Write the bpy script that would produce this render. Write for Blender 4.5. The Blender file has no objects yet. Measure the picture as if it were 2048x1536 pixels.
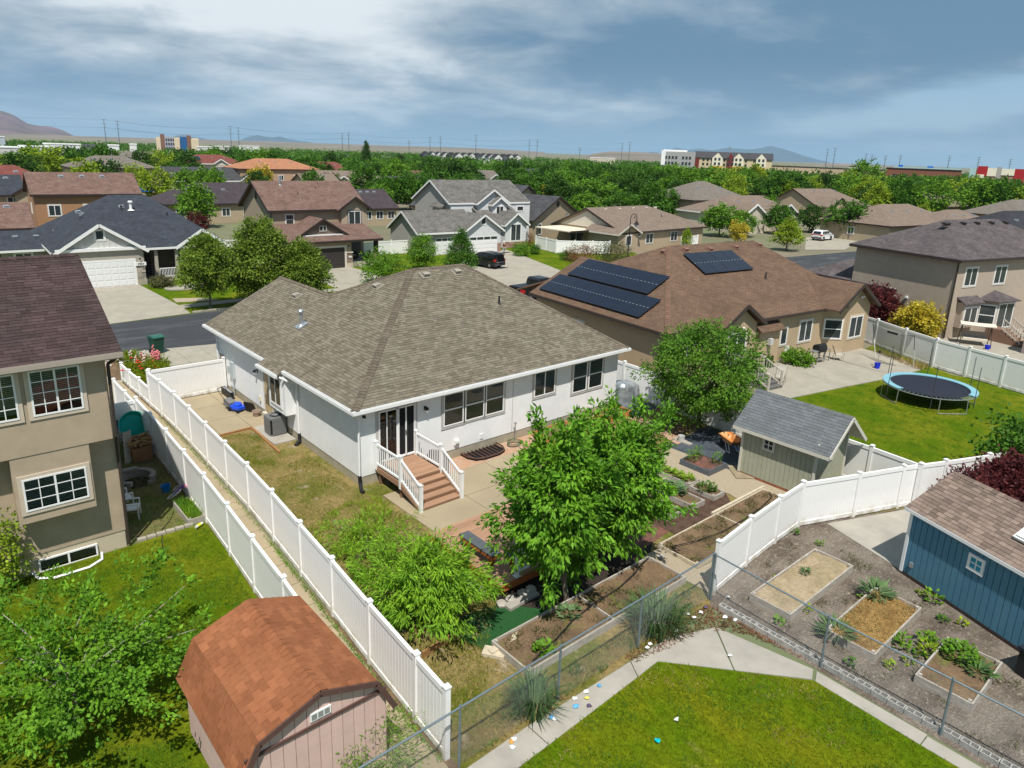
import bpy, math, random
import numpy as np
from mathutils import Matrix, Vector
random.seed(7)
RNG = np.random.default_rng(7)
S = bpy.context.scene
COL = S.collection
# ------------------------------------------------------------------ camera
CF, CYAW, CPITCH, CROLL, CCX, CCY = 1411.8, .7253, .2683, -.0352, 1024., 691.4
CPOS = np.array([-12.5215, -22.8709, 13.0])
def _cam_axes():
    f = np.array([math.sin(CYAW)*math.cos(CPITCH), math.cos(CYAW)*math.cos(CPITCH), -math.sin(CPITCH)])
    r = np.array([math.cos(CYAW), -math.sin(CYAW), 0.]); d = np.cross(f, r)
    return (math.cos(CROLL)*r+math.sin(CROLL)*d, -math.sin(CROLL)*r+math.cos(CROLL)*d, f)
_R, _D, _F = _cam_axes()
cam = bpy.data.cameras.new('camera'); cam_o = bpy.data.objects.new('camera', cam); COL.objects.link(cam_o)
cam.sensor_width = 36; cam.lens = 36*CF/2048; cam.shift_y = -(768-CCY)/2048
cam.clip_start = .3; cam.clip_end = 80000
cam_o.matrix_world = Matrix(((_R[0], -_D[0], -_F[0], CPOS[0]), (_R[1], -_D[1], -_F[1], CPOS[1]), (_R[2], -_D[2], -_F[2], CPOS[2]), (0, 0, 0, 1)))
S.camera = cam_o
# ------------------------------------------------------------------ world, sun, exposure
SUN_EL, SUN_AZ = math.radians(61), math.radians(38.5)      # shadows fall towards azimuth 38.5 deg (x = sin, y = cos)
W = bpy.data.worlds.new('World'); S.world = W; W.use_nodes = True
wn, wl = W.node_tree.nodes, W.node_tree.links
wn.clear()
def wnode(t, **k):
    n = wn.new(t)
    for a, b in k.items(): setattr(n, a, b)
    return n
w_out = wnode('ShaderNodeOutputWorld'); w_bg = wnode('ShaderNodeBackground'); wl.new(w_bg.outputs[0], w_out.inputs[0])
w_bg.inputs[1].default_value = .10
w_sky = wnode('ShaderNodeTexSky', sky_type='NISHITA', sun_disc=False, sun_elevation=SUN_EL, sun_rotation=SUN_AZ+math.pi, air_density=1.2, dust_density=.6, ozone_density=2.0)
w_tc = wnode('ShaderNodeTexCoord'); w_sep = wnode('ShaderNodeSeparateXYZ'); wl.new(w_tc.outputs['Generated'], w_sep.inputs[0])
def wmath(op, a, b=None, c=None, clamp=False):
    n = wnode('ShaderNodeMath', operation=op, use_clamp=clamp)
    for i, v in enumerate((a, b, c)):
        if v is None: continue
        if isinstance(v, (int, float)): n.inputs[i].default_value = v
        else: wl.new(v, n.inputs[i])
    return n.outputs[0]
zc = wmath('MAXIMUM', w_sep.outputs[2], 0.0)
den = wmath('ADD', zc, .16)
pxn, pyn = wmath('DIVIDE', w_sep.outputs[0], den), wmath('DIVIDE', w_sep.outputs[1], den)
w_cmb = wnode('ShaderNodeCombineXYZ'); wl.new(pxn, w_cmb.inputs[0]); wl.new(pyn, w_cmb.inputs[1])
def wnoise(scale, off, detail=6, rough=.55, dist=.4):
    mp = wnode('ShaderNodeMapping'); mp.inputs['Location'].default_value = off; wl.new(w_cmb.outputs[0], mp.inputs[0])
    n = wnode('ShaderNodeTexNoise'); n.inputs['Scale'].default_value = scale; n.inputs['Detail'].default_value = detail
    n.inputs['Roughness'].default_value = rough; n.inputs['Distortion'].default_value = dist
    wl.new(mp.outputs[0], n.inputs['Vector']); return n.outputs[0]
def wramp(v, lo, hi):
    n = wnode('ShaderNodeMapRange', interpolation_type='SMOOTHSTEP'); n.inputs[1].default_value = lo; n.inputs[2].default_value = hi
    wl.new(v, n.inputs[0]); return n.outputs[0]
def wmix(f, a, b):
    n = wnode('ShaderNodeMix', data_type='RGBA')
    if isinstance(f, (int, float)): n.inputs[0].default_value = f
    else: wl.new(f, n.inputs[0])
    for i, v in ((6, a), (7, b)):
        if isinstance(v, tuple): n.inputs[i].default_value = (*v, 1)
        else: wl.new(v, n.inputs[i])
    return n.outputs[2]
SO = (-15.7269, 8.1034)
SKY_SLATE, SKY_PALE, SKY_WHITE, SKY_BLUE = (.95, 1.75, 2.65), (2.5, 3.15, 3.75), (5.2, 5.6, 5.9), (1.0, 2.5, 4.3)
w_big = wnoise(.30, (SO[0], SO[1], 0.), 3, .5, .2)                # where the light, high sheet lies
w_mid = wnoise(.85, (SO[0]+4.1, SO[1]+2.2, 3.), 7, .55, .35)        # billows
w_fine = wnoise(2.6, (SO[0]+1.3, SO[1]+9.1, 5.), 7, .6, .5)
w_sum = wmath('ADD', wmath('MULTIPLY', w_big, .50), wmath('ADD', wmath('MULTIPLY', w_mid, .38), wmath('MULTIPLY', w_fine, .12)))
w_light = wramp(w_sum, .455, .56)
w_bright = wramp(w_sum, .525, .63)
cloud = wmix(w_light, SKY_SLATE, SKY_PALE)
cloud = wmix(w_bright, cloud, SKY_WHITE)
w_gap = wramp(wnoise(.55, (SO[0]+2.7, SO[1]+6.4, 8.), 5, .5, .3), .56, .70)      # blue gaps
base_blue = wmix(.6, w_sky.outputs[0], SKY_BLUE)
w_col = wmix(wmath('MULTIPLY', w_gap, .75), cloud, base_blue)
w_hz = wramp(w_sep.outputs[2], .13, .0)                       # paler air low over the horizon
w_col = wmix(wmath('MULTIPLY', w_hz, .55), w_col, (2.5, 3.6, 4.7))
wl.new(w_col, w_bg.inputs[0])
sun = bpy.data.lights.new('sun', 'SUN'); sun.energy = 3.8; sun.angle = math.radians(.55); sun.color = (1, .955, .88)
sun_o = bpy.data.objects.new('sun', sun); COL.objects.link(sun_o)
sd = Vector((math.sin(SUN_AZ)*math.cos(SUN_EL), math.cos(SUN_AZ)*math.cos(SUN_EL), -math.sin(SUN_EL)))
sun_o.rotation_euler = sd.to_track_quat('-Z', 'Y').to_euler(); sun_o.location = (-20, -25, 60)
S.view_settings.view_transform = 'Standard'; S.view_settings.look = 'None'; S.view_settings.exposure = .62; S.view_settings.gamma = 1
S.view_settings.use_curve_mapping = False
S.render.engine = 'CYCLES'; S.cycles.use_denoising = True
S.cycles.max_bounces = 6; S.cycles.diffuse_bounces = 3; S.cycles.transparent_max_bounces = 12; S.cycles.volume_bounces = 1
# ------------------------------------------------------------------ pixel -> place (2048 x 1536 photograph)
def ray(u, v): return _R*((u-CCX)/CF)+_D*((v-CCY)/CF)+_F
def gz(u, v, z=0.):
    d = ray(u, v); t = (z-CPOS[2])/d[2]; p = CPOS+t*d; return (float(p[0]), float(p[1]))
def at_dist(u, v, dist):
    d = ray(u, v); t = dist/math.hypot(d[0], d[1]); p = CPOS+t*d; return (float(p[0]), float(p[1]), float(p[2]))
def depth(x, y, z=0.): return float(np.dot(np.array([x, y, z])-CPOS, _F))
# ------------------------------------------------------------------ materials
MATS = {}
def mat(name, col, rough=.85, var=.12, scale=2.5, bump=0., bscale=60., island=0., col2=None, mscale=.6, mcut=(.4, .6), spec=.25, metal=0., col3=None, m3scale=4., m3cut=(.55, .65), trans=0., detail=4, stretch=None, coord='Object', alpha=1.):
    if name in MATS: return MATS[name]
    m = bpy.data.materials.new(name); m.use_nodes = True; nt = m.node_tree; N, L = nt.nodes, nt.links
    b = N['Principled BSDF']; b.inputs['Roughness'].default_value = rough; b.inputs['Metallic'].default_value = metal
    b.inputs['Specular IOR Level'].default_value = spec
    tc = N.new('ShaderNodeTexCoord'); vec = N.new('ShaderNodeNewGeometry').outputs['Position'] if coord == 'World' else tc.outputs[coord]
    if stretch:
        mp = N.new('ShaderNodeMapping'); mp.inputs['Scale'].default_value = stretch; L.new(vec, mp.inputs[0]); vec = mp.outputs[0]
    def noise(s, d=detail, r=.6):
        n = N.new('ShaderNodeTexNoise'); n.inputs['Scale'].default_value = s; n.inputs['Detail'].default_value = d; n.inputs['Roughness'].default_value = r
        L.new(vec, n.inputs['Vector']); return n.outputs[0]
    def rng(v, a, b_, c, d):
        n = N.new('ShaderNodeMapRange'); n.inputs[1].default_value = a; n.inputs[2].default_value = b_; n.inputs[3].default_value = c; n.inputs[4].default_value = d
        L.new(v, n.inputs[0]); return n.outputs[0]
    def mixc(f, A, B):
        n = N.new('ShaderNodeMix'); n.data_type = 'RGBA'; L.new(f, n.inputs[0])
        for i, v in ((6, A), (7, B)):
            if isinstance(v, tuple): n.inputs[i].default_value = (*v, 1)
            else: L.new(v, n.inputs[i])
        return n.outputs[2]
    c = col
    if col2: c = mixc(rng(noise(mscale, 5, .6), mcut[0], mcut[1], 0, 1), col, col2)
    if col3: c = mixc(rng(noise(m3scale, 4, .6), m3cut[0], m3cut[1], 0, 1), c, col3)
    f = rng(noise(scale), .25, .75, 1-var, 1+var)
    if island:
        g = N.new('ShaderNodeNewGeometry'); oi = N.new('ShaderNodeObjectInfo')
        a = N.new('ShaderNodeMath'); a.operation = 'ADD'; L.new(g.outputs['Random Per Island'], a.inputs[0]); L.new(oi.outputs['Random'], a.inputs[1])
        fr = N.new('ShaderNodeMath'); fr.operation = 'FRACT'; L.new(a.outputs[0], fr.inputs[0])
        i2 = rng(fr.outputs[0], 0, 1, 1-island, 1+island)
        mm = N.new('ShaderNodeMath'); mm.operation = 'MULTIPLY'; L.new(f, mm.inputs[0]); L.new(i2, mm.inputs[1]); f = mm.outputs[0]
    vs = N.new('ShaderNodeVectorMath'); vs.operation = 'SCALE'
    if isinstance(c, tuple): vs.inputs[0].default_value = c
    else: L.new(c, vs.inputs[0])
    L.new(f, vs.inputs['Scale']); L.new(vs.outputs[0], b.inputs['Base Color'])
    if bump:
        bp = N.new('ShaderNodeBump'); bp.inputs['Strength'].default_value = bump; bp.inputs['Distance'].default_value = .03
        L.new(noise(bscale, 3), bp.inputs['Height']); L.new(bp.outputs[0], b.inputs['Normal'])
    if trans:
        tr = N.new('ShaderNodeBsdfTranslucent'); L.new(vs.outputs[0], tr.inputs[0]); mx = N.new('ShaderNodeMixShader'); mx.inputs[0].default_value = trans
        L.new(b.outputs[0], mx.inputs[1]); L.new(tr.outputs[0], mx.inputs[2]); L.new(mx.outputs[0], N['Material Output'].inputs[0])
    MATS[name] = m; return m
def roof_mat(name, col, col2, var=.2, cw=.32, ch=.145, streak=.25):
    """shingle roof seen from far: courses and tabs from a brick pattern over the slope's own metre grid"""
    if name in MATS: return MATS[name]
    m = bpy.data.materials.new(name); m.use_nodes = True; N, L = m.node_tree.nodes, m.node_tree.links
    b = N['Principled BSDF']; b.inputs['Roughness'].default_value = .9; b.inputs['Specular IOR Level'].default_value = .15
    uv = N.new('ShaderNodeUVMap'); br = N.new('ShaderNodeTexBrick'); L.new(uv.outputs[0], br.inputs['Vector'])
    br.inputs['Color1'].default_value = (*col, 1); br.inputs['Color2'].default_value = (*col2, 1); br.inputs['Mortar'].default_value = (*[c*.45 for c in col], 1)
    br.inputs['Scale'].default_value = 1; br.inputs['Mortar Size'].default_value = .010; br.inputs['Mortar Smooth'].default_value = .3; br.inputs['Bias'].default_value = -.1
    br.inputs['Brick Width'].default_value = cw; br.inputs['Row Height'].default_value = ch; br.offset = .37; br.squash = 1
    no = N.new('ShaderNodeTexNoise'); no.inputs['Scale'].default_value = .9; no.inputs['Detail'].default_value = 6; L.new(uv.outputs[0], no.inputs['Vector'])
    mr = N.new('ShaderNodeMapRange'); mr.inputs[1].default_value = .3; mr.inputs[2].default_value = .7; mr.inputs[3].default_value = 1-var; mr.inputs[4].default_value = 1+var
    L.new(no.outputs[0], mr.inputs[0]); vs = N.new('ShaderNodeVectorMath'); vs.operation = 'SCALE'; L.new(br.outputs[0], vs.inputs[0]); L.new(mr.outputs[0], vs.inputs['Scale'])
    L.new(vs.outputs[0], b.inputs['Base Color'])
    bp = N.new('ShaderNodeBump'); bp.inputs['Strength'].default_value = .5; bp.inputs['Distance'].default_value = .02; bp.invert = True; L.new(br.outputs['Fac'], bp.inputs['Height']); L.new(bp.outputs[0], b.inputs['Normal'])
    MATS[name] = m; return m
def lap_mat(name, col, pitch=.18, axis=2, var=.06, strength=.8):
    """lap siding / board lines as fine relief"""
    if name in MATS: return MATS[name]
    m = mat(name, col, .75, var, 3.)
    N, L = m.node_tree.nodes, m.node_tree.links; b = N['Principled BSDF']
    tc = N.new('ShaderNodeTexCoord'); sp = N.new('ShaderNodeSeparateXYZ'); L.new(tc.outputs['Object'], sp.inputs[0])
    mu = N.new('ShaderNodeMath'); mu.operation = 'MULTIPLY'; mu.inputs[1].default_value = 1/pitch; L.new(sp.outputs[axis], mu.inputs[0])
    fr = N.new('ShaderNodeMath'); fr.operation = 'FRACT'; L.new(mu.outputs[0], fr.inputs[0])
    bp = N.new('ShaderNodeBump'); bp.inputs['Strength'].default_value = strength; bp.inputs['Distance'].default_value = .03; bp.invert = True; L.new(fr.outputs[0], bp.inputs['Height']); L.new(bp.outputs[0], b.inputs['Normal'])
    return m
def glass_mat(name='window_glass', tint=(.55, .62, .6), refl=.9):
    if name in MATS: return MATS[name]
    m = bpy.data.materials.new(name); m.use_nodes = True; N, L = m.node_tree.nodes, m.node_tree.links; N.remove(N['Principled BSDF'])
    t = N.new('ShaderNodeBsdfTransparent'); t.inputs[0].default_value = (*tint, 1); g = N.new('ShaderNodeBsdfGlossy'); g.inputs['Roughness'].default_value = .03
    g.inputs[0].default_value = (refl, refl, refl, 1)
    lw = N.new('ShaderNodeFresnel'); lw.inputs[0].default_value = 1.7; mx = N.new('ShaderNodeMixShader'); L.new(lw.outputs[0], mx.inputs[0]); L.new(t.outputs[0], mx.inputs[1]); L.new(g.outputs[0], mx.inputs[2])
    L.new(mx.outputs[0], N['Material Output'].inputs[0]); MATS[name] = m; return m
# ------------------------------------------------------------------ mesh builder
class MB:
    def __init__(s): s.v = []; s.f = []; s.uv = None
    def add(s, vs, fs):
        o = len(s.v); s.v += [tuple(map(float, p)) for p in vs]; s.f += [tuple(o+i for i in f) for f in fs]; return s
    def box(s, x0, x1, y0, y1, z0, z1):
        return s.add([(x0, y0, z0), (x1, y0, z0), (x1, y1, z0), (x0, y1, z0), (x0, y0, z1), (x1, y0, z1), (x1, y1, z1), (x0, y1, z1)],
                     [(0, 3, 2, 1), (4, 5, 6, 7), (0, 1, 5, 4), (1, 2, 6, 5), (2, 3, 7, 6), (3, 0, 4, 7)])
    def bar(s, p, q, w, h, up=(0, 0, 1)):
        """box from p to q, w wide sideways, h tall along up (centred)"""
        p, q, up = np.array(p, float), np.array(q, float), np.array(up, float); d = q-p; d /= np.linalg.norm(d)
        sd_ = np.cross(d, up); n = np.linalg.norm(sd_)
        if n < 1e-6: up = np.array([1., 0, 0]); sd_ = np.cross(d, up); n = np.linalg.norm(sd_)
        sd_ /= n; up = np.cross(sd_, d); a, b = sd_*w/2, up*h/2
        return s.add([p-a-b, p+a-b, p+a+b, p-a+b, q-a-b, q+a-b, q+a+b, q-a+b], [(0, 3, 2, 1), (4, 5, 6, 7), (0, 1, 5, 4), (1, 2, 6, 5), (2, 3, 7, 6), (3, 0, 4, 7)][::1])
    def tube(s, p, q, r, r2=None, n=8, cap=True):
        r2 = r if r2 is None else r2
        p, q = np.array(p, float), np.array(q, float); d = q-p; L_ = np.linalg.norm(d)
        if L_ < 1e-9: return s
        d /= L_; u = np.cross(d, (0, 0, 1.)) if abs(d[2]) < .95 else np.cross(d, (1., 0, 0)); u /= np.linalg.norm(u); w = np.cross(d, u)
        vs = []
        for c, rr in ((p, r), (q, r2)):
            for i in range(n): a = 2*math.pi*i/n; vs.append(c+rr*(math.cos(a)*u+math.sin(a)*w))
        fs = [(i, (i+1) % n, n+(i+1) % n, n+i) for i in range(n)]
        if cap: fs += [tuple(range(n-1, -1, -1)), tuple(range(n, 2*n))]
        return s.add(vs, fs)
    def path(s, pts, r, n=8, r2=None):
        k = len(pts)-1
        for i in range(k):
            ra = r if r2 is None else r+(r2-r)*i/k; rb = r if r2 is None else r+(r2-r)*(i+1)/k
            s.tube(pts[i], pts[i+1], ra, rb, n)
        return s
    def prism(s, poly, z0, z1):
        """2-D polygon (counter-clockwise) extruded; z1 may be a function of (x, y)"""
        n = len(poly); top = [(x, y, z1(x, y) if callable(z1) else z1) for x, y in poly]
        s.add([(x, y, z0(x, y) if callable(z0) else z0) for x, y in poly]+top, [tuple(range(n-1, -1, -1)), tuple(range(n, 2*n))]+[(i, (i+1) % n, n+(i+1) % n, n+i) for i in range(n)]); return s
    def xprism(s, poly, a0, a1, axis='x'):
        """polygon in the (y, z) or (x, z) plane extruded along x or y"""
        n = len(poly); mk = (lambda p, a: (a, p[0], p[1])) if axis == 'x' else (lambda p, a: (p[0], a, p[1]))
        return s.add([mk(p, a0) for p in poly]+[mk(p, a1) for p in poly], [tuple(range(n-1, -1, -1)), tuple(range(n, 2*n))]+[(i, (i+1) % n, n+(i+1) % n, n+i) for i in range(n)])
    def lathe(s, c, prof, n=16, cap=True):
        vs = []; k = len(prof)
        for r, z in prof:
            for i in range(n): a = 2*math.pi*i/n; vs.append((c[0]+r*math.cos(a), c[1]+r*math.sin(a), c[2]+z))
        fs = [(j*n+i, j*n+(i+1) % n, (j+1)*n+(i+1) % n, (j+1)*n+i) for j in range(k-1) for i in range(n)]
        if cap: fs += [tuple(range(n-1, -1, -1)), tuple(range((k-1)*n, k*n))]
        return s.add(vs, fs)
    def mesh(s, name, m=None):
        me = bpy.data.meshes.new(name); me.from_pydata(s.v, [], s.f); 
        if m: me.materials.append(m)
        if s.uv:
            l = me.uv_layers.new(name='UVMap'); l.data.foreach_set('uv', [c for p in s.uv for c in p])
        me.update(); return me
    def build(s, name, m, parent=None, loc=None, rz=0., smooth=False, recalc=True):
        me = s.mesh(name, m)
        if recalc and not s.uv: fix_normals(me)
        if smooth: me.polygons.foreach_set('use_smooth', [True]*len(me.polygons))
        return link(name, me, parent, loc, rz)
import bmesh
def fix_normals(me):
    bm = bmesh.new(); bm.from_mesh(me); bmesh.ops.recalc_face_normals(bm, faces=bm.faces); bm.to_mesh(me); bm.free()
def link(name, me, parent=None, loc=None, rz=0.):
    o = bpy.data.objects.new(name, me); COL.objects.link(o)
    if parent: o.parent = parent
    if loc is not None: o.location = loc
    if rz: o.rotation_euler = (0, 0, rz)
    return o
def np_mesh(name, v, f, m, parent=None, loc=None, rz=0., uvs=None):
    """large mesh from arrays; f is (n, 3) or (n, 4)"""
    me = bpy.data.meshes.new(name); k = f.shape[1]
    me.vertices.add(len(v)); me.vertices.foreach_set('co', np.ascontiguousarray(v, dtype=np.float32).ravel())
    me.loops.add(f.size); me.loops.foreach_set('vertex_index', np.ascontiguousarray(f, dtype=np.int32).ravel())
    me.polygons.add(len(f)); me.polygons.foreach_set('loop_start', np.arange(0, f.size, k, dtype=np.int32))
    me.update(calc_edges=True); me.validate()
    if m: me.materials.append(m)
    return link(name, me, parent, loc, rz)
def tag(o, label=None, cat=None, group=None, kind=None):
    for k, v in (('label', label), ('category', cat), ('group', group), ('kind', kind)):
        if v: o[k] = v
    return o
def empty(name, loc=(0, 0, 0), rz=0., label=None, cat=None, group=None):
    o = bpy.data.objects.new(name, None); COL.objects.link(o); o.location = loc; o.rotation_euler = (0, 0, rz); o.empty_display_size = .2
    return tag(o, label, cat, group)
def kids(o): return [c for c in o.children]
def copy_tree(o, loc=None, rz=None, scale=None, label=None, parent=None, group=None, _map={}):
    c = o.copy(); COL.objects.link(c); c.parent = parent
    if parent is None:
        if loc is not None: c.location = loc
        if rz is not None: c.rotation_euler = (0, 0, rz)
        if scale is not None: c.scale = (scale,)*3 if isinstance(scale, (int, float)) else scale
        if label: c['label'] = label
        if group: c['group'] = group
    for ch in o.children: copy_tree(ch, parent=c)
    return c
def struct(o): o['kind'] = 'structure'; return o
def sheet(name, pts, z, m, parent=None, kind='structure', thick=0.):
    """flat piece of ground from world (x, y) points"""
    b = MB()
    if thick: b.prism(pts, z-thick, z)
    else: b.add([(x, y, z) for x, y in pts], [tuple(range(len(pts)))])
    o = b.build(name, m, parent); 
    if not thick and o.data.polygons[0].normal.z < 0: o.data.flip_normals()
    if parent is None and kind: o['kind'] = kind
    return o
# ------------------------------------------------------------------ setting: ground, street, paths
M_ground = mat('ground_dry', (.20, .17, .12), .95, .2, .05, col2=(.13, .15, .075), mscale=.012, mcut=(.42, .58), bump=.3, bscale=6)
M_lawn = mat('lawn_green', (.072, .125, .003), .95, .3, 6, col2=(.135, .155, .008), mscale=.33, mcut=(.42, .60), bump=.9, bscale=45, col3=(.042, .095, .003), m3scale=1.3, m3cut=(.5, .68), spec=.05)
M_lawn_front = mat('lawn_front', (.085, .145, .003), .95, .35, 8, col2=(.16, .17, .006), mscale=.55, mcut=(.42, .64), bump=1., bscale=60, col3=(.27, .23, .06), m3scale=.8, m3cut=(.63, .75), spec=.05, stretch=(1, .45, 1))
M_dry = mat('dry_grass', (.24, .18, .07), .95, .35, 7, col2=(.10, .115, .012), mscale=.55, mcut=(.42, .60), bump=.9, bscale=50, col3=(.34, .29, .21), m3scale=1.3, m3cut=(.6, .7))
M_conc = mat('concrete', (.335, .305, .245), .9, .1, 1.5, bump=.15, bscale=80, col2=(.28, .255, .21), mscale=.5, mcut=(.4, .7))
M_conc_tan = mat('concrete_tan', (.335, .275, .18), .9, .14, 1.2, bump=.15, bscale=80, col2=(.27, .22, .145), mscale=.6, mcut=(.45, .7))
M_conc_grey = mat('concrete_grey', (.35, .325, .28), .9, .12, 1.2, bump=.2, bscale=70, col2=(.29, .27, .235), mscale=.7, mcut=(.45, .7))
M_asph = mat('asphalt', (.045, .048, .053), .9, .2, 2., bump=.3, bscale=90, col2=(.085, .088, .09), mscale=.7, mcut=(.5, .68), stretch=(.25, 1.6, 1))
M_gravel = mat('pea_gravel', (.38, .31, .215), .95, .35, 30, bump=1., bscale=55, col2=(.38, .32, .23), mscale=2, mcut=(.4, .6))
M_pink = mat('pink_gravel', (.46, .255, .155), .95, .35, 30, bump=1., bscale=55, col2=(.46, .33, .24), mscale=3)
M_mulch = mat('brown_mulch', (.065, .036, .024), .95, .5, 25, bump=1., bscale=40, col2=(.10, .06, .04), mscale=2)
M_mulch_red = mat('red_mulch', (.19, .085, .06), .95, .5, 25, bump=1., bscale=40, col2=(.10, .06, .045), mscale=2)
M_soil = mat('garden_soil', (.19, .125, .07), .95, .35, 12, bump=1., bscale=35, col2=(.13, .085, .05), mscale=1.6, col3=(.13, .14, .035), m3scale=2.2, m3cut=(.58, .68))
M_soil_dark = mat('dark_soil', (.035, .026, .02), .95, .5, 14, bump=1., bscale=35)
M_soil_dry = mat('dry_soil', (.36, .28, .18), .95, .25, 9, bump=1., bscale=22, col2=(.28, .22, .13), mscale=1.8)
M_fabric = mat('landscape_fabric', (.045, .055, .07), .8, .25, 3, bump=.3, bscale=30, col2=(.07, .085, .10), mscale=1.4)
M_turf = mat('artificial_turf', (.018, .085, .022), .9, .3, 20, bump=.8, bscale=90)
M_chips = mat('wood_chips', (.185, .155, .125), .95, .5, 14, bump=1., bscale=26, col2=(.10, .078, .06), mscale=.7, mcut=(.42, .62), col3=(.25, .21, .165), m3scale=6, m3cut=(.56, .66), stretch=(1, 1.4, 1))
ground = struct(sheet('ground', [(-40000, -40000), (40000, -40000), (40000, 40000), (-40000, 40000)], 0., M_ground))
# our lot
struct(sheet('yard_ground', [(-4.9, -13.2), (5, -13.2), (11.1, -12.5), (16.4, -14.7), (16.6, -12), (17.4, -1), (17.4, 14.4), (-3.85, 14.4), (-4.1, .8), (-4.75, -9)], .004, M_dry))
def pxpoly(pts, z=0.): return [gz(u, v, z) for u, v in pts]
struct(sheet('turf', [(-1.9, -8.9), (-.5, -9.2), (1.0, -9.2), (1.4, -10.2), (-.5, -10.6), (-2.1, -10.5), (-2.4, -9.6)], .010, M_turf))
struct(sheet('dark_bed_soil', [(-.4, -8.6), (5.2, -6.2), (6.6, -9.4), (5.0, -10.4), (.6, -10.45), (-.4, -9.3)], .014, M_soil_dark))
struct(sheet('red_mulch_ground', [(4.3, -7.2), (8, -6.6), (7.4, -9.7), (5.2, -9.9)], .018, M_mulch_red))
struct(sheet('brown_mulch_ground', [(7.0, -6.3), (9.4, -5.6), (11.3, -9.3), (10.6, -10.05), (7.0, -10.1)], .022, M_mulch))
struct(sheet('gravel_path', [(4.88, -10.2), (5.8, -10.2), (5.75, -11.8), (6.9, -11.85), (7, -12.7), (4.95, -12.9)], .026, M_gravel))
struct(sheet('gravel_yard', [(8.2, -5.1), (13.4, -5.1), (13.4, -11.6), (12.7, -11.8), (12.7, -9.95), (11.2, -9.95), (11.35, -9.4), (9.6, -5.9)], .028, M_gravel))
struct(sheet('fabric_ground', [(13.2, -4.9), (17.0, -4.6), (16.5, -9.0), (13.4, -8.9)], .032, M_fabric))
struct(sheet('side_fabric_ground', [(14.95, -1.3), (17.3, -1.45), (17.35, 9), (15.2, 9), (15.2, -.2)], .012, M_fabric))
struct(sheet('pink_gravel_strip', [(14.6, -1.5), (15.2, -1.5), (14.55, -5.1), (13.8, -5.1)], .036, M_pink))
struct(sheet('bare_soil_ground', [(15.25, -1.55), (17.3, -1.55), (17.1, -4.4), (14.7, -4.5)], .034, M_soil))
struct(sheet('house_gravel', [(2.7, -1.15), (15.1, -1.2), (15.1, -.02), (2.7, -.02)], .008, M_pink))
# concrete round the house: slabs with open joints
def slab_grid(name, xs, ys, z0, z1, m, gap=.012, skip=()):
    root = empty(name); root['kind'] = 'structure'
    for i in range(len(xs)-1):
        for j in range(len(ys)-1):
            if (i, j) in skip: continue
            MB().box(xs[i]+gap, xs[i+1]-gap, ys[j]+gap, ys[j+1]-gap, z0, z1).build('slab', m, root)
    return root
slab_grid('patio_ground', [.28, 2.8, 5.3, 7.8], [-5.0, -3.19, -1.22], -.05, .05, M_conc_tan)
slab_grid('side_patio_ground', [-3.75, -2.5, -1.02, -.02], [8.36, 10.3, 12.3, 14.25], -.05, .04, M_conc_tan)
MB().box(-1.04, -.02, 5.8, 8.3, -.05, .07).build('condenser_pad_ground', M_conc_grey)['kind'] = 'structure'
# alley path of slabs between the two fences
LF = [(-5.37, 14.6), (-5.39, 10.3), (-5.42, 7.94), (-5.44, 5.71), (-5.52, 3.25), (-5.60, .82), (-5.73, -1.77), (-5.87, -4.17), (-6.01, -6.66), (-6.18, -9.05), (-6.34, -11.4), (-6.5, -13.6), (-6.7, -16.5)]
RF = [(-4.04, 19.1), (-3.93, 14.07), (-3.87, 12.30), (-3.86, 10.1), (-3.90, 7.85), (-3.97, 5.55), (-4.04, 3.15), (-4.11, .77), (-4.25, -1.74), (-4.42, -4.23), (-4.58, -6.62), (-4.76, -9.0), (-4.91, -11.36), (-4.97, -12.7), (-5.1, -16.5)]
def poly_x(P, y):
    for (xa, ya), (xb, yb) in zip(P, P[1:]):
        if yb <= y <= ya: return xa+(xb-xa)*(ya-y)/(ya-yb)
    return P[0][0] if y > P[0][1] else P[-1][0]
alley = empty('alley_path'); alley['kind'] = 'structure'
yy = 19.0
while yy > -16:
    y2 = yy-1.24; q = [(poly_x(LF, y2+.01)+.12, y2+.012), (poly_x(RF, y2+.01)-.14, y2+.012), (poly_x(RF, yy-.01)-.14, yy-.012), (poly_x(LF, yy-.01)+.12, yy-.012)]
    MB().prism(q, -.05, .04).build('slab', M_conc_tan, alley); yy = y2
struct(sheet('alley_verge', [(-6.6, -16), (-5.0, -16), (-3.8, 14), (-3.9, 19), (-5.3, 19), (-5.3, 14)], .0022, M_soil))
# school field corner below the chain-link fence
struct(sheet('field_lawn', [(-16, -13.9), (-5.2, -13.95), (-1.6, -13.78), (1.2, -13.69), (3.82, -16.7), (3.7, -26), (-16, -26)], .02, M_lawn_front))
fp = empty('field_path'); fp['kind'] = 'structure'
for q in ([(-16, -13.9), (-6.6, -13.93), (-6.6, -13.2), (-16, -13.1)], [(-6.57, -13.93), (-3.0, -13.85), (-3.0, -13.15), (-6.57, -13.2)], [(-2.97, -13.85), (.3, -13.74), (.6, -13.25), (-2.97, -13.15)], [(.33, -13.74), (1.2, -13.70), (2.5, -15.17), (3.62, -13.85), (2.2, -13.3), (.63, -13.25)], [(2.52, -15.2), (3.82, -16.66), (4.2, -16.5), (3.66, -13.88)], [(3.82, -16.75), (4.2, -16.6), (4.2, -19.3), (3.75, -19.3)], [(3.75, -19.33), (4.15, -19.33), (4.1, -26), (3.7, -26)]):
    MB().prism(q, -.05, .035).build('slab', M_conc_grey, fp)
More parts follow.
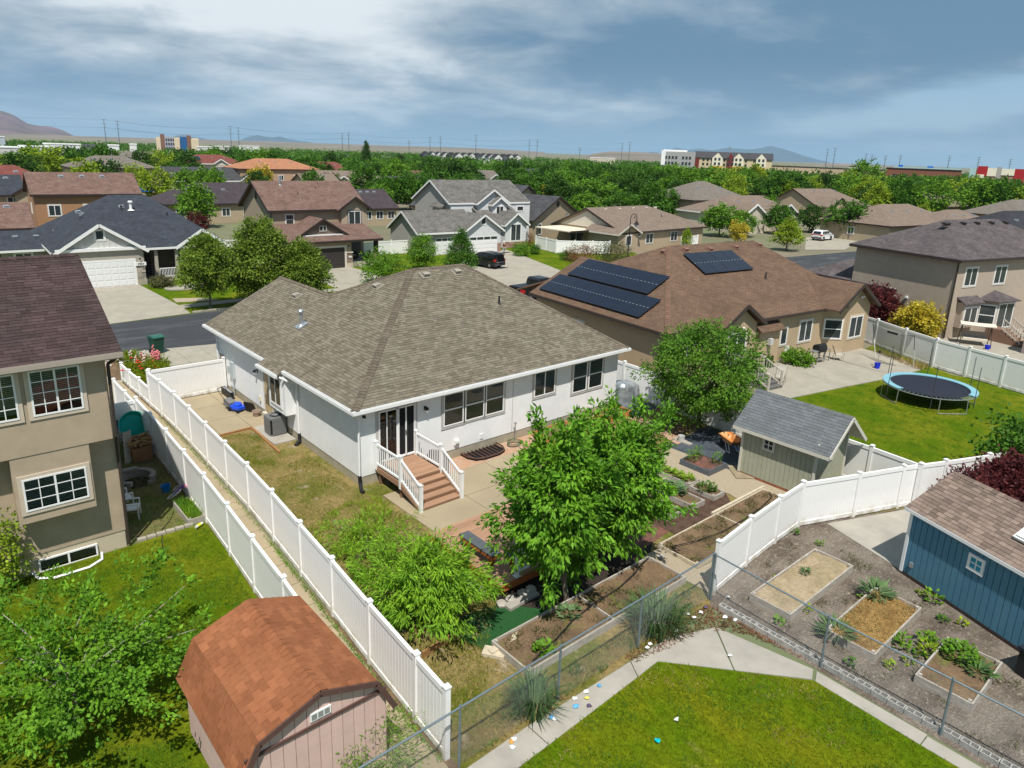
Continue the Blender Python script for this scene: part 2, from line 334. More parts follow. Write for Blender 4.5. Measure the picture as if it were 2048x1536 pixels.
# lot with the blue shed
struct(sheet('chip_ground', [(4.35, -13.2), (5, -12.85), (11.1, -12.42), (17.2, -14.9), (18, -26), (4.2, -26)], .006, M_chips))
struct(sheet('shed_apron', [(12.2, -13.05), (11.1, -16.2), (14.5, -18.2), (18, -15.2), (16.8, -14.85)], .03, M_conc_grey, thick=.05))
# left lot
struct(sheet('left_lawn', [(-30, -13.3), (-6.6, -13.3), (-6.2, -8), (-5.75, -1.7), (-5.66, .9), (-8.1, .8), (-30, .8)], .006, M_lawn))
struct(sheet('left_side_ground', [(-8.2, .8), (-5.66, .9), (-5.45, 10), (-8.2, 10)], .004, mat('shady_grass', (.10, .12, .03), .95, .4, 8, col2=(.16, .13, .06), mscale=.9, bump=.8, bscale=40)))
# lot with the solar panels
struct(sheet('right_lawn', [(17.2, -.6), (16.7, -12), (16.4, -14.6), (40, -15), (38, -9), (41.8, -2.5), (24, -4), (22, 0)], .0028, M_lawn))
pr = empty('neighbour_patio'); pr['kind'] = 'structure'
for q in ([(24.3, -4.9), (29.6, -5.95), (30.2, .8), (24.6, 1.2)], [(29.62, -5.95), (34.4, -7.0), (35.2, .4), (30.22, .8)], [(34.42, -7.0), (37.4, -7.3), (39.2, -5.4), (39.6, -2.2), (35.2, -1.2)]):
    MB().prism(q, -.05, .05).build('slab', M_conc, pr)
struct(sheet('neighbour_patio_right', [(39.2, -7.2), (38, -12), (60, -22), (66, -8), (50, -4)], .008, M_conc))
# street and the far side
struct(sheet('street', [(-120, 22), (-40, 24.8), (-3, 25.15), (3, 23.9), (12, 22.0), (28, 21.0), (36, 18.6), (60, 12), (130, 6), (130, 20), (75, 27), (56, 32.5), (40, 33.2), (24, 33.6), (8, 33.75), (-1.7, 33.2), (-40, 32.6), (-120, 30)], .012, M_asph))
def kerb(pts, name='kerb'):
    root = empty(name); root['kind'] = 'structure'
    for (xa, ya), (xb, yb) in zip(pts, pts[1:]):
        n = max(1, int(math.hypot(xb-xa, yb-ya)/3.))
        for i in range(n):
            p = np.array([xa+(xb-xa)*i/n, ya+(yb-ya)*i/n, .06]); q = np.array([xa+(xb-xa)*(i+.99)/n, ya+(yb-ya)*(i+.99)/n, .06])
            MB().bar(p, q, .28, .13).build('kerb_stone', M_conc, root)
kerb([(4.3, 33.78), (8, 33.9), (17.6, 33.8)]); kerb([(-40, 32.7), (-3.8, 33.3)]); kerb([(3.4, 23.7), (12, 21.85), (28, 20.85)])
struct(sheet('front_concrete', [(-6, 18.9), (-4, 18.9), (-1.6, 19.2), (-1.2, 15.2), (8, 15.2), (8.5, 22.75), (3, 23.85), (-3, 25.1), (-6, 25.1)], .016, M_conc))
slab_grid('front_walk', [-1.5, 0., 1.5, 3.0], [18.9, 20.4, 21.9, 23.4], .0, .045, M_conc, skip=((0, 0),))
struct(sheet('verge_lawn', [(8.5, 15), (16, 15), (19, 21), (8.6, 22.6)], .02, M_lawn))
struct(sheet('far_verge', [(-60, 33), (60, 33), (70, 46), (60, 60), (-60, 60)], .006, M_lawn))
struct(sheet('far_driveway', [(-3.6, 33.3), (-1.7, 33.25), (4.15, 33.75), (4.3, 36.4), (4.0, 48.2), (-3.0, 48.3)], .03, M_conc))
struct(sheet('far_sidewalk', [(4.25, 35.9), (18.4, 35.9), (18.4, 37.15), (4.25, 37.15)], .026, M_conc))
struct(sheet('far_sidewalk_west', [(-60, 34.9), (-3.5, 35.4), (-3.5, 36.6), (-60, 36.1)], .026, M_conc))
struct(sheet('brown_house_driveway', [(18.2, 33.7), (27.0, 33.6), (25.6, 42), (25.4, 47.6), (28.6, 48.6), (28.2, 50), (19, 50)], .034, M_conc))
struct(sheet('grey_house_driveway', pxpoly([(1130, 545), (1036, 508), (1013, 500), (960, 502), (920, 520), (930, 560), (1000, 620), (1110, 590)]), .038, M_conc))
struct(sheet('tan_house_drive', pxpoly([(1250, 530), (1290, 545), (1420, 505), (1395, 490), (1330, 500)]), .038, M_conc))
struct(sheet('east_driveway', pxpoly([(1610, 500), (1690, 500), (1725, 480), (1690, 470), (1612, 475)]), .042, M_conc))
struct(sheet('east_street', [(88, 20), (130, 22), (150, 12), (90, 10)], .03, M_asph))
# ------------------------------------------------------------------ building helpers
M_white = mat('white_vinyl', (.78, .78, .77), .45, .04, 2, spec=.4)
M_trimwhite = mat('white_trim', (.74, .74, .72), .5, .05, 2)
M_dark = mat('dark_interior', (.012, .013, .014), .9, .1, 3)  # near-black stands in for shade inside rooms, wells and the open car
M_pane = mat('far_pane', (.03, .04, .042), .12, .1, 1, spec=.6)
M_glass = glass_mat()
M_blind = mat('blind_slat', (.62, .62, .58), .6, .1, 3)
M_gutter_dk = mat('dark_gutter', (.045, .035, .03), .5, .1, 3)
M_metal = mat('galvanised', (.45, .48, .50), .35, .1, 4, metal=.7, spec=.5)
M_black = mat('black_plastic', (.018, .018, .019), .5, .15, 4)
def uv_planar(b):
    b.uv = []
    for f in b.f:
        P = [np.array(b.v[i]) for i in f]; n = np.zeros(3)
        for i in range(len(P)): n += np.cross(P[i]-P[0], P[(i+1) % len(P)]-P[0])
        n /= np.linalg.norm(n)+1e-12
        h = np.cross((0, 0, 1.), n); l = np.linalg.norm(h)
        h = h/l if l > 1e-4 else np.array([1., 0, 0]); w = np.cross(n, h)
        b.uv += [(float(np.dot(p, h)), float(np.dot(p, w))) for p in P]
    return b
def slab_faces(b, faces, t):
    for P in faces:
        n = len(P); a = np.array(P[1])-np.array(P[0]); c = np.array(P[2])-np.array(P[0])
        if np.cross(a, c)[2] < 0: P = P[::-1]
        b.add([*P, *[(x, y, z-t) for x, y, z in P]], [tuple(range(n)), tuple(range(2*n-1, n-1, -1))]+[((i+1) % n, i, n+i, n+(i+1) % n) for i in range(n)])
    return b
def roof(parent, faces, m, t=.10, name='roof'):
    return uv_planar(slab_faces(MB(), faces, t)).build(name, m, parent)
def gable_faces(x0, x1, y0, y1, ze, pitch, axis='x', over=.4, hips=(False, False), eo=.35):
    """roof planes of one block; ridge along axis, eave over-hang over, gable over-hang eo; hips at the low / high end"""
    if axis == 'y':
        F = gable_faces(y0, y1, x0, x1, ze, pitch, 'x', over, hips, eo); return [[(b, a, c) for a, b, c in P] for P in F]
    zl = ze-over*pitch; yc = (y0+y1)/2; hw = (y1-y0)/2+over; zr = zl+hw*pitch
    xa = x0-(over if hips[0] else eo); xb = x1+(over if hips[1] else eo); ra = xa+(hw if hips[0] else 0); rb = xb-(hw if hips[1] else 0)
    ra, rb = min(ra, (xa+xb)/2), max(rb, (xa+xb)/2)
    A, B, C_, D_ = (xa, y0-over, zl), (xb, y0-over, zl), (xb, y1+over, zl), (xa, y1+over, zl); R0, R1 = (ra, yc, zr), (rb, yc, zr)
    F = [[A, B, R1, R0] if rb-ra > .01 else [A, B, R0], [C_, D_, R0, R1] if rb-ra > .01 else [C_, D_, R0]]
    if hips[0]: F.append([D_, A, R0])
    if hips[1]: F.append([B, C_, R1])
    return F
def fascia(parent, faces, m, h=.2, w=.05, name='fascia', skip_z=None):
    """boards along every roof edge that only one plane has"""
    cnt = {}
    for P in faces:
        for i in range(len(P)):
            k = tuple(sorted((tuple(np.round(P[i], 3)), tuple(np.round(P[(i+1) % len(P)], 3))))); cnt[k] = cnt.get(k, 0)+1
    b = MB()
    for (p, q), c in cnt.items():
        if c == 1:
            p, q = np.array(p), np.array(q)
            if np.linalg.norm(q-p) < .05: continue
            b.bar(p-(0, 0, h*.5+.03), q-(0, 0, h*.5+.03), w, h)
    return b.build(name, m, parent)
def walls(parent, x0, x1, y0, y1, z0, ze, m, pitch=.5, axis=None, name='wall', inset=.02):
    b = MB(); zr = ze
    if axis == 'x': yc = (y0+y1)/2; b.xprism([(y0, z0), (y1, z0), (y1, ze-inset), (yc, ze-inset+(y1-y0)/2*pitch-.06), (y0, ze-inset)], x0, x1, 'x')
    elif axis == 'y': xc = (x0+x1)/2; b.xprism([(x0, z0), (x1, z0), (x1, ze-inset), (xc, ze-inset+(x1-x0)/2*pitch-.06), (x0, ze-inset)], y0, y1, 'y')
    else: b.box(x0, x1, y0, y1, z0, ze-inset)
    return b.build(name, m, parent)
def walls_hip(parent, x0, x1, y0, y1, z0, ze, m, pitch, hips, name='wall'):
    """walls with a gable only at the ends that are not hipped"""
    hw = (y1-y0)/2; zr = ze-.02+hw*pitch-.08; yc = (y0+y1)/2; ra = x0+(hw+.05 if hips[0] else 0); rb = x1-(hw+.05 if hips[1] else 0); ra, rb = min(ra, (x0+x1)/2), max(rb, (x0+x1)/2+.01); zt = ze-.02
    b = MB().add([(x0, y0, z0), (x1, y0, z0), (x1, y1, z0), (x0, y1, z0), (x0, y0, zt), (x1, y0, zt), (x1, y1, zt), (x0, y1, zt), (ra, yc, zr), (rb, yc, zr)], [(0, 3, 2, 1), (0, 1, 5, 4), (2, 3, 7, 6), (1, 2, 6, 5), (3, 0, 4, 7), (4, 5, 9, 8), (6, 7, 8, 9), (7, 4, 8), (5, 6, 9)])
    return b.build(name, m, parent)
FACE = {'-y': 0., '-x': -math.pi/2, '+x': math.pi/2, '+y': math.pi}
_wc = {}
def window(parent, x, y, z, face, w, h, cols=1, rows=1, hung=False, near=False, trim=None, tw=.11, grid=None, frame=None, blind=1., name='window', slats=None):
    """window whose sill-left corner (seen from outside) is at x, y, z on the wall; local -y is outwards"""
    rz = FACE[face] if isinstance(face, str) else face; frame = frame or M_white; fw = .05 if near else .07
    key = (round(w, 3), round(h, 3), cols, rows, hung, near, grid, frame.name, trim.name if trim else None, tw, blind)
    if key not in _wc:
        b = MB(); b.box(0, fw, -.05, 0, 0, h); b.box(w-fw, w, -.05, 0, 0, h); b.box(fw, w-fw, -.05, 0, 0, fw); b.box(fw, w-fw, -.05, 0, h-fw, h)
        for i in range(1, cols): b.box(w*i/cols-fw*.55, w*i/cols+fw*.55, -.048, 0, fw, h-fw)
        for i in range(1, rows): b.box(fw, w-fw, -.046, 0, h*i/rows-fw*.5, h*i/rows+fw*.5)
        if hung: b.box(fw, w-fw, -.047, 0, h*.5-.03, h*.5+.03)
        if grid:
            for i in range(1, grid[0]): b.box(w*i/grid[0]-.012, w*i/grid[0]+.012, -.044, -.03, fw, h-fw)
            for i in range(1, grid[1]): b.box(fw, w-fw, -.043, -.03, h*i/grid[1]-.012, h*i/grid[1]+.012)
        fm = b.mesh('window', frame); fix_normals(fm); tm = None
        if trim:
            t = MB(); t.box(-tw, 0, -.035, 0, -tw, h+tw); t.box(w, w+tw, -.035, 0, -tw, h+tw); t.box(0, w, -.035, 0, -tw, 0); t.box(0, w, -.035, 0, h, h+tw); tm = t.mesh('trim', trim); fix_normals(tm)
        if near:
            bk = MB().box(fw, w-fw, -.008, 0, fw, h-fw).mesh('backing', M_dark); sl = MB(); k = int((h-2*fw)*blind/.055)
            for i in range(k):
                zz = h-fw-.03-i*.055; sl.add([(fw, -.010, zz+.017), (w-fw, -.010, zz+.017), (w-fw, -.024, zz-.014), (fw, -.024, zz-.014)], [(0, 1, 2, 3)])
            sm = sl.mesh('blind', M_blind) if k else None; pm = MB().add([(fw, -.032, fw), (w-fw, -.032, fw), (w-fw, -.032, h-fw), (fw, -.032, h-fw)], [(0, 1, 2, 3)]).mesh('pane', M_glass)
        else:
            bk = sm = None; pm = MB().box(fw*.5, w-fw*.5, -.03, 0, fw*.5, h-fw*.5).mesh('pane', M_pane)
        _wc[key] = (fm, tm, bk, sm, pm)
    fm, tm, bk, sm, pm = _wc[key]; o = link(name, fm, parent, (x, y, z), rz)
    for nm, me in (('trim', tm), ('backing', bk), ('blind', sm), ('pane', pm)):
        if me: 
            c = link(nm, me, o)
            if nm == 'blind': c['kind'] = 'stuff'
    return o
def garage_door(parent, x, y, z, face, w, h, m, rows=4, cols=8, lites=False):
    rz = FACE[face] if isinstance(face, str) else face
    o = MB().box(0, w, -.04, 0, 0, h).build('garage_door', m, parent, (x, y, z), rz)
    pw, phh = w/cols, h/rows; me = MB().box(.06, pw-.06, -.058, -.04, .07, phh-.07).mesh('panel', m); lm = MB().box(.06, pw-.06, -.06, -.04, .12, phh-.1).mesh('pane', M_pane)
    for i in range(cols):
        for j in range(rows):
            top = lites and j == rows-1; link('pane' if top else 'panel', lm if top else me, o, (i*pw, 0, j*phh))
    return o
# ---- shingles as real pieces
def _clip(poly, a, b, c):
    """keep a*x + b*y <= c"""
    out = []
    for i in range(len(poly)):
        p, q = poly[i], poly[(i+1) % len(poly)]; dp, dq = a*p[0]+b*p[1]-c, a*q[0]+b*q[1]-c
        if dp <= 1e-9: out.append(p)
        if (dp < -1e-9 and dq > 1e-9) or (dp > 1e-9 and dq < -1e-9):
            t = dp/(dp-dq); out.append((p[0]+t*(q[0]-p[0]), p[1]+t*(q[1]-p[1])))
    return out
def shingle(parent, faces, m, expo=.145, widths=(.17, .25, .33), thick=.02, n_parts=300, lift=.012, offset=False, rng_seed=1):
    """lay shingle pieces on convex roof planes (parent space): the n_parts nearest whole ones as parts, the rest joined"""
    rnd = random.Random(rng_seed); whole = []; V = []; Fq = []
    base = parent.matrix_basis
    for P in faces:
        P = [np.array(p, float) for p in P]; n = np.cross(P[1]-P[0], P[2]-P[0]); n /= np.linalg.norm(n)
        if n[2] < 0: n = -n; P = P[::-1]
        h = np.cross((0, 0, 1.), n); h /= np.linalg.norm(h); up = np.cross(n, h); o = P[0]
        poly = [(float(np.dot(p-o, h)), float(np.dot(p-o, up))) for p in P]
        v0, v1 = min(p[1] for p in poly), max(p[1] for p in poly); edges = []
        for i in range(len(poly)):
            (xa, ya), (xb, yb) = poly[i], poly[(i+1) % len(poly)]; a, b = yb-ya, -(xb-xa); edges.append((a, b, a*xa+b*ya))
        r = 0; v = v0
        while v < v1-.01:
            row = _clip(_clip(poly, 0, -1, -v), 0, 1, v+expo)
            if len(row) >= 3:
                ul, ur = min(p[0] for p in row), max(p[0] for p in row)
                u = math.floor(ul/widths[0])*widths[0]-(widths[0]/2 if offset and r % 2 else (0 if offset else rnd.random()*.3))
                while u < ur:
                    w = widths[0] if len(widths) == 1 else rnd.choice(widths)
                    q = [(u+.004, v), (u+w-.004, v), (u+w-.004, v+expo*1.05), (u+.004, v+expo*1.05)]; full = True
                    for a, b, c in edges:
                        q2 = _clip(q, a, b, c)
                        if len(q2) != len(q) or any(abs(p[0]-s[0])+abs(p[1]-s[1]) > 1e-6 for p, s in zip(q2, q)): full = False
                        q = q2
                        if len(q) < 3: break
                    tk = thick*rnd.uniform(.75, 1.25)
                    if len(q) >= 3:
                        if full and n_parts: whole.append((o, h, up, n, u, v, w))
                        else: V, Fq = _piece(V, Fq, q, v, expo, tk, lift, o, h, up, n)
                    u += w
            v += expo; r += 1
    cams = Vector(CPOS); bm_ = base
    whole.sort(key=lambda s: ((bm_ @ Vector(s[0]+s[1]*(s[4]+s[6]/2)+s[2]*s[5]))-cams).length)
    shared = {}
    for k, (o, h, up, n, u, v, w) in enumerate(whole):
        if k < n_parts:
            if w not in shared:
                vv, ff = _piece([], [], [(.004, 0), (w-.004, 0), (w-.004, expo*1.05), (.004, expo*1.05)], 0, expo, thick, lift, np.zeros(3), np.array([1., 0, 0]), np.array([0, 1., 0]), np.array([0, 0, 1.]))
                me = bpy.data.meshes.new('shingle'); me.from_pydata([tuple(p) for p in vv], [], ff); me.materials.append(m); shared[w] = me
            ob = bpy.data.objects.new('shingle', shared[w]); COL.objects.link(ob); ob.parent = parent; p = o+h*u+up*v
            ob.matrix_local = Matrix(((h[0], up[0], n[0], p[0]), (h[1], up[1], n[1], p[1]), (h[2], up[2], n[2], p[2]), (0, 0, 0, 1)))
        else: V, Fq = _piece(V, Fq, [(u+.004, v), (u+w-.004, v), (u+w-.004, v+expo*1.05), (u+.004, v+expo*1.05)], v, expo, thick*rnd.uniform(.75, 1.25), lift, o, h, up, n)
    if V:
        me = bpy.data.meshes.new('shingles'); me.from_pydata([tuple(p) for p in V], [], Fq); me.materials.append(m); ob = link('shingle_field', me, parent); ob['kind'] = 'stuff'
def _piece(V, Fq, q, v, expo, tk, lift, o, h, up, n):
    k = len(V); c = len(q)
    for a, b in q: V.append(o+h*a+up*b+n*(lift+tk*(1-.85*(b-v)/expo)))
    for a, b in q: V.append(o+h*a+up*b+n*(lift*.3))
    Fq.append(tuple(range(k, k+c)))
    for i in range(c): Fq.append((k+(i+1) % c, k+i, k+c+i, k+c+(i+1) % c))
    return V, Fq
def caps(parent, p, q, nl, nr, m, width=.16, step=.2, name='ridge_cap', lift=.045):
    p, q, nl, nr = (np.array(a, float) for a in (p, q, nl, nr)); d = q-p; L_ = np.linalg.norm(d); d /= L_; nl /= np.linalg.norm(nl); nr /= np.linalg.norm(nr)
    sl = np.cross(nl, d); sr = np.cross(d, nr)
    if np.dot(sl, nr) > 0: sl = -sl
    if np.dot(sr, nl) > 0: sr = -sr
    if sl[2] > 0: sl = -sl
    if sr[2] > 0: sr = -sr
    up = nl+nr; up /= np.linalg.norm(up)
    vs = []
    for s, z in ((0, .022), (step*1.15, .0)):
        for side, nn in ((sl, nl), (np.zeros(3), up), (sr, nr)): vs.append(d*s+side*width+nn*z)
    for s in (0, step*1.15):
        for side in (sl, np.zeros(3), sr): vs.append(d*s+side*width-up*.03)
    me = bpy.data.meshes.new(name); me.from_pydata([tuple(a) for a in vs], [], [(0, 1, 4, 3), (1, 2, 5, 4), (0, 6, 7, 1), (1, 7, 8, 2), (0, 3, 9, 6), (2, 8, 11, 5)]); me.materials.append(m); fix_normals(me)
    for i in range(int(L_/step)): link(name, me, parent, tuple(p+up*lift+d*(i*step)))
def plane_pt(u, v, p0, n):
    d = ray(u, v); n = np.array(n, float); t = np.dot(np.array(p0)-CPOS, n)/np.dot(d, n); return CPOS+t*d
def turtle_vent(parent, p, slope_dir, pitch, m, s=.32):
    """low roof vent; slope_dir = horizontal unit vector pointing up the slope"""
    a = math.atan2(slope_dir[1], slope_dir[0])-math.pi/2
    b = MB(); b.box(-s*.75, s*.75, -s*.75, s*.75, 0, .02); b.xprism([(-s*.55, .02), (s*.55, .02), (s*.55, .10), (-s*.15, .20), (-s*.55, .19)], -s*.55, s*.55, 'x')
    o = b.build('roof_vent', m, parent); o.matrix_local = Matrix.Translation(Vector(p)) @ Matrix.Rotation(a, 4, 'Z') @ Matrix.Rotation(math.atan(pitch), 4, 'X'); return o
def vent_pipe(parent, p, h=.35, r=.05, m=None, cap=False):
    b = MB().tube((0, 0, -.1), (0, 0, h), r, n=10); b.lathe((0, 0, -.02), [(r*2.6, 0), (r*1.3, .10), (r*1.05, .14)], 10)
    if cap: b.lathe((0, 0, h), [(r*.9, 0), (r*1.7, .04), (r*1.7, .14), (r*1.2, .2), (.01, .22)], 10)
    return b.build('vent_pipe', m or M_black, parent, tuple(p))
# ------------------------------------------------------------------ the white house
M_stucco = mat('white_stucco', (.80, .805, .80), .9, .06, 1.2, bump=.25, bscale=120, col2=(.76, .765, .76), mscale=.8, mcut=(.45, .75))
M_found = mat('foundation', (.36, .32, .24), .95, .15, 3, bump=.2, bscale=60)
M_trimgrey = mat('window_trim_grey', (.46, .44, .415), .85, .08, 4, bump=.1, bscale=80)
M_shing = mat('shingle_taupe', (.182, .160, .122), .95, .14, 12, island=.24, bump=.5, bscale=220, spec=.1, coord='World', col2=(.165, .142, .105), mscale=1.1)
M_cap = mat('shingle_cap', (.14, .115, .088), .95, .2, 9, island=.18, bump=.5, bscale=200, spec=.1, coord='World')
M_under = mat('roof_under', (.10, .09, .075), .95, .1, 4)
H = empty('white_house', (0, 0, 0), 0, 'white stucco single-storey house with taupe shingle hip roof behind the wooden steps', 'house')
MB().box(.02, 15.18, .02, 13.9, 0, .42).box(.02, 8.1, 13.9, 15.5, 0, .42).build('foundation', M_found, H)
MB().box(0, 15.2, 0, 13.9, .40, 3.14).build('wall', M_stucco, H); MB().box(0, 8.12, 13.9, 15.55, .3, 3.14).build('garage_wall', M_stucco, H)
MB().xprism([(.05, 3.14), (8.07, 3.14), (4.07, 5.35)], 15.3, 15.54, 'y').build('gable_wall', M_stucco, H)
MB().box(7.9, 7.93, -.012, 0, .43, 3.1).build('control_joint', M_trimgrey, H)
A, B_, P1, P2 = (-.35, -.35, 3.35), (15.55, -.35, 3.35), (7.1, 7.1, 7.075), (10.35, 7.1, 7.075)
BF, Q_, K_, R_, E_ = (15.55, 14.5, 3.35), (4.07, 10.13, 5.56), (-.35, 10.13, 3.35), (4.07, 16.2, 5.56), (-.35, 16.2, 3.35)
F_rear, F_l1, F_l2, F_right = [A, B_, P2, P1], [A, P1, Q_, K_], [K_, Q_, R_, E_], [B_, BF, P2]
F_front = [P1, P2, BF, (-.35+0.0, 14.55, 3.35)]
F_gr = [Q_, R_, (8.49, 16.2, 3.35), (8.49, 14.55, 3.35)]
F_notch = [(-.68, 5.95, 3.185), (-.35, 5.95, 3.35), (-.35, 8.1, 3.35), (-.68, 8.1, 3.185)]
roof(H, [F_rear, F_l1, F_l2, F_right, F_front, F_gr, F_notch], M_under, .14)
shingle(H, [F_rear, F_l1, F_l2, F_notch], M_shing, n_parts=300, rng_seed=3)
uv_planar(slab_faces(MB(), [F_right, F_front, F_gr], .02)).build('hidden_slope', roof_mat('taupe_far', (.205, .18, .145), (.15, .13, .105)), H, (0, 0, .02))
nR, nL, nRt, nFr = (0, -.5, 1), (-.5, 0, 1), (.716, 0, 1), (0, .5, 1)
caps(H, A, P1, nL, nR, M_cap, .17, .2, 'hip_cap'); caps(H, B_, P2, nR, nRt, M_cap, .15, .2, 'hip_cap'); caps(H, P1, P2, nR, nFr, M_cap, .15, .2); caps(H, R_, Q_, nL, (.5, 0, 1), M_cap, .15, .2); caps(H, Q_, P1, nL, nFr, M_cap, .15, .2, 'hip_cap')
MB().box(-.33, 15.5, -.33, 13.8, 3.14, 3.17).box(-.33, 8.4, 13.8, 16.1, 3.14, 3.17).build('soffit', M_trimwhite, H)
def gutter(parent, p, q, out, m=M_white, name='gutter', w=.12):
    p, q, out = np.array(p, float), np.array(q, float), np.array(out, float); b = MB()
    b.bar(p+out*.01-(0, 0, .10), q+out*.01-(0, 0, .10), .03, .2); b.bar(p+out*w-(0, 0, .075), q+out*w-(0, 0, .075), .02, .13); b.bar(p+out*w*.5-(0, 0, .14), q+out*w*.5-(0, 0, .14), w, .02)
    for e in (p, q): b.bar(e+out*.0-(0, 0, .075), e+out*w-(0, 0, .075), .02, .12)
    return b.build(name, m, parent)
gutter(H, (-.47, -.36, 3.37), (15.62, -.36, 3.37), (0, -1, 0)); gutter(H, (-.36, -.36, 3.36), (-.36, 5.95, 3.36), (-1, 0, 0)); gutter(H, (-.69, 5.95, 3.2), (-.69, 8.1, 3.2), (-1, 0, 0)); gutter(H, (-.36, 8.1, 3.37), (-.36, 16.2, 3.37), (-1, 0, 0))
def spout(parent, pts, m=M_white, r=.045, name='downspout'): return MB().path(pts, r, 8).build(name, m, parent)
spout(H, [(-.38, -.42, 3.25), (-.06, -.07, 2.98), (-.06, -.07, .5)]); MB().path([(-.06, -.07, .52), (-.06, -.09, .22), (-.2, -.45, .06), (-.22, -.62, .07)], .075, 8).build('drain_elbow', M_black, H)
spout(H, [(-.62, 5.85, 3.1), (-.35, 5.5, 2.95), (-.06, 5.35, 2.9), (-.06, 5.35, .5)]); MB().path([(-.06, 5.35, .5), (-.08, 5.3, .2), (-.35, 5.15, .06)], .075, 8).build('drain_elbow', M_black, H)
spout(H, [(-.45, 15.4, 3.25), (-.07, 15.3, 2.9), (-.07, 15.3, .3)])
# rear openings
window(H, 3.99, 0, 1.58, '-y', 1.06, 1.46, hung=True, near=True, trim=M_trimgrey); window(H, 5.14, 0, 1.58, '-y', 1.06, 1.46, hung=True, near=True, trim=M_trimgrey, tw=.08); window(H, 6.28, 0, 1.58, '-y', 1.06, 1.46, hung=True, near=True, trim=M_trimgrey)
window(H, 9.22, 0, 1.83, '-y', 1.36, 1.22, cols=2, near=True, trim=M_trimgrey); window(H, 11.82, 0, 1.5, '-y', 1.02, 1.54, hung=True, near=True, trim=M_trimgrey); window(H, 12.98, 0, 1.5, '-y', 1.02, 1.54, hung=True, near=True, trim=M_trimgrey)
sd_ = MB(); 
for x in (.84, 1.66, 2.50): sd_.box(x, x+.06, -.06, 0, .83, 2.98)
sd_.box(.9, 2.5, -.06, 0, 2.92, 2.98).box(.9, 2.5, -.07, 0, .80, .87)
so = sd_.build('sliding_door', M_white, H); MB().box(.9, 2.52, -.008, .0, .86, 2.93).build('backing', M_dark, so); MB().add([(.9, -.03, .87), (1.66, -.03, .87), (1.66, -.03, 2.92), (.9, -.03, 2.92)], [(0, 1, 2, 3)]).build('pane', M_glass, so, recalc=False)
MB().box(1.72, 1.77, -.09, -.06, .87, 2.92).box(1.18, 1.22, -.08, -.055, .87, 2.92).box(2.06, 2.11, -.10, -.06, .87, 2.92).build('screen_frame', M_white, so); MB().box(2.05, 2.08, -.13, -.10, 1.75, 1.95).build('handle', M_black, so)
MB().box(.73, .84, -.03, 0, .75, 3.1).box(2.56, 2.67, -.03, 0, .75, 3.1).box(.84, 2.56, -.03, 0, 2.98, 3.1).build('door_trim', M_trimgrey, H)
def wall_lamp(x, y, z, parent, face):
    b = MB().box(-.05, .05, -.03, 0, -.05, .12).tube((0, -.03, .08), (0, -.14, .10), .02, n=6).lathe((0, -.16, -.02), [(.02, .14), (.07, .10), (.075, .02)], 10); o = b.build('wall_lamp', M_black, parent, (x, y, z), FACE[face])
    MB().lathe((0, -.16, -.14), [(.03, 0), (.055, .04), (.06, .12)], 10).build('lamp_glass', mat('lamp_glass', (.6, .6, .58), .3, .05, 2), o)
wall_lamp(3.06, 0, 2.62, H, '-y'); wall_lamp(0, 9.95, 2.2, H, '-x')
MB().box(-.12, .12, -.09, 0, -.11, .13).box(-.09, .09, -.13, -.09, -.02, .10).build('exhaust_vent', M_trimwhite, H, (4.68, 0, .72)); MB().box(-.1, .1, -.03, 0, -.12, .12).build('outlet_cover', M_trimwhite, H, (6.1, 0, .64))
MB().box(-.05, .05, -.1, 0, -.04, .05).tube((0, -.1, 0), (0, -.16, -.03), .035).build('camera_unit', M_black, H, (.2, 0, 2.93))
# left side: bay, garage door, meter
MB().box(-.45, 0, 5.75, 7.55, 1.28, 3.18).build('bay_wall', M_stucco, H); window(H, -.45, 7.3, 1.55, '-x', 1.15, 1.35, cols=2, near=True, trim=M_trimwhite, tw=.07, blind=.0)
do = MB().box(-.03, 0, 8.28, 9.1, .42, 2.42).build('side_door', mat('tan_door', (.44, .34, .20), .55, .05, 3), H)
for j, (za, zb) in enumerate(((.5, .95), (1.05, 1.75), (1.85, 2.32))):
    for ya in (8.34, 8.73): MB().box(-.045, -.03, ya, ya+.31, za, zb).build('panel', MATS['tan_door'], do)
MB().box(-.09, -.03, 8.98, 9.04, 1.25, 1.32).build('handle', M_metal, do)
MB().box(-.04, 0, 8.16, 8.28, .35, 2.54).box(-.04, 0, 9.1, 9.22, .35, 2.54).box(-.04, 0, 8.28, 9.1, 2.42, 2.54).box(-.2, 0, 8.2, 9.2, .05, .38).build('door_trim', mat('tan_trim', (.52, .47, .38), .8, .05, 3), H)
mo = MB().box(-.14, 0, 13.0, 13.4, 1.0, 1.9).box(-.2, 0, 13.45, 13.62, 1.2, 1.6).build('meter_box', mat('meter_grey', (.42, .47, .48), .5, .05, 3), H); MB().tube((-.1, 13.15, 1.0), (-.1, 13.15, .1), .03).build('conduit', MATS['meter_grey'], mo)
MB().box(-.012, 0, 14.35, 15.2, .2, 1.9).build('stone_veneer', mat('stone_veneer', (.30, .22, .16), .9, .4, 9, bump=1, bscale=12, col2=(.20, .15, .12), mscale=5), H)
MB().box(-.08, 0, 9.7, 9.82, .75, 1.0).build('spigot_cover', mat('cream', (.6, .56, .42), .6, .05, 3), H); MB().box(-.1, 0, 7.85, 8.02, .95, 1.15).path([(-.06, 7.9, .95), (-.1, 7.8, .6), (-.2, 7.5, .45), (-.3, 7.3, .5)], .02, 6).build('disconnect_box', MATS['meter_grey'], H)
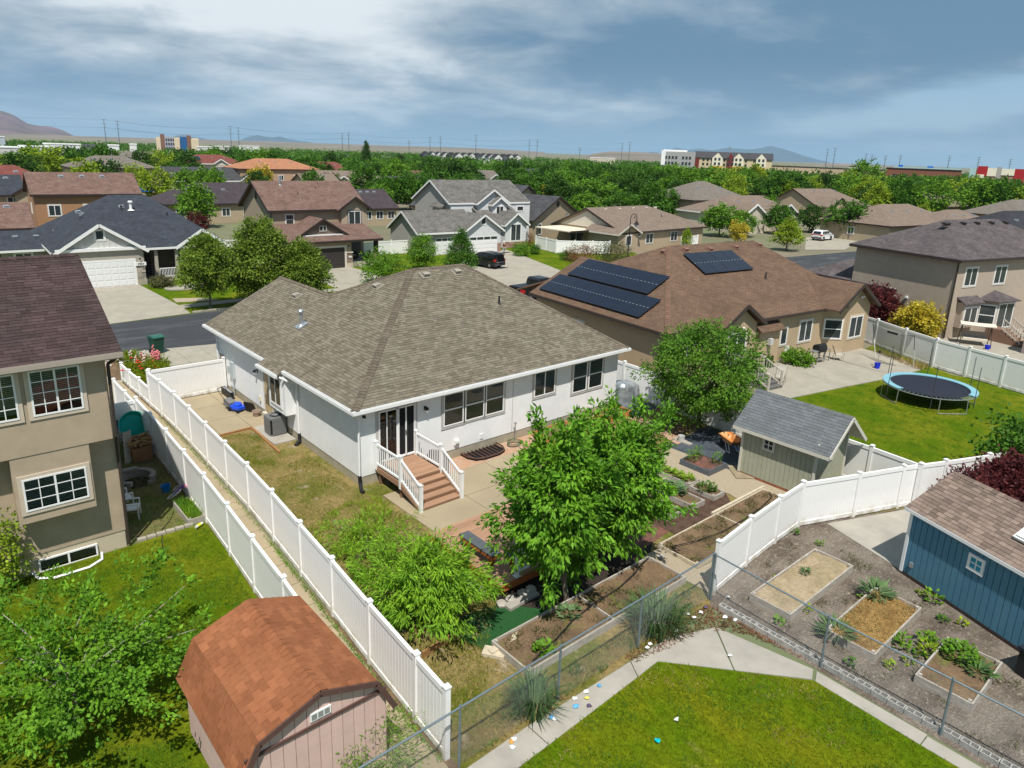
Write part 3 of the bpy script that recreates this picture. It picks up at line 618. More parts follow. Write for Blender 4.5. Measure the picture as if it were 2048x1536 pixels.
# roof fittings
for (u, v), pl in (((595, 594), 'l'), ((756, 575), 'l'), ((850, 552), 'r'), ((913, 546), 'r')):
    n = nL if pl == 'l' else nR; p = plane_pt(u, v, A, n); turtle_vent(H, p+np.array((0, 0, .04)), (1, 0) if pl == 'l' else (0, 1), .5, mat('vent_taupe', (.30, .275, .23), .8, .05, 3))
vent_pipe(H, plane_pt(998, 608, A, nR), .42, .045)
fl = plane_pt(603, 652, A, nL); vent_pipe(H, fl, .62, .085, M_metal, True); fs = MB().box(-.28, .28, -.28, .28, 0, .015).build('flashing', M_metal, H); fs.matrix_local = Matrix.Translation(Vector(fl)+Vector((0, 0, .05))) @ Matrix.Rotation(-math.atan(.5), 4, 'Y')
# window wells
M_well = mat('well_cover', (.09, .045, .035), .5, .2, 4)
for k, (xc, wd) in enumerate(((5.95, 1.0), (10.9, 1.0))):
    arc = [(xc-wd, -.02), (xc-wd, -.5), (xc-wd*.8, -.88), (xc-wd*.4, -1.02), (xc+wd*.4, -1.02), (xc+wd*.8, -.88), (xc+wd, -.5), (xc+wd, -.02)]
    t = empty('window_well', (0, 0, 0), 0, ('curved window well with a dark brown grate below the three-part rear window', 'curved window well with a brown grate below the two-pane rear window')[k], 'window well')
    MB().path([(x, y, .12) for x, y in arc], .035, 6).build('rim', M_well, t)
    MB().prism([(x, y) for x, y in arc][::-1] if False else arc[::1], .0, .04).build('well_shade_sheet', M_dark, t)  # near-black sheet at ground level stands in for the pit's shade
    for i in range(9): xx = xc-wd*.85+i*wd*1.7/8; MB().box(xx-.02, xx+.02, -.92 if abs(xx-xc) < wd*.6 else -.6, -.03, .09, .12).build('slat', M_well, t)
# ------------------------------------------------------------------ wooden steps with white rails
M_deck = mat('composite_deck', (.34, .20, .125), .75, .15, 6, island=.10, stretch=(.4, 4, 4), bump=.2, bscale=30)
M_deck_dk = mat('composite_riser', (.20, .115, .07), .8, .15, 6)
st = empty('porch_steps', (0, 0, 0), 0, 'brown composite porch steps with white balustrades below the sliding door', 'steps')
for i in range(13): MB().box(.72, 2.53, -.03-.141*(i+1)+.004, -.03-.141*i, .715, .75).build('board', M_deck, st)
MB().box(.70, 2.55, -1.88, -.02, .55, .712).build('landing_frame', M_deck_dk, st)
for i in range(4):
    zt = .75-.15*(i+1); y0 = -1.87-.33*i
    for j in range(2): MB().box(.72, 2.53, y0-.165*(j+1)+.004, y0-.165*j, zt-.035, zt).build('tread', M_deck, st)
    MB().box(.74, 2.51, y0+.0, y0+.02, zt-.0, zt+.115).build('riser', M_deck_dk, st)
MB().box(.74, 2.51, -3.2, -3.18, .05, .115).build('riser', M_deck_dk, st)
for x in (.66, 2.545): MB().xprism([(-.02, .72), (-.02, .52), (-1.75, .50), (-3.2, .06), (-3.2, .14), (-1.9, .72)], x, x+.05, 'x').build('stringer', M_deck, st)
for x, y in ((.72, -.25), (.72, -1.8)): MB().box(x, x+.09, y-.05, y+.05, 0, .55).build('support_post', M_deck_dk, st)
def newel(parent, x, y, z0, z1, s=.06, m=M_white):
    MB().box(x-s, x+s, y-s, y+s, z0, z1).build('post', m, parent); MB().xprism([(-s-.015, 0), (s+.015, 0), (s+.015, .03), (0, .075), (-s-.015, .03)], -s-.015, s+.015, 'y').build('post_cap', m, parent, (x, y, z1))
def rail(parent, x, ya, za, yb, zb, hgt=.92, n=10, m=M_white):
    for o_ in (.1, hgt): MB().bar((x, ya, za+o_), (x, yb, zb+o_), .06, .075).build('rail', m, parent)
    for i in range(n):
        t = (i+.5)/n; y, z = ya+(yb-ya)*t, za+(zb-za)*t; MB().box(x-.018, x+.018, y-.018, y+.018, z+.1, z+hgt).build('baluster', m, parent)
for x in (.70, 2.57):
    for y, z0, z1 in ((-.1, .6, 1.78), (-1.86, .45, 1.78), (-3.22, .05, 1.12)): newel(st, x, y, z0, z1)
    rail(st, x, -.16, .75, -1.8, .75, n=11); rail(st, x, -1.92, .72, -3.16, .14, hgt=.9, n=9)
# ------------------------------------------------------------------ low deck with benches
M_red = mat('stained_wood', (.36, .105, .028), .6, .2, 5, stretch=(1, .3, 3))
M_bench = mat('bench_grey', (.085, .095, .105), .65, .1, 5)
dk = empty('low_deck', (0, 0, 0), 0, 'low brown deck with an orange stained frame beside the patio', 'deck')
nb = 27
for i in range(nb): y = -5.05-i*.142; MB().box(-.2, 4.2, y-.138, y, .31, .345).build('board', M_deck, dk)
MB().box(-.22, -.18, -8.9, -5.05, .12, .33).build('frame_board', M_red, dk); MB().box(-.22, 4.2, -8.93, -8.89, .12, .33).build('frame_board', M_red, dk); MB().box(4.2, 4.24, -8.9, -5.05, .12, .33).build('frame_board', M_red, dk)
for x in (-.1, 1.4, 2.8, 4.1):
    for y in (-8.8, -7, -5.3): MB().tube((x, y, 0), (x, y, .3), .07, n=8).build('leg', M_red, dk)
def bench(x0, x1, y0, y1, z, label, along_y=True):
    b = empty('bench', ((x0+x1)/2, (y0+y1)/2, z), 0, label, 'bench'); b.location = (0, 0, 0)
    if along_y:
        w = (x1-x0)/2
        for k in range(2): MB().box(x0+k*w+.004, x0+(k+1)*w-.004, y0-.03, y1+.03, z+.42, z+.45).build('seat_board', M_bench, b)
        for yy_ in (y0+.2, y1-.2): MB().box((x0+x1)/2-.07, (x0+x1)/2+.07, yy_-.07, yy_+.07, z, z+.3).build('leg', M_red, b)
    else:
        w = (y1-y0)/2
        for k in range(2): MB().box(x0-.03, x1+.03, y0+k*w+.004, y0+(k+1)*w-.004, z+.42, z+.45).build('seat_board', M_bench, b)
        for xx_ in (x0+.2, x1-.2): MB().box(xx_-.07, xx_+.07, (y0+y1)/2-.07, (y0+y1)/2+.07, z, z+.3).build('leg', M_red, b)
    MB().box(x0+.02, x1-.02, y0, y0+.04, z+.28, z+.42).box(x0+.02, x1-.02, y1-.04, y1, z+.28, z+.42).box(x0+.02, x0+.06, y0+.04, y1-.04, z+.28, z+.42).box(x1-.06, x1-.02, y0+.04, y1-.04, z+.28, z+.42).build('apron', M_red, b)
    return b
bench(.1, .5, -8.0, -6.35, .345, 'grey topped orange bench out in the open on the low deck')
bench(.55, 2.2, -8.5, -8.1, .345, 'grey topped orange bench behind the deck railing under the cherry tree', False)
rl = empty('deck_railing', (0, 0, 0), 0, 'short white railing at the edge of the low deck under the cherry tree', 'railing')
newel(rl, .5, -8.78, .345, 1.42, .055); newel(rl, 2.4, -8.78, .345, 1.42, .055); MB().box(.40, .60, -8.88, -8.68, .345, .37).build('base_plate', M_white, rl)
for z in (.47, 1.28): MB().box(.55, 2.35, -8.81, -8.75, z, z+.06).build('rail', M_white, rl)
for i in range(13): MB().box(.65+i*.133, .685+i*.133, -8.80, -8.76, .5, 1.28).build('baluster', M_white, rl)
# ------------------------------------------------------------------ beside the house
ac = empty('air_conditioner', (-.42, 7.05, .07), 0, 'dark grey air conditioning unit on a concrete pad beside the white house', 'air conditioner')
M_ac = mat('ac_grey', (.20, .205, .21), .45, .1, 4, metal=.3)
ww = .39
def rsq(w, r=.1, n=4):
    pts = []
    for cx_, cy_, a0 in ((w-r, w-r, 0), (-w+r, w-r, 90), (-w+r, -w+r, 180), (w-r, -w+r, 270)):
        for i in range(n+1): a = math.radians(a0+90*i/n); pts.append((cx_+r*math.cos(a), cy_+r*math.sin(a)))
    return pts
MB().prism(rsq(ww-.02), .05, .80).build('core', M_black, ac); MB().prism(rsq(ww), 0, .06).build('base', M_ac, ac)
for i in range(4):
    for k in range(13):
        t = -ww+.09+k*(2*ww-.18)/12; a = i*math.pi/2; x, y = (t, -ww), None
        o = MB().box(-.021, .021, -.03, .0, .06, .78).build('louver', M_ac, ac); o.location = (t*math.cos(a)+ww*math.sin(a), t*math.sin(a)-ww*math.cos(a), 0); o.rotation_euler = (0, 0, a)
tp = MB().prism(rsq(ww+.015), .78, .86); tp.build('top_cover', M_ac, ac); MB().lathe((0, 0, .86), [(.30, .001), (.30, .012), (.27, .012), (.27, .001)], 24, False).build('fan_ring', M_ac, ac); MB().lathe((0, 0, .862), [(.27, 0), (.01, 0)], 20).build('fan_opening', M_black, ac); MB().lathe((0, 0, .865), [(.13, 0), (.13, .03), (.02, .05)], 14).build('fan_hub', M_metal, ac)
for k in range(10): a = k*math.pi/10; MB().tube((-.28*math.cos(a), -.28*math.sin(a), .885), (.28*math.cos(a), .28*math.sin(a), .885), .005, n=4).build('grille_wire', M_ac, ac)
M_edge = mat('edging_board', (.30, .155, .06), .8, .25, 6, stretch=(.5, .5, 3))
for k, (p, q, lb) in enumerate((((-3.72, 8.16, .04), (-1.08, 8.30, .04), 'brown edging board along the end of the side slab'), ((-1.08, 8.28, .04), (-1.2, 4.9, .04), 'brown edging board beside the condenser pad'))):
    o = MB().bar(p, q, .10, .12).build('edging_board', M_edge); tag(o, lb, 'board')
# lawn mower
lm = empty('lawn_mower', (-.75, 10.9, .04), math.radians(20), 'blue push lawn mower by the side door of the white house', 'lawn mower')
M_blue = mat('mower_blue', (.01, .075, .62), .35, .08, 4, spec=.5)
MB().prism([(-.24, -.34), (.24, -.34), (.27, .1), (.2, .34), (-.2, .34), (-.27, .1)], .12, .26).build('mower_deck', M_blue, lm); MB().lathe((0, -.02, .26), [(.2, 0), (.2, .1), (.16, .17), (.06, .2)], 14).build('motor_cover', M_blue, lm)
for x in (-.28, .28):
    for y, r in ((-.3, .09), (.28, .11)): MB().tube((x-.03, y, r), (x+.03, y, r), r, n=14).build('wheel', M_black, lm)
MB().path([(-.2, .3, .2), (-.22, .95, .75), (-.22, 1.15, 1.0), (.22, 1.15, 1.0), (.22, .95, .75), (.2, .3, .2)], .016, 6).path([(-.22, .95, .75), (.22, .95, .75)], .012, 6).build('handle', M_black, lm)
gb = MB(); gb.prism([(-.2, .34), (.2, .34), (.22, .75), (-.22, .75)], .18, lambda x, y: .35+.35*(y-.3)); gb.build('grass_bag', mat('bag_mesh', (.16, .16, .16), .9, .2, 20), lm)
bl = empty('plastic_cover', (-.42, 10.2, .05), 0, 'black plastic lid leaning on the wall beside the mower', 'cover'); o = MB().prism(rsq(.3, .1), 0, .05).build('panel', M_black, bl); o.rotation_euler = (0, math.radians(68), math.radians(30)); o.location = (0, 0, .3)
fpn = empty('flower_pot', (-.3, 9.65, .04), 0, 'small round terracotta-grey pot by the side door', 'pot'); MB().lathe((0, 0, 0), [(.13, 0), (.19, .22), (.21, .22), (.21, .28), (.18, .28), (.15, .1)], 16).build('bowl', mat('pot_clay', (.34, .25, .20), .8, .15, 6), fpn); MB().lathe((0, 0, .2), [(.18, 0), (.01, .03)], 12).build('soil', M_soil, fpn)
for k, (y0, y1) in enumerate(((13.1, 14.1),)):
    o = empty('planter_box', (0, 0, 0), 0, 'long dark planter box against the wall below the electric meter', 'planter'); MB().box(-.5, -.3, 12.6, 13.9, .04, .42).build('box', M_black, o); MB().box(-.46, -.34, 12.65, 13.85, .40, .43).build('rim', M_metal, o)
# silver covered grill by the right corner, black covered smoker by the steps
def lumpy(name, m, prof_fn, nx=26, nz=14, seed=1):
    rr = np.random.default_rng(seed); V = []; F = []
    for j in range(nz+1):
        for i in range(nx): V.append(prof_fn(2*math.pi*i/nx, j/nz, rr))
    for j in range(nz):
        for i in range(nx): F.append((j*nx+i, j*nx+(i+1) % nx, (j+1)*nx+(i+1) % nx, (j+1)*nx+i))
    F.append(tuple(range(nz*nx, (nz+1)*nx))); return MB().add(V, F)
def grill_prof(L_, Wd, Hh, fold=.06, flare=.12):
    def fn(a, t, rr):
        c, s = math.cos(a), math.sin(a); k = (abs(c)**5+abs(s)**5)**(-1/5); sc = 1+flare*(1-t)**2-(.25*max(0, t-.75)/.25 if t > .75 else 0)
        w = fold*(1-t*.5)*math.sin(a*9+3*t)+fold*.6*math.sin(a*17+1.7)*(1-t)+rr.normal(0, .012)
        return (L_*c*k*sc*(1+w), Wd*s*k*sc*(1+w), Hh*(1-(1-t)**1.25)*(1-.10*c)+rr.normal(0, .008))
    return fn
M_silver = mat('silver_tarp', (.46, .50, .52), .28, .15, 3, metal=.55, bump=.6, bscale=9, col2=(.30, .33, .35), mscale=2.2)
cg = empty('covered_grill', (16.35, .35, .012), math.radians(8), 'grill wrapped in a crinkled silver tarp beside the white house', 'covered grill'); lumpy('tarp', M_silver, grill_prof(.78, .5, 1.15, .09, .2), seed=4).build('tarp', M_silver, cg, smooth=True)
sm = empty('covered_smoker', (3.05, -.95, .05), 0, 'round smoker under a black cover next to the porch steps', 'covered smoker'); lumpy('c', M_black, grill_prof(.36, .36, 1.0, .03, .1), seed=6).build('cover', mat('black_cover', (.02, .021, .024), .5, .2, 4), sm, smooth=True)
# hose reel pipe by the wall and coiled hose
hs = empty('garden_hose', (7.6, -.55, .02), 0, 'coiled garden hose on gravel near the rear wall of the white house', 'hose'); 
MB().path([(.34*math.cos(t*.5)*(1+.03*math.sin(t*3)), .26*math.sin(t*.5), .02+.004*t) for t in range(0, 44)], .014, 5).build('hose', mat('hose_green', (.04, .10, .055), .5, .1, 5), hs); MB().tube((.35, .35, 0), (.35, .35, .85), .025).box(.3, .4, .3, .4, .85, .92).build('stand_pipe', M_metal, hs)
# ------------------------------------------------------------------ white vinyl fences
M_vinyl = mat('fence_vinyl', (.80, .795, .775), .5, .05, 1.5, spec=.35, col2=(.74, .735, .71), mscale=.7, mcut=(.5, .8))
_vn, _vl = M_vinyl.node_tree.nodes, M_vinyl.node_tree.links        # splashed soil along the foot of the fences
_b = _vn['Principled BSDF']; _src = _b.inputs['Base Color'].links[0].from_socket; _g = _vn.new('ShaderNodeNewGeometry'); _s = _vn.new('ShaderNodeSeparateXYZ'); _vl.new(_g.outputs['Position'], _s.inputs[0]); _mr = _vn.new('ShaderNodeMapRange'); _mr.inputs[1].default_value = .42; _mr.inputs[2].default_value = .04; _vl.new(_s.outputs[2], _mr.inputs[0])
_n = _vn.new('ShaderNodeTexNoise'); _n.inputs['Scale'].default_value = 3.5; _n.inputs['Detail'].default_value = 7; _vl.new(_g.outputs['Position'], _n.inputs['Vector']); _m2 = _vn.new('ShaderNodeMapRange'); _m2.inputs[1].default_value = .38; _m2.inputs[2].default_value = .72; _vl.new(_n.outputs[0], _m2.inputs[0]); _mm = _vn.new('ShaderNodeMath'); _mm.operation = 'MULTIPLY'; _vl.new(_mr.outputs[0], _mm.inputs[0]); _vl.new(_m2.outputs[0], _mm.inputs[1])
_mx = _vn.new('ShaderNodeMix'); _mx.data_type = 'RGBA'; _vl.new(_mm.outputs[0], _mx.inputs[0]); _vl.new(_src, _mx.inputs[6]); _mx.inputs[7].default_value = (.36, .30, .19, 1); _vl.new(_mx.outputs[2], _b.inputs['Base Color'])
_pk = {}
def vinyl_fence(pts, h, label, pickets=True, pw=.152, cat='fence', group=None, post_h=.1, name='vinyl_fence', ends=(True, True), base=.05):
    root = empty(name, (0, 0, 0), 0, label, cat, group)
    hs_ = h if isinstance(h, (list, tuple)) else [h]*len(pts)
    for i, (x, y) in enumerate(pts):
        if (i == 0 and not ends[0]) or (i == len(pts)-1 and not ends[1]): continue
        ph = max(hs_[i], hs_[i-1] if i else 0)
        k = ('post', round(ph, 2))
        if k not in _pk: _pk[k] = MB().box(-.064, .064, -.064, .064, 0, ph).mesh('post', M_vinyl)
        if 'cap' not in _pk: _pk['cap'] = MB().add([(-.08, -.08, 0), (.08, -.08, 0), (.08, .08, 0), (-.08, .08, 0), (-.08, -.08, .035), (.08, -.08, .035), (.08, .08, .035), (-.08, .08, .035), (0, 0, .075)], [(0, 3, 2, 1), (0, 1, 5, 4), (1, 2, 6, 5), (2, 3, 7, 6), (3, 0, 4, 7), (4, 5, 8), (5, 6, 8), (6, 7, 8), (7, 4, 8)]).mesh('post_cap', M_vinyl)
        nx = pts[min(i+1, len(pts)-1)]; pv = pts[max(i-1, 0)]; a = math.atan2(nx[1]-pv[1], nx[0]-pv[0])
        o = link('post', _pk[k], root, (x, y, 0), a); link('post_cap', _pk['cap'], o, (0, 0, ph))
    for i in range(len(pts)-1):
        (xa, ya), (xb, yb) = pts[i], pts[i+1]; hh_ = hs_[i]-.06; d = np.array([xb-xa, yb-ya]); L_ = np.linalg.norm(d); d /= L_; a = math.atan2(d[1], d[0])
        p = np.array([xa, ya])+d*.066; ln = L_-.132
        for nm, z0, z1, w in (('top_rail', hh_-.15, hh_, .045), ('bottom_rail', base, base+.16, .045)):
            k = (nm, round(hh_, 2))
            if k not in _pk: _pk[k] = MB().box(0, 1, -w, w, z0, z1).mesh(nm, M_vinyl)
            o = link(nm, _pk[k], root, (p[0], p[1], 0), a); o.scale = (ln, 1, 1)
        if pickets:
            n = max(3, round(ln/pw)); k = ('picket', round(hh_, 2))
            if k not in _pk: _pk[k] = MB().add([(0, -.016, base+.15), (.03, -.022, base+.15), (.97, -.022, base+.15), (1, -.016, base+.15), (0, .016, base+.15), (.03, .022, base+.15), (.97, .022, base+.15), (1, .016, base+.15)]+[(x, y, hh_-.14) for x, y in ((0, -.016), (.03, -.022), (.97, -.022), (1, -.016), (0, .016), (.03, .022), (.97, .022), (1, .016))], [(0, 1, 9, 8), (1, 2, 10, 9), (2, 3, 11, 10), (5, 4, 12, 13), (6, 5, 13, 14), (7, 6, 14, 15), (4, 0, 8, 12), (3, 7, 15, 11)]).mesh('picket', M_vinyl)
            for j in range(n): q = p+d*(ln*j/n); o = link('picket', _pk[k], root, (q[0], q[1], 0), a); o.scale = (ln/n-.003, 1, 1)
        else:
            k = ('panel', round(hh_, 2))
            if k not in _pk: _pk[k] = MB().box(0, 1, -.02, .02, base+.16, hh_-.15).mesh('panel', M_vinyl)
            o = link('panel', _pk[k], root, (p[0], p[1], 0), a); o.scale = (ln, 1, 1)
    return root
vinyl_fence([(x, y) for x, y in RF[1:13]]+[(-4.985, -12.65)], 1.88, 'long white vinyl fence between the alley and the white house yard')
vinyl_fence([(-4.04, 19.1), (-4.02, 17.5), (-3.96, 15.85), (-3.935, 14.2)], 1.05, 'low white vinyl fence beside the pink flower bed', pickets=False, ends=(True, False))
vinyl_fence(LF[1:10], 1.88, 'long white vinyl fence between the alley and the tan two-storey house')
vinyl_fence([(-5.37, 14.5), (-5.38, 12.35), (-5.388, 10.44)], 1.6, 'short white vinyl fence section at the street end of the alley', pickets=False, ends=(True, False))
vinyl_fence([(-8.0, 10.15), (-5.46, 10.25)], 1.85, 'white vinyl cross fence behind the wood pile', pickets=False, ends=(True, False))
g = vinyl_fence([(-3.80, 14.37), (-.12, 14.34)], 1.85, 'wide white vinyl gate between the alley fence and the white house', pw=.12, cat='gate', name='vinyl_gate')
for z in (.35, 1.0, 1.6): MB().box(-.16, -.10, 14.28, 14.31, z-.06, z+.06).build('hinge', M_metal, g)
vinyl_fence([(17.42, 13.5), (17.42, 11.1), (17.41, 8.7), (17.40, 6.2), (17.40, 3.8), (17.40, 1.3), (17.38, -1.1), (17.2, -3.5), (17.02, -5.9), (16.85, -8.2), (16.66, -10.5), (16.52, -12.6), (16.3, -14.55)], 1.88, 'white vinyl fence between the white house and the solar panel house')
vinyl_fence([(5.02, -12.87), (7.2, -12.66), (9.32, -12.51), (11.09, -12.44), (13.55, -13.38), (15.66, -14.16), (17.6, -15.0), (19.8, -15.9), (22, -16.8)], 1.84, 'white vinyl fence with a bend behind the green shed')
vinyl_fence([(42.9, .5), (41.5, -2.6), (40.1, -5.1), (38.85, -7.5), (38.25, -9.63), (37.66, -11.75), (37.05, -13.9), (36.4, -16.1), (35.8, -18.3)], 2.0, 'white vinyl fence behind the trampoline')
# ------------------------------------------------------------------ chain-link fence
M_galv = mat('galvanised_pipe', (.20, .25, .28), .45, .12, 5, metal=.5, spec=.5)
M_wire = mat('chain_wire', (.22, .235, .245), .5, .1, 5, metal=.4)
def chain_link(pts, h, label, rail_r=.024):
    root = empty('chain_link_fence', (0, 0, 0), 0, label, 'chain-link fence')
    for x, y in pts:
        o = MB().tube((x, y, 0), (x, y, h), .03, n=10).lathe((x, y, h), [(.036, -.05), (.036, 0), (.02, .04)], 10).build('post', M_galv, root)
        for z in (.4, .9): MB().lathe((x, y, z), [(.036, -.012), (.036, .012)], 10, False).build('tie_band', M_galv, o)
    for (xa, ya), (xb, yb) in zip(pts, pts[1:]):
        MB().tube((xa, ya, h-.03), (xb, yb, h-.03), rail_r, n=10).build('top_rail', M_galv, root)
        d = np.array([xb-xa, yb-ya]); L_ = np.linalg.norm(d); d /= L_; cell = .088; z0, z1 = .05, h-.05; b = MB(); hh_ = z1-z0
        s = -hh_
        while s < L_:
            for sg in (1, -1):
                # line x = s + t, z = t (sg 1) or z = hh - t
                t0, t1 = max(0, -s), min(hh_, L_-s)
                if t1-t0 > .03:
                    pa = (s+t0, t0 if sg > 0 else hh_-t0); pb = (s+t1, t1 if sg > 0 else hh_-t1); off = .003*sg
                    b.tube((xa+d[0]*pa[0]-d[1]*off, ya+d[1]*pa[0]+d[0]*off, z0+pa[1]), (xa+d[0]*pb[0]-d[1]*off, ya+d[1]*pb[0]+d[0]*off, z0+pb[1]), .0017, n=3, cap=False)
            s += cell
        w = b.build('wire_mesh', M_wire, root, recalc=False); w['kind'] = 'stuff'
chain_link([(-11, -13.06), (-7.95, -13.04), (-4.9, -13.02), (-1.86, -13.0), (1.22, -13.0), (4.66, -12.95)], 1.6, 'chain-link fence along the back of the white house yard')
chain_link([(4.66, -13.02), (4.45, -16.58), (4.46, -19.5), (4.45, -22.6), (4.4, -25.6)], 1.6, 'chain-link fence between the wood chip lot and the mown field')
# hollow concrete blocks below it
M_block = mat('concrete_block', (.40, .385, .355), .95, .2, 6, bump=.3, bscale=60)
bm_ = MB()
bm_.box(-.195, .195, -.095, -.065, 0, .19).box(-.195, .195, .065, .095, 0, .19).box(-.195, -.165, -.065, .065, 0, .19).box(.165, .195, -.065, .065, 0, .19).box(-.015, .015, -.065, .065, 0, .19).box(-.165, -.015, -.065, .065, 0, .05).box(.015, .165, -.065, .065, 0, .05)
blk = bm_.mesh('concrete_block', M_block); row = empty('block_edging', (0, 0, 0), 0, 'row of hollow grey concrete blocks under the chain-link fence', 'edging')
yb_ = -13.6
while yb_ > -24: link('concrete_block', blk, row, (4.58+random.uniform(-.015, .015), yb_, -.04), math.pi/2+random.uniform(-.03, .03)); yb_ -= .405
# ------------------------------------------------------------------ raised beds
M_board_grey = mat('weathered_board', (.40, .37, .325), .9, .2, 5, stretch=(1, 1, 4), bump=.3, bscale=30, col2=(.33, .29, .24), mscale=3)
M_board_lt = mat('pale_board', (.50, .43, .32), .9, .2, 5, stretch=(1, 1, 4), bump=.3, bscale=30)
M_orange = mat('orange_board', (.46, .20, .07), .8, .2, 5)
M_slate = mat('slate_plastic', (.10, .11, .125), .6, .1, 4)
def raised_bed(x0, x1, y0, y1, h, label, m=None, soil=None, dividers=(), t=.045, fill=.7, skew=0., name='raised_bed'):
    m = m or M_board_grey; r = empty(name, ((x0+x1)/2, (y0+y1)/2, 0), skew, label, 'raised bed'); hx, hy = (x1-x0)/2, (y1-y0)/2
    MB().box(-hx, hx, -hy, -hy+t, 0, h).build('board', m, r); MB().box(-hx, hx, hy-t, hy, 0, h).build('board', m, r); MB().box(-hx, -hx+t, -hy+t, hy-t, 0, h-.006).build('board', m, r); MB().box(hx-t, hx, -hy+t, hy-t, 0, h-.006).build('board', m, r)
    for d in dividers: MB().box(d-(x0+x1)/2-t/2, d-(x0+x1)/2+t/2, -hy+t, hy-t, 0, h-.01).build('divider', m, r)
    for sx in (-1, 1):
        for sy in (-1, 1): MB().box(sx*(hx-t-.05)-.04, sx*(hx-t-.05)+.04, sy*(hy-t-.05)-.04, sy*(hy-t-.05)+.04, 0, h+.02).build('corner_post', m, r)
    nx, ny = max(4, int((x1-x0)/.25)), max(4, int((y1-y0)/.25)); b = MB(); rr = np.random.default_rng(int(abs(x0*100+y0*37)) % 9999)
    V = [(-hx+t+(2*hx-2*t)*i/nx, -hy+t+(2*hy-2*t)*j/ny, h*fill+rr.normal(0, .018)) for j in range(ny+1) for i in range(nx+1)]
    b.add(V, [(j*(nx+1)+i, j*(nx+1)+i+1, (j+1)*(nx+1)+i+1, (j+1)*(nx+1)+i) for j in range(ny) for i in range(nx)]); b.build('soil', soil or M_soil, r, smooth=True, recalc=False)
    return r
raised_bed(-1.92, 4.82, -12.0, -10.5, .24, 'long weathered raised bed along the chain-link fence', dividers=(1.42,), soil=M_soil)
raised_bed(5.78, 12.65, -11.78, -10.15, .16, 'long low raised bed along the bent white fence', m=M_board_lt, dividers=(9.3,), soil=M_soil)
raised_bed(5.58, 9.7, -15.1, -13.78, .28, 'raised bed of bare dry soil nearest the bent white fence', soil=M_soil_dry)
M_straw = mat('straw_fill', (.36, .215, .075), .95, .4, 12, bump=1, bscale=30, col2=(.24, .135, .045), mscale=1.8)
raised_bed(5.76, 9.05, -17.42, -16.05, .28, 'raised bed filled with orange-brown straw', soil=M_straw)
raised_bed(5.82, 8.2, -19.74, -18.4, .28, 'raised bed with a leafy green plant nearest the dark bin', soil=M_soil)
raised_bed(10.45, 11.1, -8.15, -6.2, .22, 'narrow pale planter with lettuces by the gravel', m=M_board_grey)
raised_bed(10.3, 11.05, -9.4, -8.22, .22, 'narrow pale planter with bushy herbs by the gravel', m=M_board_grey)
raised_bed(8.95, 9.75, -9.35, -7.6, .24, 'weathered planter with grey-green squash leaves in dark mulch', m=M_board_grey)
raised_bed(7.55, 8.4, -9.3, -8.3, .24, 'small weathered planter half hidden by the cherry tree', m=M_board_grey)
raised_bed(12.05, 13.35, -8.0, -6.5, .28, 'square slate-grey plastic planter in front of the green shed', m=M_slate, soil=M_mulch_red, fill=.8)
raised_bed(13.3, 15.05, -1.32, -.35, .3, 'orange timber planter at the rear corner of the white house', m=M_orange)
raised_bed(9.0, 11.2, -2.0, -.3, .3, 'orange timber planter under the two-pane rear window', m=M_orange)
raised_bed(-6.2, -5.62, .95, 2.75, .22, 'grassy bed with a low concrete edge against the alley fence', m=M_conc_grey, soil=M_lawn, fill=.95)
for k, (p, q, lb) in enumerate((((-3.6, -9.68, .1), (-2.42, -9.55, .1), 'old plank holding the peach tree bed'), ((-2.15, -10.72, .1), (-.5, -10.66, .12), 'pale timber beam lying beside the long raised bed'), ((-2.2, -10.5, .06), (-1.85, -11.0, .06), 'short pale timber sleeper at the corner of the long raised bed'), ((9.3, -9.98, .06), (13.0, -10.0, .06), 'long timber strip between mulch and the low bed'))):
    o = MB().bar(p, q, (.06, .2, .35, .1)[k], (.22, .1, .1, .1)[k]).build('timber', (M_edge, M_board_lt, M_board_lt, M_board_lt)[k]); tag(o, lb, 'timber')
for k, (x, y) in enumerate(((15.6, -3.15), (16.2, -2.85))):
    o = MB().lathe((x, y, .036), [(.36, 0), (.36, .05), (.30, .05), (.28, .02), (.01, .02)], 24).build('black_ring', M_black); tag(o, ('round black tree ring nearer the pink gravel', 'round black tree ring nearer the small tree')[k], 'tree ring')
o = MB().lathe((14.22, -5.0, .03), [(.14, 0), (.16, .3), (.17, .3), (.15, .28), (.13, .05)], 16).build('bucket', mat('grey_bucket', (.5, .5, .48), .6, .05, 3)); tag(o, 'pale bucket at the end of the pink gravel strip', 'bucket')
MB().box(14.1, 14.4, -5.55, -4.6, .03, .09).build('paver', M_conc_grey); bpy.context.scene.objects['paver']['label'] = 'narrow concrete paver at the end of the pink gravel strip'; bpy.context.scene.objects['paver']['category'] = 'paver'
o = MB().lathe((5.35, -10.62, .03), [(.12, 0), (.14, .06), (.12, .07), (.01, .07)], 14).build('stone_disc', M_conc_grey); tag(o, 'small round grey stepping disc on the gravel path', 'stone')
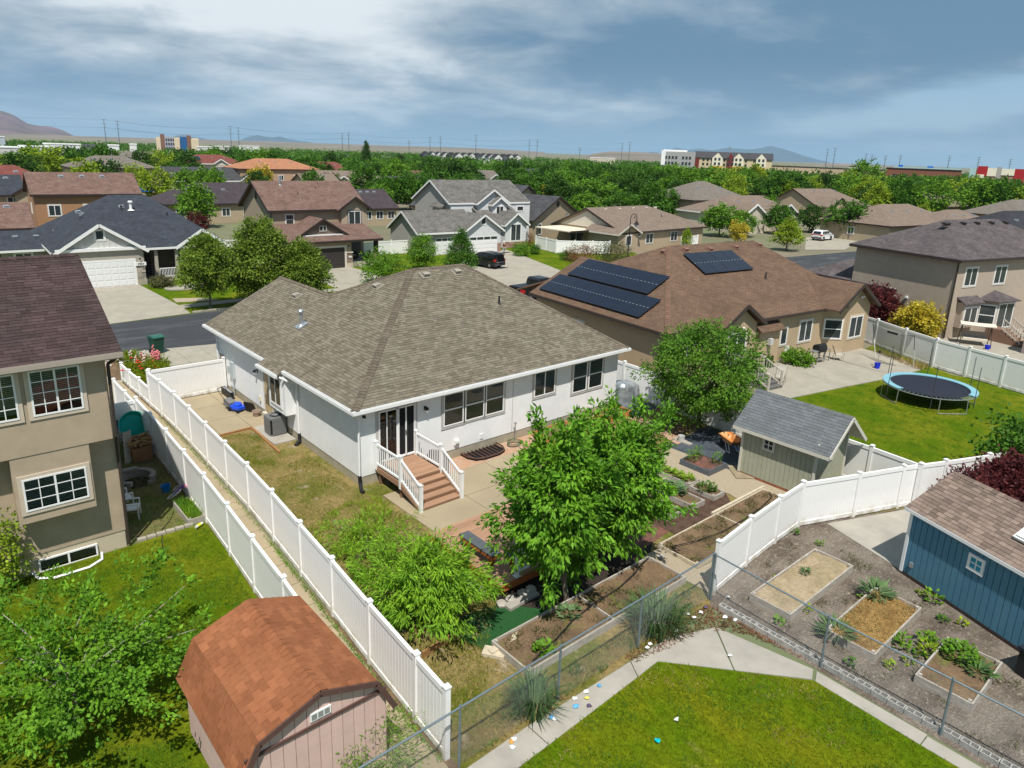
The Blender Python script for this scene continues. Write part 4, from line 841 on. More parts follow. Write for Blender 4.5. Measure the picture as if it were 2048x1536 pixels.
# wheelbarrow
wb = empty('wheelbarrow', (15.25, -7.0, .036), math.radians(65), 'wheelbarrow with a rusty orange tray and white legs beside the green shed', 'wheelbarrow')
b = MB(); T = [(-.62, -.38), (.55, -.34), (.62, 0), (.55, .34), (-.62, .38)]; T2 = [(-.35, -.24), (.32, -.22), (.36, 0), (.32, .22), (-.35, .24)]
b.add([(x, y, .66) for x, y in T]+[(x, y, .38) for x, y in T2], [(9, 8, 7, 6, 5)]+[(i, (i+1) % 5, 5+(i+1) % 5, 5+i) for i in range(5)]); to = b.build('tray', mat('rust_tray', (.50, .17, .04), .7, .3, 5, col2=(.60, .36, .16), mscale=4), wb, recalc=False)
sh_ = to.modifiers.new('t', 'SOLIDIFY'); sh_.thickness = .015
M_wblue = mat('barrow_blue', (.02, .12, .5), .4, .05, 3)
for y in (-.24, .24): MB().tube((.55, y*.3, .25), (-1.1, y*1.15, .5), .022).build('handle', M_wblue, wb); MB().path([(-.15, y, .38), (-.35, y*1.05, .02), (-.1, y*1.05, .02), (.1, y, .36)], .018, 6).build('leg', M_white, wb)
MB().tube((.62, -.05, .2), (.62, .05, .2), .2, n=18).build('wheel', M_black, wb)
o = MB().bar((13.9, -8.15, .06), (13.1, -9.1, .06), .8, .02).build('plywood_sheet', mat('plywood', (.26, .21, .14), .9, .2, 3)); tag(o, 'sheet of plywood lying on the fabric beside the green shed', 'plywood')
# ------------------------------------------------------------------ sheds
def shed_siding(parent, x0, x1, y0, y1, z0, ztop, m, bw=.2, sides='xXyY', gap=.012):
    """vertical grooved panels: each board a piece; ztop(x, y) gives the height"""
    core = MB()
    for s in sides:
        n = round(((x1-x0) if s in 'yY' else (y1-y0))/bw)
        for i in range(n):
            if s in 'yY':
                a, b_ = x0+(x1-x0)*i/n, x0+(x1-x0)*(i+1)/n-gap; y = y0 if s == 'y' else y1; o = -.015 if s == 'y' else .015; P = [(a, z0), (b_, z0), (b_, ztop(b_, y)), (a, ztop(a, y))]
                mid = (a+b_)/2
                if ztop(mid, y) > max(ztop(a, y), ztop(b_, y)): P = [(a, z0), (b_, z0), (b_, ztop(b_, y)), (mid, ztop(mid, y)), (a, ztop(a, y))]
                MB().xprism(P, min(y, y+o), max(y, y+o), 'y').build('siding_board', m, parent)
            else:
                a, b_ = y0+(y1-y0)*i/n, y0+(y1-y0)*(i+1)/n-gap; x = x0 if s == 'x' else x1; o = -.015 if s == 'x' else .015
                MB().xprism([(a, z0), (b_, z0), (b_, ztop(x, b_)), (a, ztop(x, a))], min(x, x+o), max(x, x+o), 'x').build('siding_board', m, parent)
def small_window(parent, x, y, z, face, s, trim, frame=None, glass=None):
    o = MB().box(-s/2-.09, s/2+.09, -.045, 0, -s/2-.09, -s/2).box(-s/2-.09, s/2+.09, -.045, 0, s/2, s/2+.09).box(-s/2-.09, -s/2, -.045, 0, -s/2, s/2).box(s/2, s/2+.09, -.045, 0, -s/2, s/2).build('window', trim, parent, (x, y, z), FACE[face] if isinstance(face, str) else face)
    MB().box(-s/2, s/2, -.02, 0, -s/2, s/2).build('pane', glass or M_pane, o); MB().box(-.015, .015, -.035, -.02, -s/2, s/2).box(-s/2, s/2, -.034, -.02, -.015, .015).build('muntin', frame or M_white, o); return o
# green-grey shed
M_sage = mat('sage_siding', (.35, .355, .265), .85, .08, 3, bump=.15, bscale=50, island=.02); M_cream = mat('cream_trim', (.58, .55, .47), .7, .06, 4)
M_sh_grey = mat('shingle_blue_grey', (.14, .15, .158), .95, .12, 14, island=.13, bump=.5, bscale=200, spec=.1, coord='World')
G_ = empty('green_shed', (0, 0, 0), 0, 'small sage green shed with grey shingle roof and cream trim', 'shed')
gx0, gx1, gy0, gy1, gze, gp = 13.45, 16.05, -11.75, -8.55, 2.40, .80; gxc = (gx0+gx1)/2
gr_top = lambda x, y: gze-.03+(gx1-gx0)/2*gp-abs(x-gxc)*gp
MB().xprism([(gx0+.02, .1), (gx1-.02, .1), (gx1-.02, gze-.08), (gxc, gr_top(gxc, 0)-.1), (gx0+.02, gze-.08)], gy0+.02, gy1-.02, 'y').build('core', M_sage, G_)
shed_siding(G_, gx0, gx1, gy0, gy1, .12, gr_top, M_sage, .2)
for x in (gx0, gx1):
    for y in (gy0, gy1): MB().box(x-.045 if x == gx0 else x-.06, x+.06 if x == gx0 else x+.045, y-.045 if y == gy0 else y-.06, y+.06 if y == gy0 else y+.045, .1, gze-.06).build('corner_trim', M_cream, G_)
MB().box(gx0-.01, gx1+.01, gy0-.01, gy1+.01, .0, .11).build('base', mat('brick_red', (.30, .11, .06), .9, .3, 8), G_)
gf = [[(gx0-.3, gy0-.62, gze-.24), (gxc, gy0-.62, gze+1.3*gp), (gxc, gy1+.35, gze+1.3*gp), (gx0-.3, gy1+.35, gze-.24)], [(gxc, gy0-.62, gze+1.3*gp), (gx1+.3, gy0-.62, gze-.24), (gx1+.3, gy1+.35, gze-.24), (gxc, gy1+.35, gze+1.3*gp)]]
roof(G_, gf, M_cream, .09); shingle(G_, [gf[0]], M_sh_grey, .145, (.305,), .014, 300, offset=True); uv_planar(slab_faces(MB(), [gf[1]], .02)).build('hidden_slope', M_sh_grey, G_, (0, 0, .022)); caps(G_, gf[0][1], gf[0][2], (-.8, 0, 1), (.8, 0, 1), M_sh_grey, .14, .16, lift=.03)
for sx, xe in ((-1, gx0-.3), (1, gx1+.3)): MB().bar((gxc, gy0-.63, gze+1.3*gp-.06), (xe, gy0-.63, gze-.30), .03, .14).build('barge_board', M_cream, G_)
MB().bar((gx0-.31, gy0-.62, gze-.30), (gx0-.31, gy1+.35, gze-.30), .03, .13).build('fascia', M_cream, G_)
MB().box(gx0-.05, gx1+.05, gy0-.05, gy0-.0, gze-.06, gze+.04).build('gable_band', M_cream, G_)
small_window(G_, gx0-.015, -9.75, 1.72, '-x', .36, M_cream); small_window(G_, 14.55, gy0-.015, 1.72, '-y', .36, M_cream)
# blue shed
M_bluesid = mat('blue_siding', (.07, .19, .285), .7, .08, 2, bump=.12, bscale=60, island=.03, col2=(.085, .205, .28), mscale=.7); M_sh_brown = mat('shingle_grey_brown', (.22, .165, .135), .95, .15, 12, island=.32, bump=.5, bscale=200, spec=.1, coord='World')
bang = math.atan2(-3.86, -1.56)+math.pi/2
Bs = empty('blue_shed', (11.02, -16.1, 0), bang, 'blue shed with vertical boards and brown shingle roof beside the wood chips', 'shed')
# local: the long wall facing the field runs along -y from the origin, the shed lies on +x
bw_, bl_, bh_, bp_ = 3.4, 5.6, 2.42, .55
bt = lambda x, y: bh_+bw_/2*bp_-abs(x-bw_/2)*bp_-.03
MB().xprism([(.02, .1), (bw_-.02, .1), (bw_-.02, bh_-.06), (bw_/2, bt(bw_/2, 0)-.08), (.02, bh_-.06)], -bl_+.02, -.02, 'y').build('core', M_bluesid, Bs)
shed_siding(Bs, 0, bw_, -bl_, 0, .12, bt, M_bluesid, .21, gap=.018)
for x, y in ((0, 0), (bw_, 0), (0, -bl_), (bw_, -bl_)): MB().box(x-.04 if x == 0 else x-.07, x+.07 if x == 0 else x+.04, y-.07 if y == 0 else y-.04, y+.04 if y == 0 else y+.07, .08, bh_-.04).build('corner_trim', M_white, Bs)
MB().box(-.03, bw_+.03, -bl_-.03, .03, 0, .11).build('base', M_gutter_dk, Bs)
bf = [[(-.14, -bl_-.2, bh_-.08), (bw_/2, -bl_-.2, bh_+bw_/2*bp_), (bw_/2, .18, bh_+bw_/2*bp_), (-.14, .18, bh_-.08)], [(bw_/2, -bl_-.2, bh_+bw_/2*bp_), (bw_+.14, -bl_-.2, bh_-.08), (bw_+.14, .18, bh_-.08), (bw_/2, .18, bh_+bw_/2*bp_)]]
roof(Bs, bf, M_white, .07); shingle(Bs, [bf[0]], M_sh_brown, .145, (.2, .3), .016, 300); uv_planar(slab_faces(MB(), [bf[1]], .02)).build('hidden_slope', M_sh_brown, Bs, (0, 0, .022)); caps(Bs, bf[0][1], bf[0][2], (-.55, 0, 1), (.55, 0, 1), M_sh_brown, .14, .2, lift=.03)
MB().bar((-.155, -bl_-.2, bh_-.13), (-.155, .18, bh_-.13), .03, .11).build('fascia', M_white, Bs)
small_window(Bs, -.015, -2.35, 1.75, '-x', .34, M_white, glass=mat('teal_blind', (.02, .28, .38), .4, .2, 3))
MB().box(-.07, -.015, -.42, -.3, .42, .58).build('outlet_box', M_metal, Bs)
skp = np.array([.85, -3.1, bh_+.85*bp_]); sk = MB().box(-.3, .3, -.3, .3, .04, .14).box(-.24, .24, -.24, .24, .14, .19).build('roof_hatch', M_white, Bs); sk.matrix_local = Matrix.Translation(Vector(skp)) @ Matrix.Rotation(-math.atan(bp_), 4, 'Y')
# red gambrel shed
M_pinksid = mat('dusty_pink_siding', (.60, .42, .365), .8, .08, 3, bump=.15, bscale=50, island=.03); M_sh_red = mat('shingle_terracotta', (.30, .118, .055), .95, .13, 12, island=.15, bump=.5, bscale=200, spec=.1, coord='World', col2=(.26, .098, .045), mscale=.9); M_brown_trim = mat('brown_trim', (.10, .055, .045), .8, .15, 5)
R2 = empty('red_shed', (0, 0, 0), 0, 'dusty pink barn-shaped shed with terracotta shingles beside the alley', 'shed')
rx, ry0, ry1 = -7.58, -12.05, -8.42; hw_, kw_, ze_, zk_, zr_ = 1.66, 1.24, 1.55, 2.38, 2.82
MB().xprism([(rx-1.5, .1), (rx+1.5, .1), (rx+1.5, 1.75), (rx+1.2, 2.28), (rx, 2.72), (rx-1.2, 2.28), (rx-1.5, 1.75)], ry0+.12, ry1-.1, 'y').build('core', M_pinksid, R2)
def rtop(x, y):
    a = abs(x-rx); return 2.76-a*(2.76-2.33)/1.22 if a < 1.22 else 2.33-(a-1.22)*(2.33-1.7)/.3
shed_siding(R2, rx-1.5, rx+1.5, ry0+.10, ry1-.1, .1, rtop, M_pinksid, .25)
rf = []
for s in (-1, 1):
    rf.append([(rx, ry0-.02, zr_), (rx+s*kw_, ry0-.02, zk_), (rx+s*kw_, ry1+.02, zk_), (rx, ry1+.02, zr_)]); rf.append([(rx+s*kw_, ry0-.02, zk_), (rx+s*hw_, ry0-.02, ze_), (rx+s*hw_, ry1+.02, ze_), (rx+s*kw_, ry1+.02, zk_)])
roof(R2, rf, M_brown_trim, .06); shingle(R2, rf, M_sh_red, .165, (.32,), .012, 300, offset=True, lift=.008)
caps(R2, (rx, ry0-.02, zr_), (rx, ry1+.02, zr_), (-.35, 0, 1), (.35, 0, 1), M_sh_red, .16, .17, lift=.004)
for s in (-1, 1):
    MB().bar((rx, ry0-.03, zr_-.06), (rx+s*kw_, ry0-.03, zk_-.06), .04, .12).bar((rx+s*kw_, ry0-.03, zk_-.06), (rx+s*hw_, ry0-.03, ze_-.04), .04, .12).build('barge_board', M_brown_trim, R2)
MB().box(rx-1.5, rx+1.5, ry0+.05, ry0+.085, 1.98, 2.05).build('gable_band', M_brown_trim, R2)
gv = MB().box(-.22, .22, -.03, 0, -.09, .09).build('gable_vent', M_white, R2, (rx+.02, ry0+.085, 2.22))
for k in range(3): MB().box(-.19+k*.135, -.08+k*.135, -.034, -.03, -.065, .065).build('vent_slot', M_metal, gv)
# ------------------------------------------------------------------ tan two-storey house on the left
M_tan = mat('tan_stucco', (.44, .35, .255), .95, .08, 2, bump=.35, bscale=90, col2=(.41, .325, .235), mscale=.6); M_tan_lt = mat('tan_stucco_trim', (.54, .455, .36), .95, .06, 3, bump=.2, bscale=90); M_found_lt = mat('tan_foundation', (.50, .43, .32), .95, .1, 2)
M_sh_plum = mat('shingle_plum', (.075, .05, .048), .95, .2, 12, island=.22, bump=.5, bscale=200, spec=.1, coord='World', col2=(.06, .042, .042), mscale=.7)
Lh = empty('two_storey_house', (0, 0, 0), 0, 'tan stucco two-storey house with dark plum shingle roof beside the alley', 'house')
lx = -8.16; MB().box(lx-9, lx-.02, .87, 9.2, 0, .62).build('foundation', M_found_lt, Lh); MB().box(lx-9, lx, .85, 9.2, .60, 6.7).build('wall', M_tan, Lh)
MB().box(lx-9, lx-.14, .30, .85, 4.05, 6.7).build('upper_wall', M_tan, Lh); MB().xprism([(.3, 6.7), (9.2, 6.7), (4.75, 8.95)], lx-.2, lx-.01, 'x').build('gable_wall', M_tan, Lh)
MB().box(-10.95, -8.96, .32, .85, 1.95, 4.05).build('bay_wall', M_tan, Lh)
lf = [[(lx-9, -.05, 6.83), (-7.84, -.05, 6.83), (-7.84, 4.72, 9.13), (lx-9, 4.72, 9.13)], [(lx-9, 4.72, 9.13), (-7.84, 4.72, 9.13), (-7.84, 9.5, 6.83), (lx-9, 9.5, 6.83)]]
roof(Lh, lf, M_gutter_dk, .14); shingle(Lh, [[(-12.6, -.05, 6.83), (-7.84, -.05, 6.83), (-7.84, 4.72, 9.13), (-12.6, 4.72, 9.13)]], M_sh_plum, .145, (.25, .33, .45), .014, 300); caps(Lh, (-12.6, 4.72, 9.13), (-7.84, 4.72, 9.13), (0, -.48, 1), (0, .48, 1), M_sh_plum, .15, .2)
uv_planar(slab_faces(MB(), [lf[1]], .02)).build('hidden_slope', M_sh_plum, Lh, (0, 0, .022))
gutter(Lh, (lx-9, -.06, 6.85), (-7.86, -.06, 6.85), (0, -1, 0), mat('gutter_tan', (.36, .31, .26), .5, .05, 3))
spout(Lh, [(-7.95, -.02, 6.7), (-8.2, .25, 6.45), (-8.22, .26, 4.1), (-8.12, .78, 3.9), (-8.12, .78, .1)], M_gutter_dk, .05); MB().bar((-7.86, -.05, 6.72), (-7.86, 4.72, 9.02), .04, .2).bar((-7.86, 4.72, 9.02), (-7.86, 9.5, 6.72), .04, .2).build('barge_board', M_gutter_dk, Lh)
window(Lh, -10.75, .32, 2.33, '-y', 1.63, 1.02, cols=2, near=True, trim=M_tan_lt, grid=(4, 3)); window(Lh, -10.22, .30, 5.2, '-y', 1.27, 1.36, cols=2, near=True, trim=M_tan_lt, grid=(4, 4), blind=.85); window(Lh, -11.82, .30, 5.2, '-y', 1.27, 1.36, cols=2, near=True, trim=M_tan_lt, grid=(4, 4), blind=.95)
window(Lh, -10.62, .855, -.02, '-y', 1.6, .44, cols=2, near=True, frame=M_white, blind=.9)
ww_ = MB().path([(-10.8, .82, .05), (-10.7, .4, .05), (-10.3, .15, .05), (-9.4, .15, .05), (-9.0, .4, .05), (-8.92, .82, .05)], .04, 6).build('window_well', M_white); tag(ww_, 'white curved well rim at the basement window of the tan house', 'window well')
# things in the side yard
pit = empty('fire_pit', (-6.75, 5.5, 0), 0, 'block fire pit in the shade beside the tan house', 'fire pit'); M_pit = mat('pit_block', (.27, .245, .21), .95, .2, 5, bump=.3, bscale=40)
for k in range(11):
    a = math.radians(-40+k*26)
    for j in range(2): o = MB().box(-.15, .15, -.1, .1, .17*j, .17*j+.165).build('block', M_pit, pit); o.location = (.62*math.cos(a+j*.2), .62*math.sin(a+j*.2), 0); o.rotation_euler = (0, 0, a+math.pi/2+j*.2)
MB().lathe((0, 0, .02), [(.52, 0), (.01, .02)], 16).build('ash', M_soil_dark, pit); MB().box(-.45, .2, .45, .65, .36, .44).build('cap_stone', M_pit, pit)
pile = empty('wood_pile', (-5.95, 8.1, 0), 0, 'heap of split firewood in a plywood crate beside the alley fence', 'wood pile'); M_wood = mat('split_wood', (.34, .19, .085), .9, .3, 5, island=.3)
MB().box(-.4, .35, -.62, -.58, 0, .6).box(.31, .35, -.58, .5, 0, .6).box(-.4, -.36, -.58, .5, 0, .6).build('crate', mat('crate_ply', (.33, .17, .08), .85, .2, 3), pile)
for k in range(46): a = random.uniform(-.7, .7); o = MB().bar((-.22, 0, 0), (.22, 0, 0), random.uniform(.05, .11), random.uniform(.04, .09)).build('log', M_wood, pile); o.location = (random.uniform(-.42, .32), random.uniform(-.55, .6), .35+random.random()*.5); o.rotation_euler = (random.uniform(-.3, .3), random.uniform(-.35, .35), a+(math.pi/2 if k % 5 == 0 else 0))
pool = empty('turquoise_pool', (-5.82, 9.35, .0), 0, 'round turquoise plastic paddling pool leaning behind the wood pile', 'paddling pool'); o = MB().lathe((0, 0, 0), [(.48, 0), (.58, .16), (.62, .16), (.62, .13), (.52, -.02)], 28).build('shell', mat('turquoise', (.0, .34, .27), .45, .08, 3), pool, smooth=False); o.location = (0, 0, .95); o.rotation_euler = (math.radians(62), 0, math.radians(8))
for k in range(4): o = tag(MB().bar((-6.62+k*.09, 7.55+.05*k, 0), (-6.45+k*.09, 8.2+.05*k, 1.15), .07, .03).build('plank', M_board_lt), ('pale plank leaning nearest the tan house wall', 'pale plank leaning second from the tan house wall', 'pale plank leaning third from the tan house wall', 'pale plank leaning nearest the firewood')[k], 'plank')
o = MB().path([(-6.95, 7.9, 0), (-6.55, 8.6, 1.6)], .045, 6).build('rolled_tarp', mat('navy_tarp', (.02, .03, .07), .5, .2, 4)); tag(o, 'navy rolled tarp leaning beside the planks', 'tarp')
o = MB().box(-7.6, -6.7, 8.4, 9.3, 0, .75).build('tarp_covered_crate', mat('grey_tarp', (.10, .125, .14), .5, .25, 4)); tag(o, 'grey tarp-covered crate against the tan house wall', 'crate')
def garden_chair(loc, rz, label, cat='chair'):
    t = empty('garden_chair', loc, rz, label, cat); M = mat('chair_white', (.62, .61, .58), .5, .06, 3)
    MB().prism([(-.26, -.26), (.26, -.26), (.24, .24), (-.24, .24)], .38, .42).build('seat', M, t)
    for i in range(6): x = -.22+i*.088; MB().bar((x, .24, .4), (x*1.05, .36, .95), .05, .02, (0, 1, 0)).build('back_slat', M, t)
    MB().bar((-.27, .36, .95), (.27, .36, .95), .03, .07).build('top_rail', M, t)
    for x in (-.26, .26):
        MB().bar((x, -.26, .6), (x, .3, .62), .06, .03).build('armrest', M, t)
        for y in (-.24, .22): MB().bar((x, y, 0), (x*.97, y, .6), .045, .045).build('leg', M, t)
garden_chair((-7.55, 2.75, 0), math.radians(70), 'white plastic garden chair in the shade nearest the house corner'); garden_chair((-7.6, 3.7, 0), math.radians(100), 'white plastic garden chair next to the fire pit')
def bicycle(loc, rz, label):
    t = empty('bicycle', loc, rz, label, 'bicycle'); Mp = mat('purple_paint', (.13, .03, .30), .4, .05, 3); Mt = mat('grey_tyre', (.42, .41, .40), .8, .05, 3); Mk = mat('pink_paint', (.7, .32, .42), .4, .05, 3)
    for x in (-.42, .42):
        pts = [(x+.27*math.cos(a), 0, .28+.27*math.sin(a)) for a in np.linspace(0, 2*math.pi, 19)]; w = MB().path(pts, .025, 6).build('tyre', Mt, t)
        for k in range(6): a = k*math.pi/6; MB().tube((x-.26*math.cos(a), 0, .28-.26*math.sin(a)), (x+.26*math.cos(a), 0, .28+.26*math.sin(a)), .004, n=3).build('spoke', M_metal, w)
    MB().path([(-.42, 0, .28), (-.08, 0, .27), (.3, 0, .6), (-.15, 0, .55), (-.42, 0, .28)], .018, 6).path([(-.08, 0, .27), (-.17, 0, .68)], .018, 6).build('frame', Mp, t)
    MB().path([(.42, 0, .28), (.3, 0, .62), (.26, 0, .8)], .018, 6).path([(.2, -.25, .88), (.26, -.05, .8), (.26, .05, .8), (.2, .25, .88)], .014, 6).build('handlebar', Mk, t); MB().prism([(-.28, -.07), (-.05, -.02), (-.05, .02), (-.28, .07)], .68, .73).build('saddle', Mk, t)
    return t
bk = bicycle((-6.05, 3.55, .1), math.radians(60), 'small purple and pink bicycle leaning over near the alley fence'); bk.rotation_euler = (math.radians(58), math.radians(6), math.radians(62))
o = MB().lathe((-6.05, 4.1, 0), [(.13, 0), (.17, .26), (.18, .26), (.16, .24), (.12, .03)], 16).build('bucket', mat('blue_bucket', (.01, .16, .42), .4, .05, 3)); tag(o, 'small blue bucket behind the bicycle', 'bucket')
bt_ = empty('drink_bottle', (-5.95, .62, .05), math.radians(30), 'plastic bottle with a yellow and green label lying on grass', 'bottle'); MB().tube((-.16, 0, .05), (.12, 0, .05), .05, n=12).tube((.12, 0, .05), (.2, 0, .05), .05, .018, 12).build('body', mat('clear_plastic', (.6, .62, .6), .2, .05, 3), bt_); MB().tube((-.08, 0, .05), (.06, 0, .05), .053, n=12).build('wrapper', mat('lime_label', (.65, .72, .03), .5, .3, 20), bt_)
es = empty('stone_edging', (0, 0, 0), 0, 'row of flat pale stones edging the grass beside the tan house', 'edging')
for k in range(6): x = -7.85+k*.30; MB().prism([(x, .86), (x+.27, .83), (x+.28, 1.0), (x+.02, 1.02)], 0, .09).build('stone', M_conc, es)
o = MB().path([(-6.3, 2.3, .03), (-6.6, 1.7, .03), (-7.0, 1.2, .03), (-7.2, .5, .03), (-7.4, -.4, .03)], .012, 5).build('hose', M_black); tag(o, 'thin black hose lying across the grass beside the tan house', 'hose')
# dark bin at the blue shed
bn = empty('dark_bin', (8.6, -20.6, 0), bang, 'dark storage bin against the blue shed at the picture edge', 'bin'); MB().box(-.4, .4, -.5, .5, 0, .75).build('body', M_black, bn); MB().box(-.44, .44, -.54, .54, .75, .83).build('lid', mat('bin_lid', (.02, .025, .04), .5, .1, 3), bn)
# irrigation hoses, blocks, litter
o = MB().path([(p[0], p[1], .28) for p in ((-1.6, -11.8), (-.6, -11.6), (.4, -11.3), (1.4, -11.15), (2.6, -11.1), (3.6, -10.9), (4.2, -10.7), (4.7, -10.6))], .016, 5).build('drip_hose', M_black); tag(o, 'black drip hose lying along the long raised bed', 'hose')
o = MB().path([(p[0], p[1], .20) for p in ((6.0, -10.6), (7.0, -10.9), (8.2, -11.1), (9.6, -11.1), (11.0, -11.0), (12.2, -10.8), (12.5, -10.5))], .016, 5).build('drip_hose', M_black); tag(o, 'black drip hose lying along the low bed by the bent fence', 'hose')
ss_ = empty('stone_border', (0, 0, 0), 0, 'rough stones along the edge of the low deck', 'stones')
for k in range(9):
    t = k/8; x, y = (-.55, -7.4-t*1.9) if k < 5 else (-.5+(k-5)*.42, -9.25); b = MB().lathe((x+random.uniform(-.08, .08), y, 0), [(.16, 0), (.18, .08), (.10, .15), (.02, .16)], 7); b.build('stone', mat('rough_stone', (.36, .33, .28), .95, .25, 6), ss_)
bj = MB().bar((-.5, -9.5, .05), (.7, -9.45, .05), .3, .1).build('kerb_stone', M_conc_grey); tag(bj, 'grey kerb stone at the corner of the artificial turf', 'kerb stone')
M_lit = {'white': mat('litter_white', (.75, .75, .75), .6, .1, 5), 'blue': mat('litter_blue', (.1, .35, .65), .5, .1, 5), 'yellow': mat('litter_yellow', (.8, .68, .08), .5, .1, 5), 'teal': mat('litter_teal', (.0, .38, .42), .5, .1, 5), 'orange': mat('litter_orange', (.7, .3, .05), .5, .1, 5), 'purple': mat('litter_purple', (.09, .06, .13), .5, .1, 5)}
LIT = [((1455, 1195), 'white'), ((1430, 1180), 'yellow'), ((1402, 1225), 'white'), ((1388, 1235), 'white'), ((1376, 1228), 'white'), ((1450, 1235), 'white'), ((1412, 1215), 'purple'), ((1470, 1240), 'white'), ((1300, 1288), 'white'), ((1294, 1295), 'white'), ((1352, 1262), 'white'), ((1172, 1384), 'white'), ((1150, 1398), 'white'), ((1198, 1372), 'blue'), ((1174, 1397), 'yellow'), ((1152, 1413), 'blue'), ((1178, 1412), 'purple'), ((1102, 1436), 'blue'), ((1108, 1438), 'white'), ((1022, 1484), 'orange'), ((1027, 1480), 'white'), ((1024, 1495), 'white'), ((1314, 1483), 'teal'), ((1352, 1440), 'white'), ((1460, 1312), 'white')]
for k, ((u, v), c) in enumerate(LIT):
    x, y = gz(u, v, .05); rr = random.Random(k); n = 7; pts = [(x+rr.uniform(.04, .10)*math.cos(a), y+rr.uniform(.04, .09)*math.sin(a), .045+rr.uniform(0, .05)) for a in np.linspace(0, 2*math.pi, n, endpoint=False)]
    if c == 'teal': pts = [(a, b+.0, z+.03) for a, b, z in pts]
    o = MB().add(pts+[(x, y, .12), (x, y, .04)], [(i, (i+1) % n, n) for i in range(n)]+[((i+1) % n, i, n+1) for i in range(n)]).build('litter_scrap', M_lit[c]); 
    lab = {'white': 'crumpled white paper scrap blown against the chain-link fence', 'blue': 'crumpled blue wrapper by the chain-link fence', 'yellow': 'crumpled yellow wrapper by the chain-link fence', 'teal': 'crumpled teal wrapper lying on the mown field', 'orange': 'orange wrapper by the field path', 'purple': 'dark purple wrapper by the field path'}[c]; tag(o, lab, 'litter', 'litter along the chain-link fence')
# ------------------------------------------------------------------ solar panel house
M_tan2 = mat('tan_stucco_light', (.44, .335, .215), .95, .07, 2, bump=.3, bscale=80, col2=(.41, .31, .2), mscale=.5); M_trim2 = mat('tan_window_trim', (.55, .47, .36), .9, .06, 3); M_brownfascia = mat('brown_fascia', (.05, .038, .032), .6, .1, 3)
RM_brown = roof_mat('brown_shingles', (.155, .098, .066), (.115, .072, .05), .14)
Sh = empty('solar_house', (20.3, .75, 0), math.radians(-6.5), 'tan stucco house with brown shingle roof and two sets of solar panels', 'house')
MB().box(0, 19.9, 0, 12.3, 0, 3.2).build('wall', M_tan2, Sh); MB().box(-.0, 8.5, 12.3, 12.6, 0, 3.2).build('garage_wall', M_tan2, Sh)
sA, sB, sP1, sP2 = (-.42, -.42, 3.32), (20.3, -.42, 3.32), (7.05, 7.05, 7.05), (16.4, 7.05, 7.05)
sQ, sK, sR, sE = (4.25, 9.85, 5.655), (-.42, 9.85, 3.32), (4.25, 12.95, 5.655), (-.42, 12.95, 3.32)
sF = [[sA, sB, sP2, sP1], [sA, sP1, sQ, sK], [sK, sQ, sR, sE], [sB, (20.3, 14.5, 3.32), sP2], [sP1, sP2, (20.3, 14.5, 3.32), (-.42, 14.52, 3.32)], [sQ, sR, (8.92, 12.95, 3.32), (8.92, 14.5, 3.32)]]
# two rear gables
def cross_gable(x0, x1, y_front, zl, pitch, main_pitch, y_eave, z_eave):
    xc = (x0+x1)/2; zr = zl+(x1-x0)/2*pitch; yr = y_eave+(zr-z_eave)/main_pitch; yl = y_eave+(zl-z_eave)/main_pitch
    return [[(x0, y_front, zl), (xc, y_front, zr), (xc, yr, zr), (x0, yl, zl)], [(xc, y_front, zr), (x1, y_front, zl), (x1, yl, zl), (xc, yr, zr)]]
g1 = cross_gable(3.35, 7.35, -1.35, 3.34, .66, .5, -.42, 3.32); g2 = cross_gable(15.0, 20.1, -1.55, 3.34, .66, .5, -.42, 3.32)
roof(Sh, sF+[[(a, b, c+.01) for a, b, c in P] for P in g1+g2], RM_brown, .12)
fascia(Sh, sF[:3], M_brownfascia, .18); 
for G2 in (g1, g2):
    for P in G2: MB().bar(np.array(P[0])-(0, .02, .08), np.array(P[1])-(0, .02, .08), .05, .22).build('barge_board', M_brownfascia, Sh)
MB().xprism([(3.75, 0), (6.95, 0), (6.95, 3.3), (5.35, 4.45), (3.75, 3.3)], -.95, .1, 'y').build('gable_wall', M_tan2, Sh); MB().xprism([(16.9, 0), (19.7, 0), (19.7, 3.3), (18.2, 4.7), (16.9, 3.9)], -1.05, .1, 'y').build('gable_wall', M_tan2, Sh)
MB().prism([(15.6, 0), (16.9, -1.05), (16.9, 0)], 0, 3.3).build('bay_wall', M_tan2, Sh); MB().box(8.1, 10.2, -.45, 0, 0, 2.55).build('bump_out', M_tan2, Sh)
roof(Sh, [[(7.9, -.75, 2.5), (10.4, -.75, 2.5), (10.4, .02, 3.0), (7.9, .02, 3.0)]], RM_brown, .08)
window(Sh, 1.15, 0, 1.35, '-y', 1.35, 1.35, cols=2, trim=M_trim2); window(Sh, 4.3, -.95, .95, '-y', 1.7, 1.95, cols=2, trim=M_trim2); window(Sh, 6.97, -.05, 1.5, '+x', .01+.6, 1.2, trim=M_trim2); window(Sh, 13.0, 0, 1.05, '-y', 1.45, 1.5, cols=2, trim=M_trim2); window(Sh, 17.35, -1.05, 1.05, '-y', 1.6, 1.55, cols=2, trim=M_trim2); window(Sh, 10.95, 0, 1.1, '-y', .7, 1.2, trim=M_trim2)
bwv = math.atan2(-1.05, 1.3); window(Sh, 15.75, -.12, 1.05, bwv, 1.25, 1.4, hung=True, trim=M_trim2, tw=.08)
window(Sh, 6.05, -.96, 1.7, '-y', .62, 1.1, trim=M_trim2, tw=.07) if False else None
window(Sh, 0, 8.3, 1.7, '-x', 1.0, .6, trim=M_trim2)
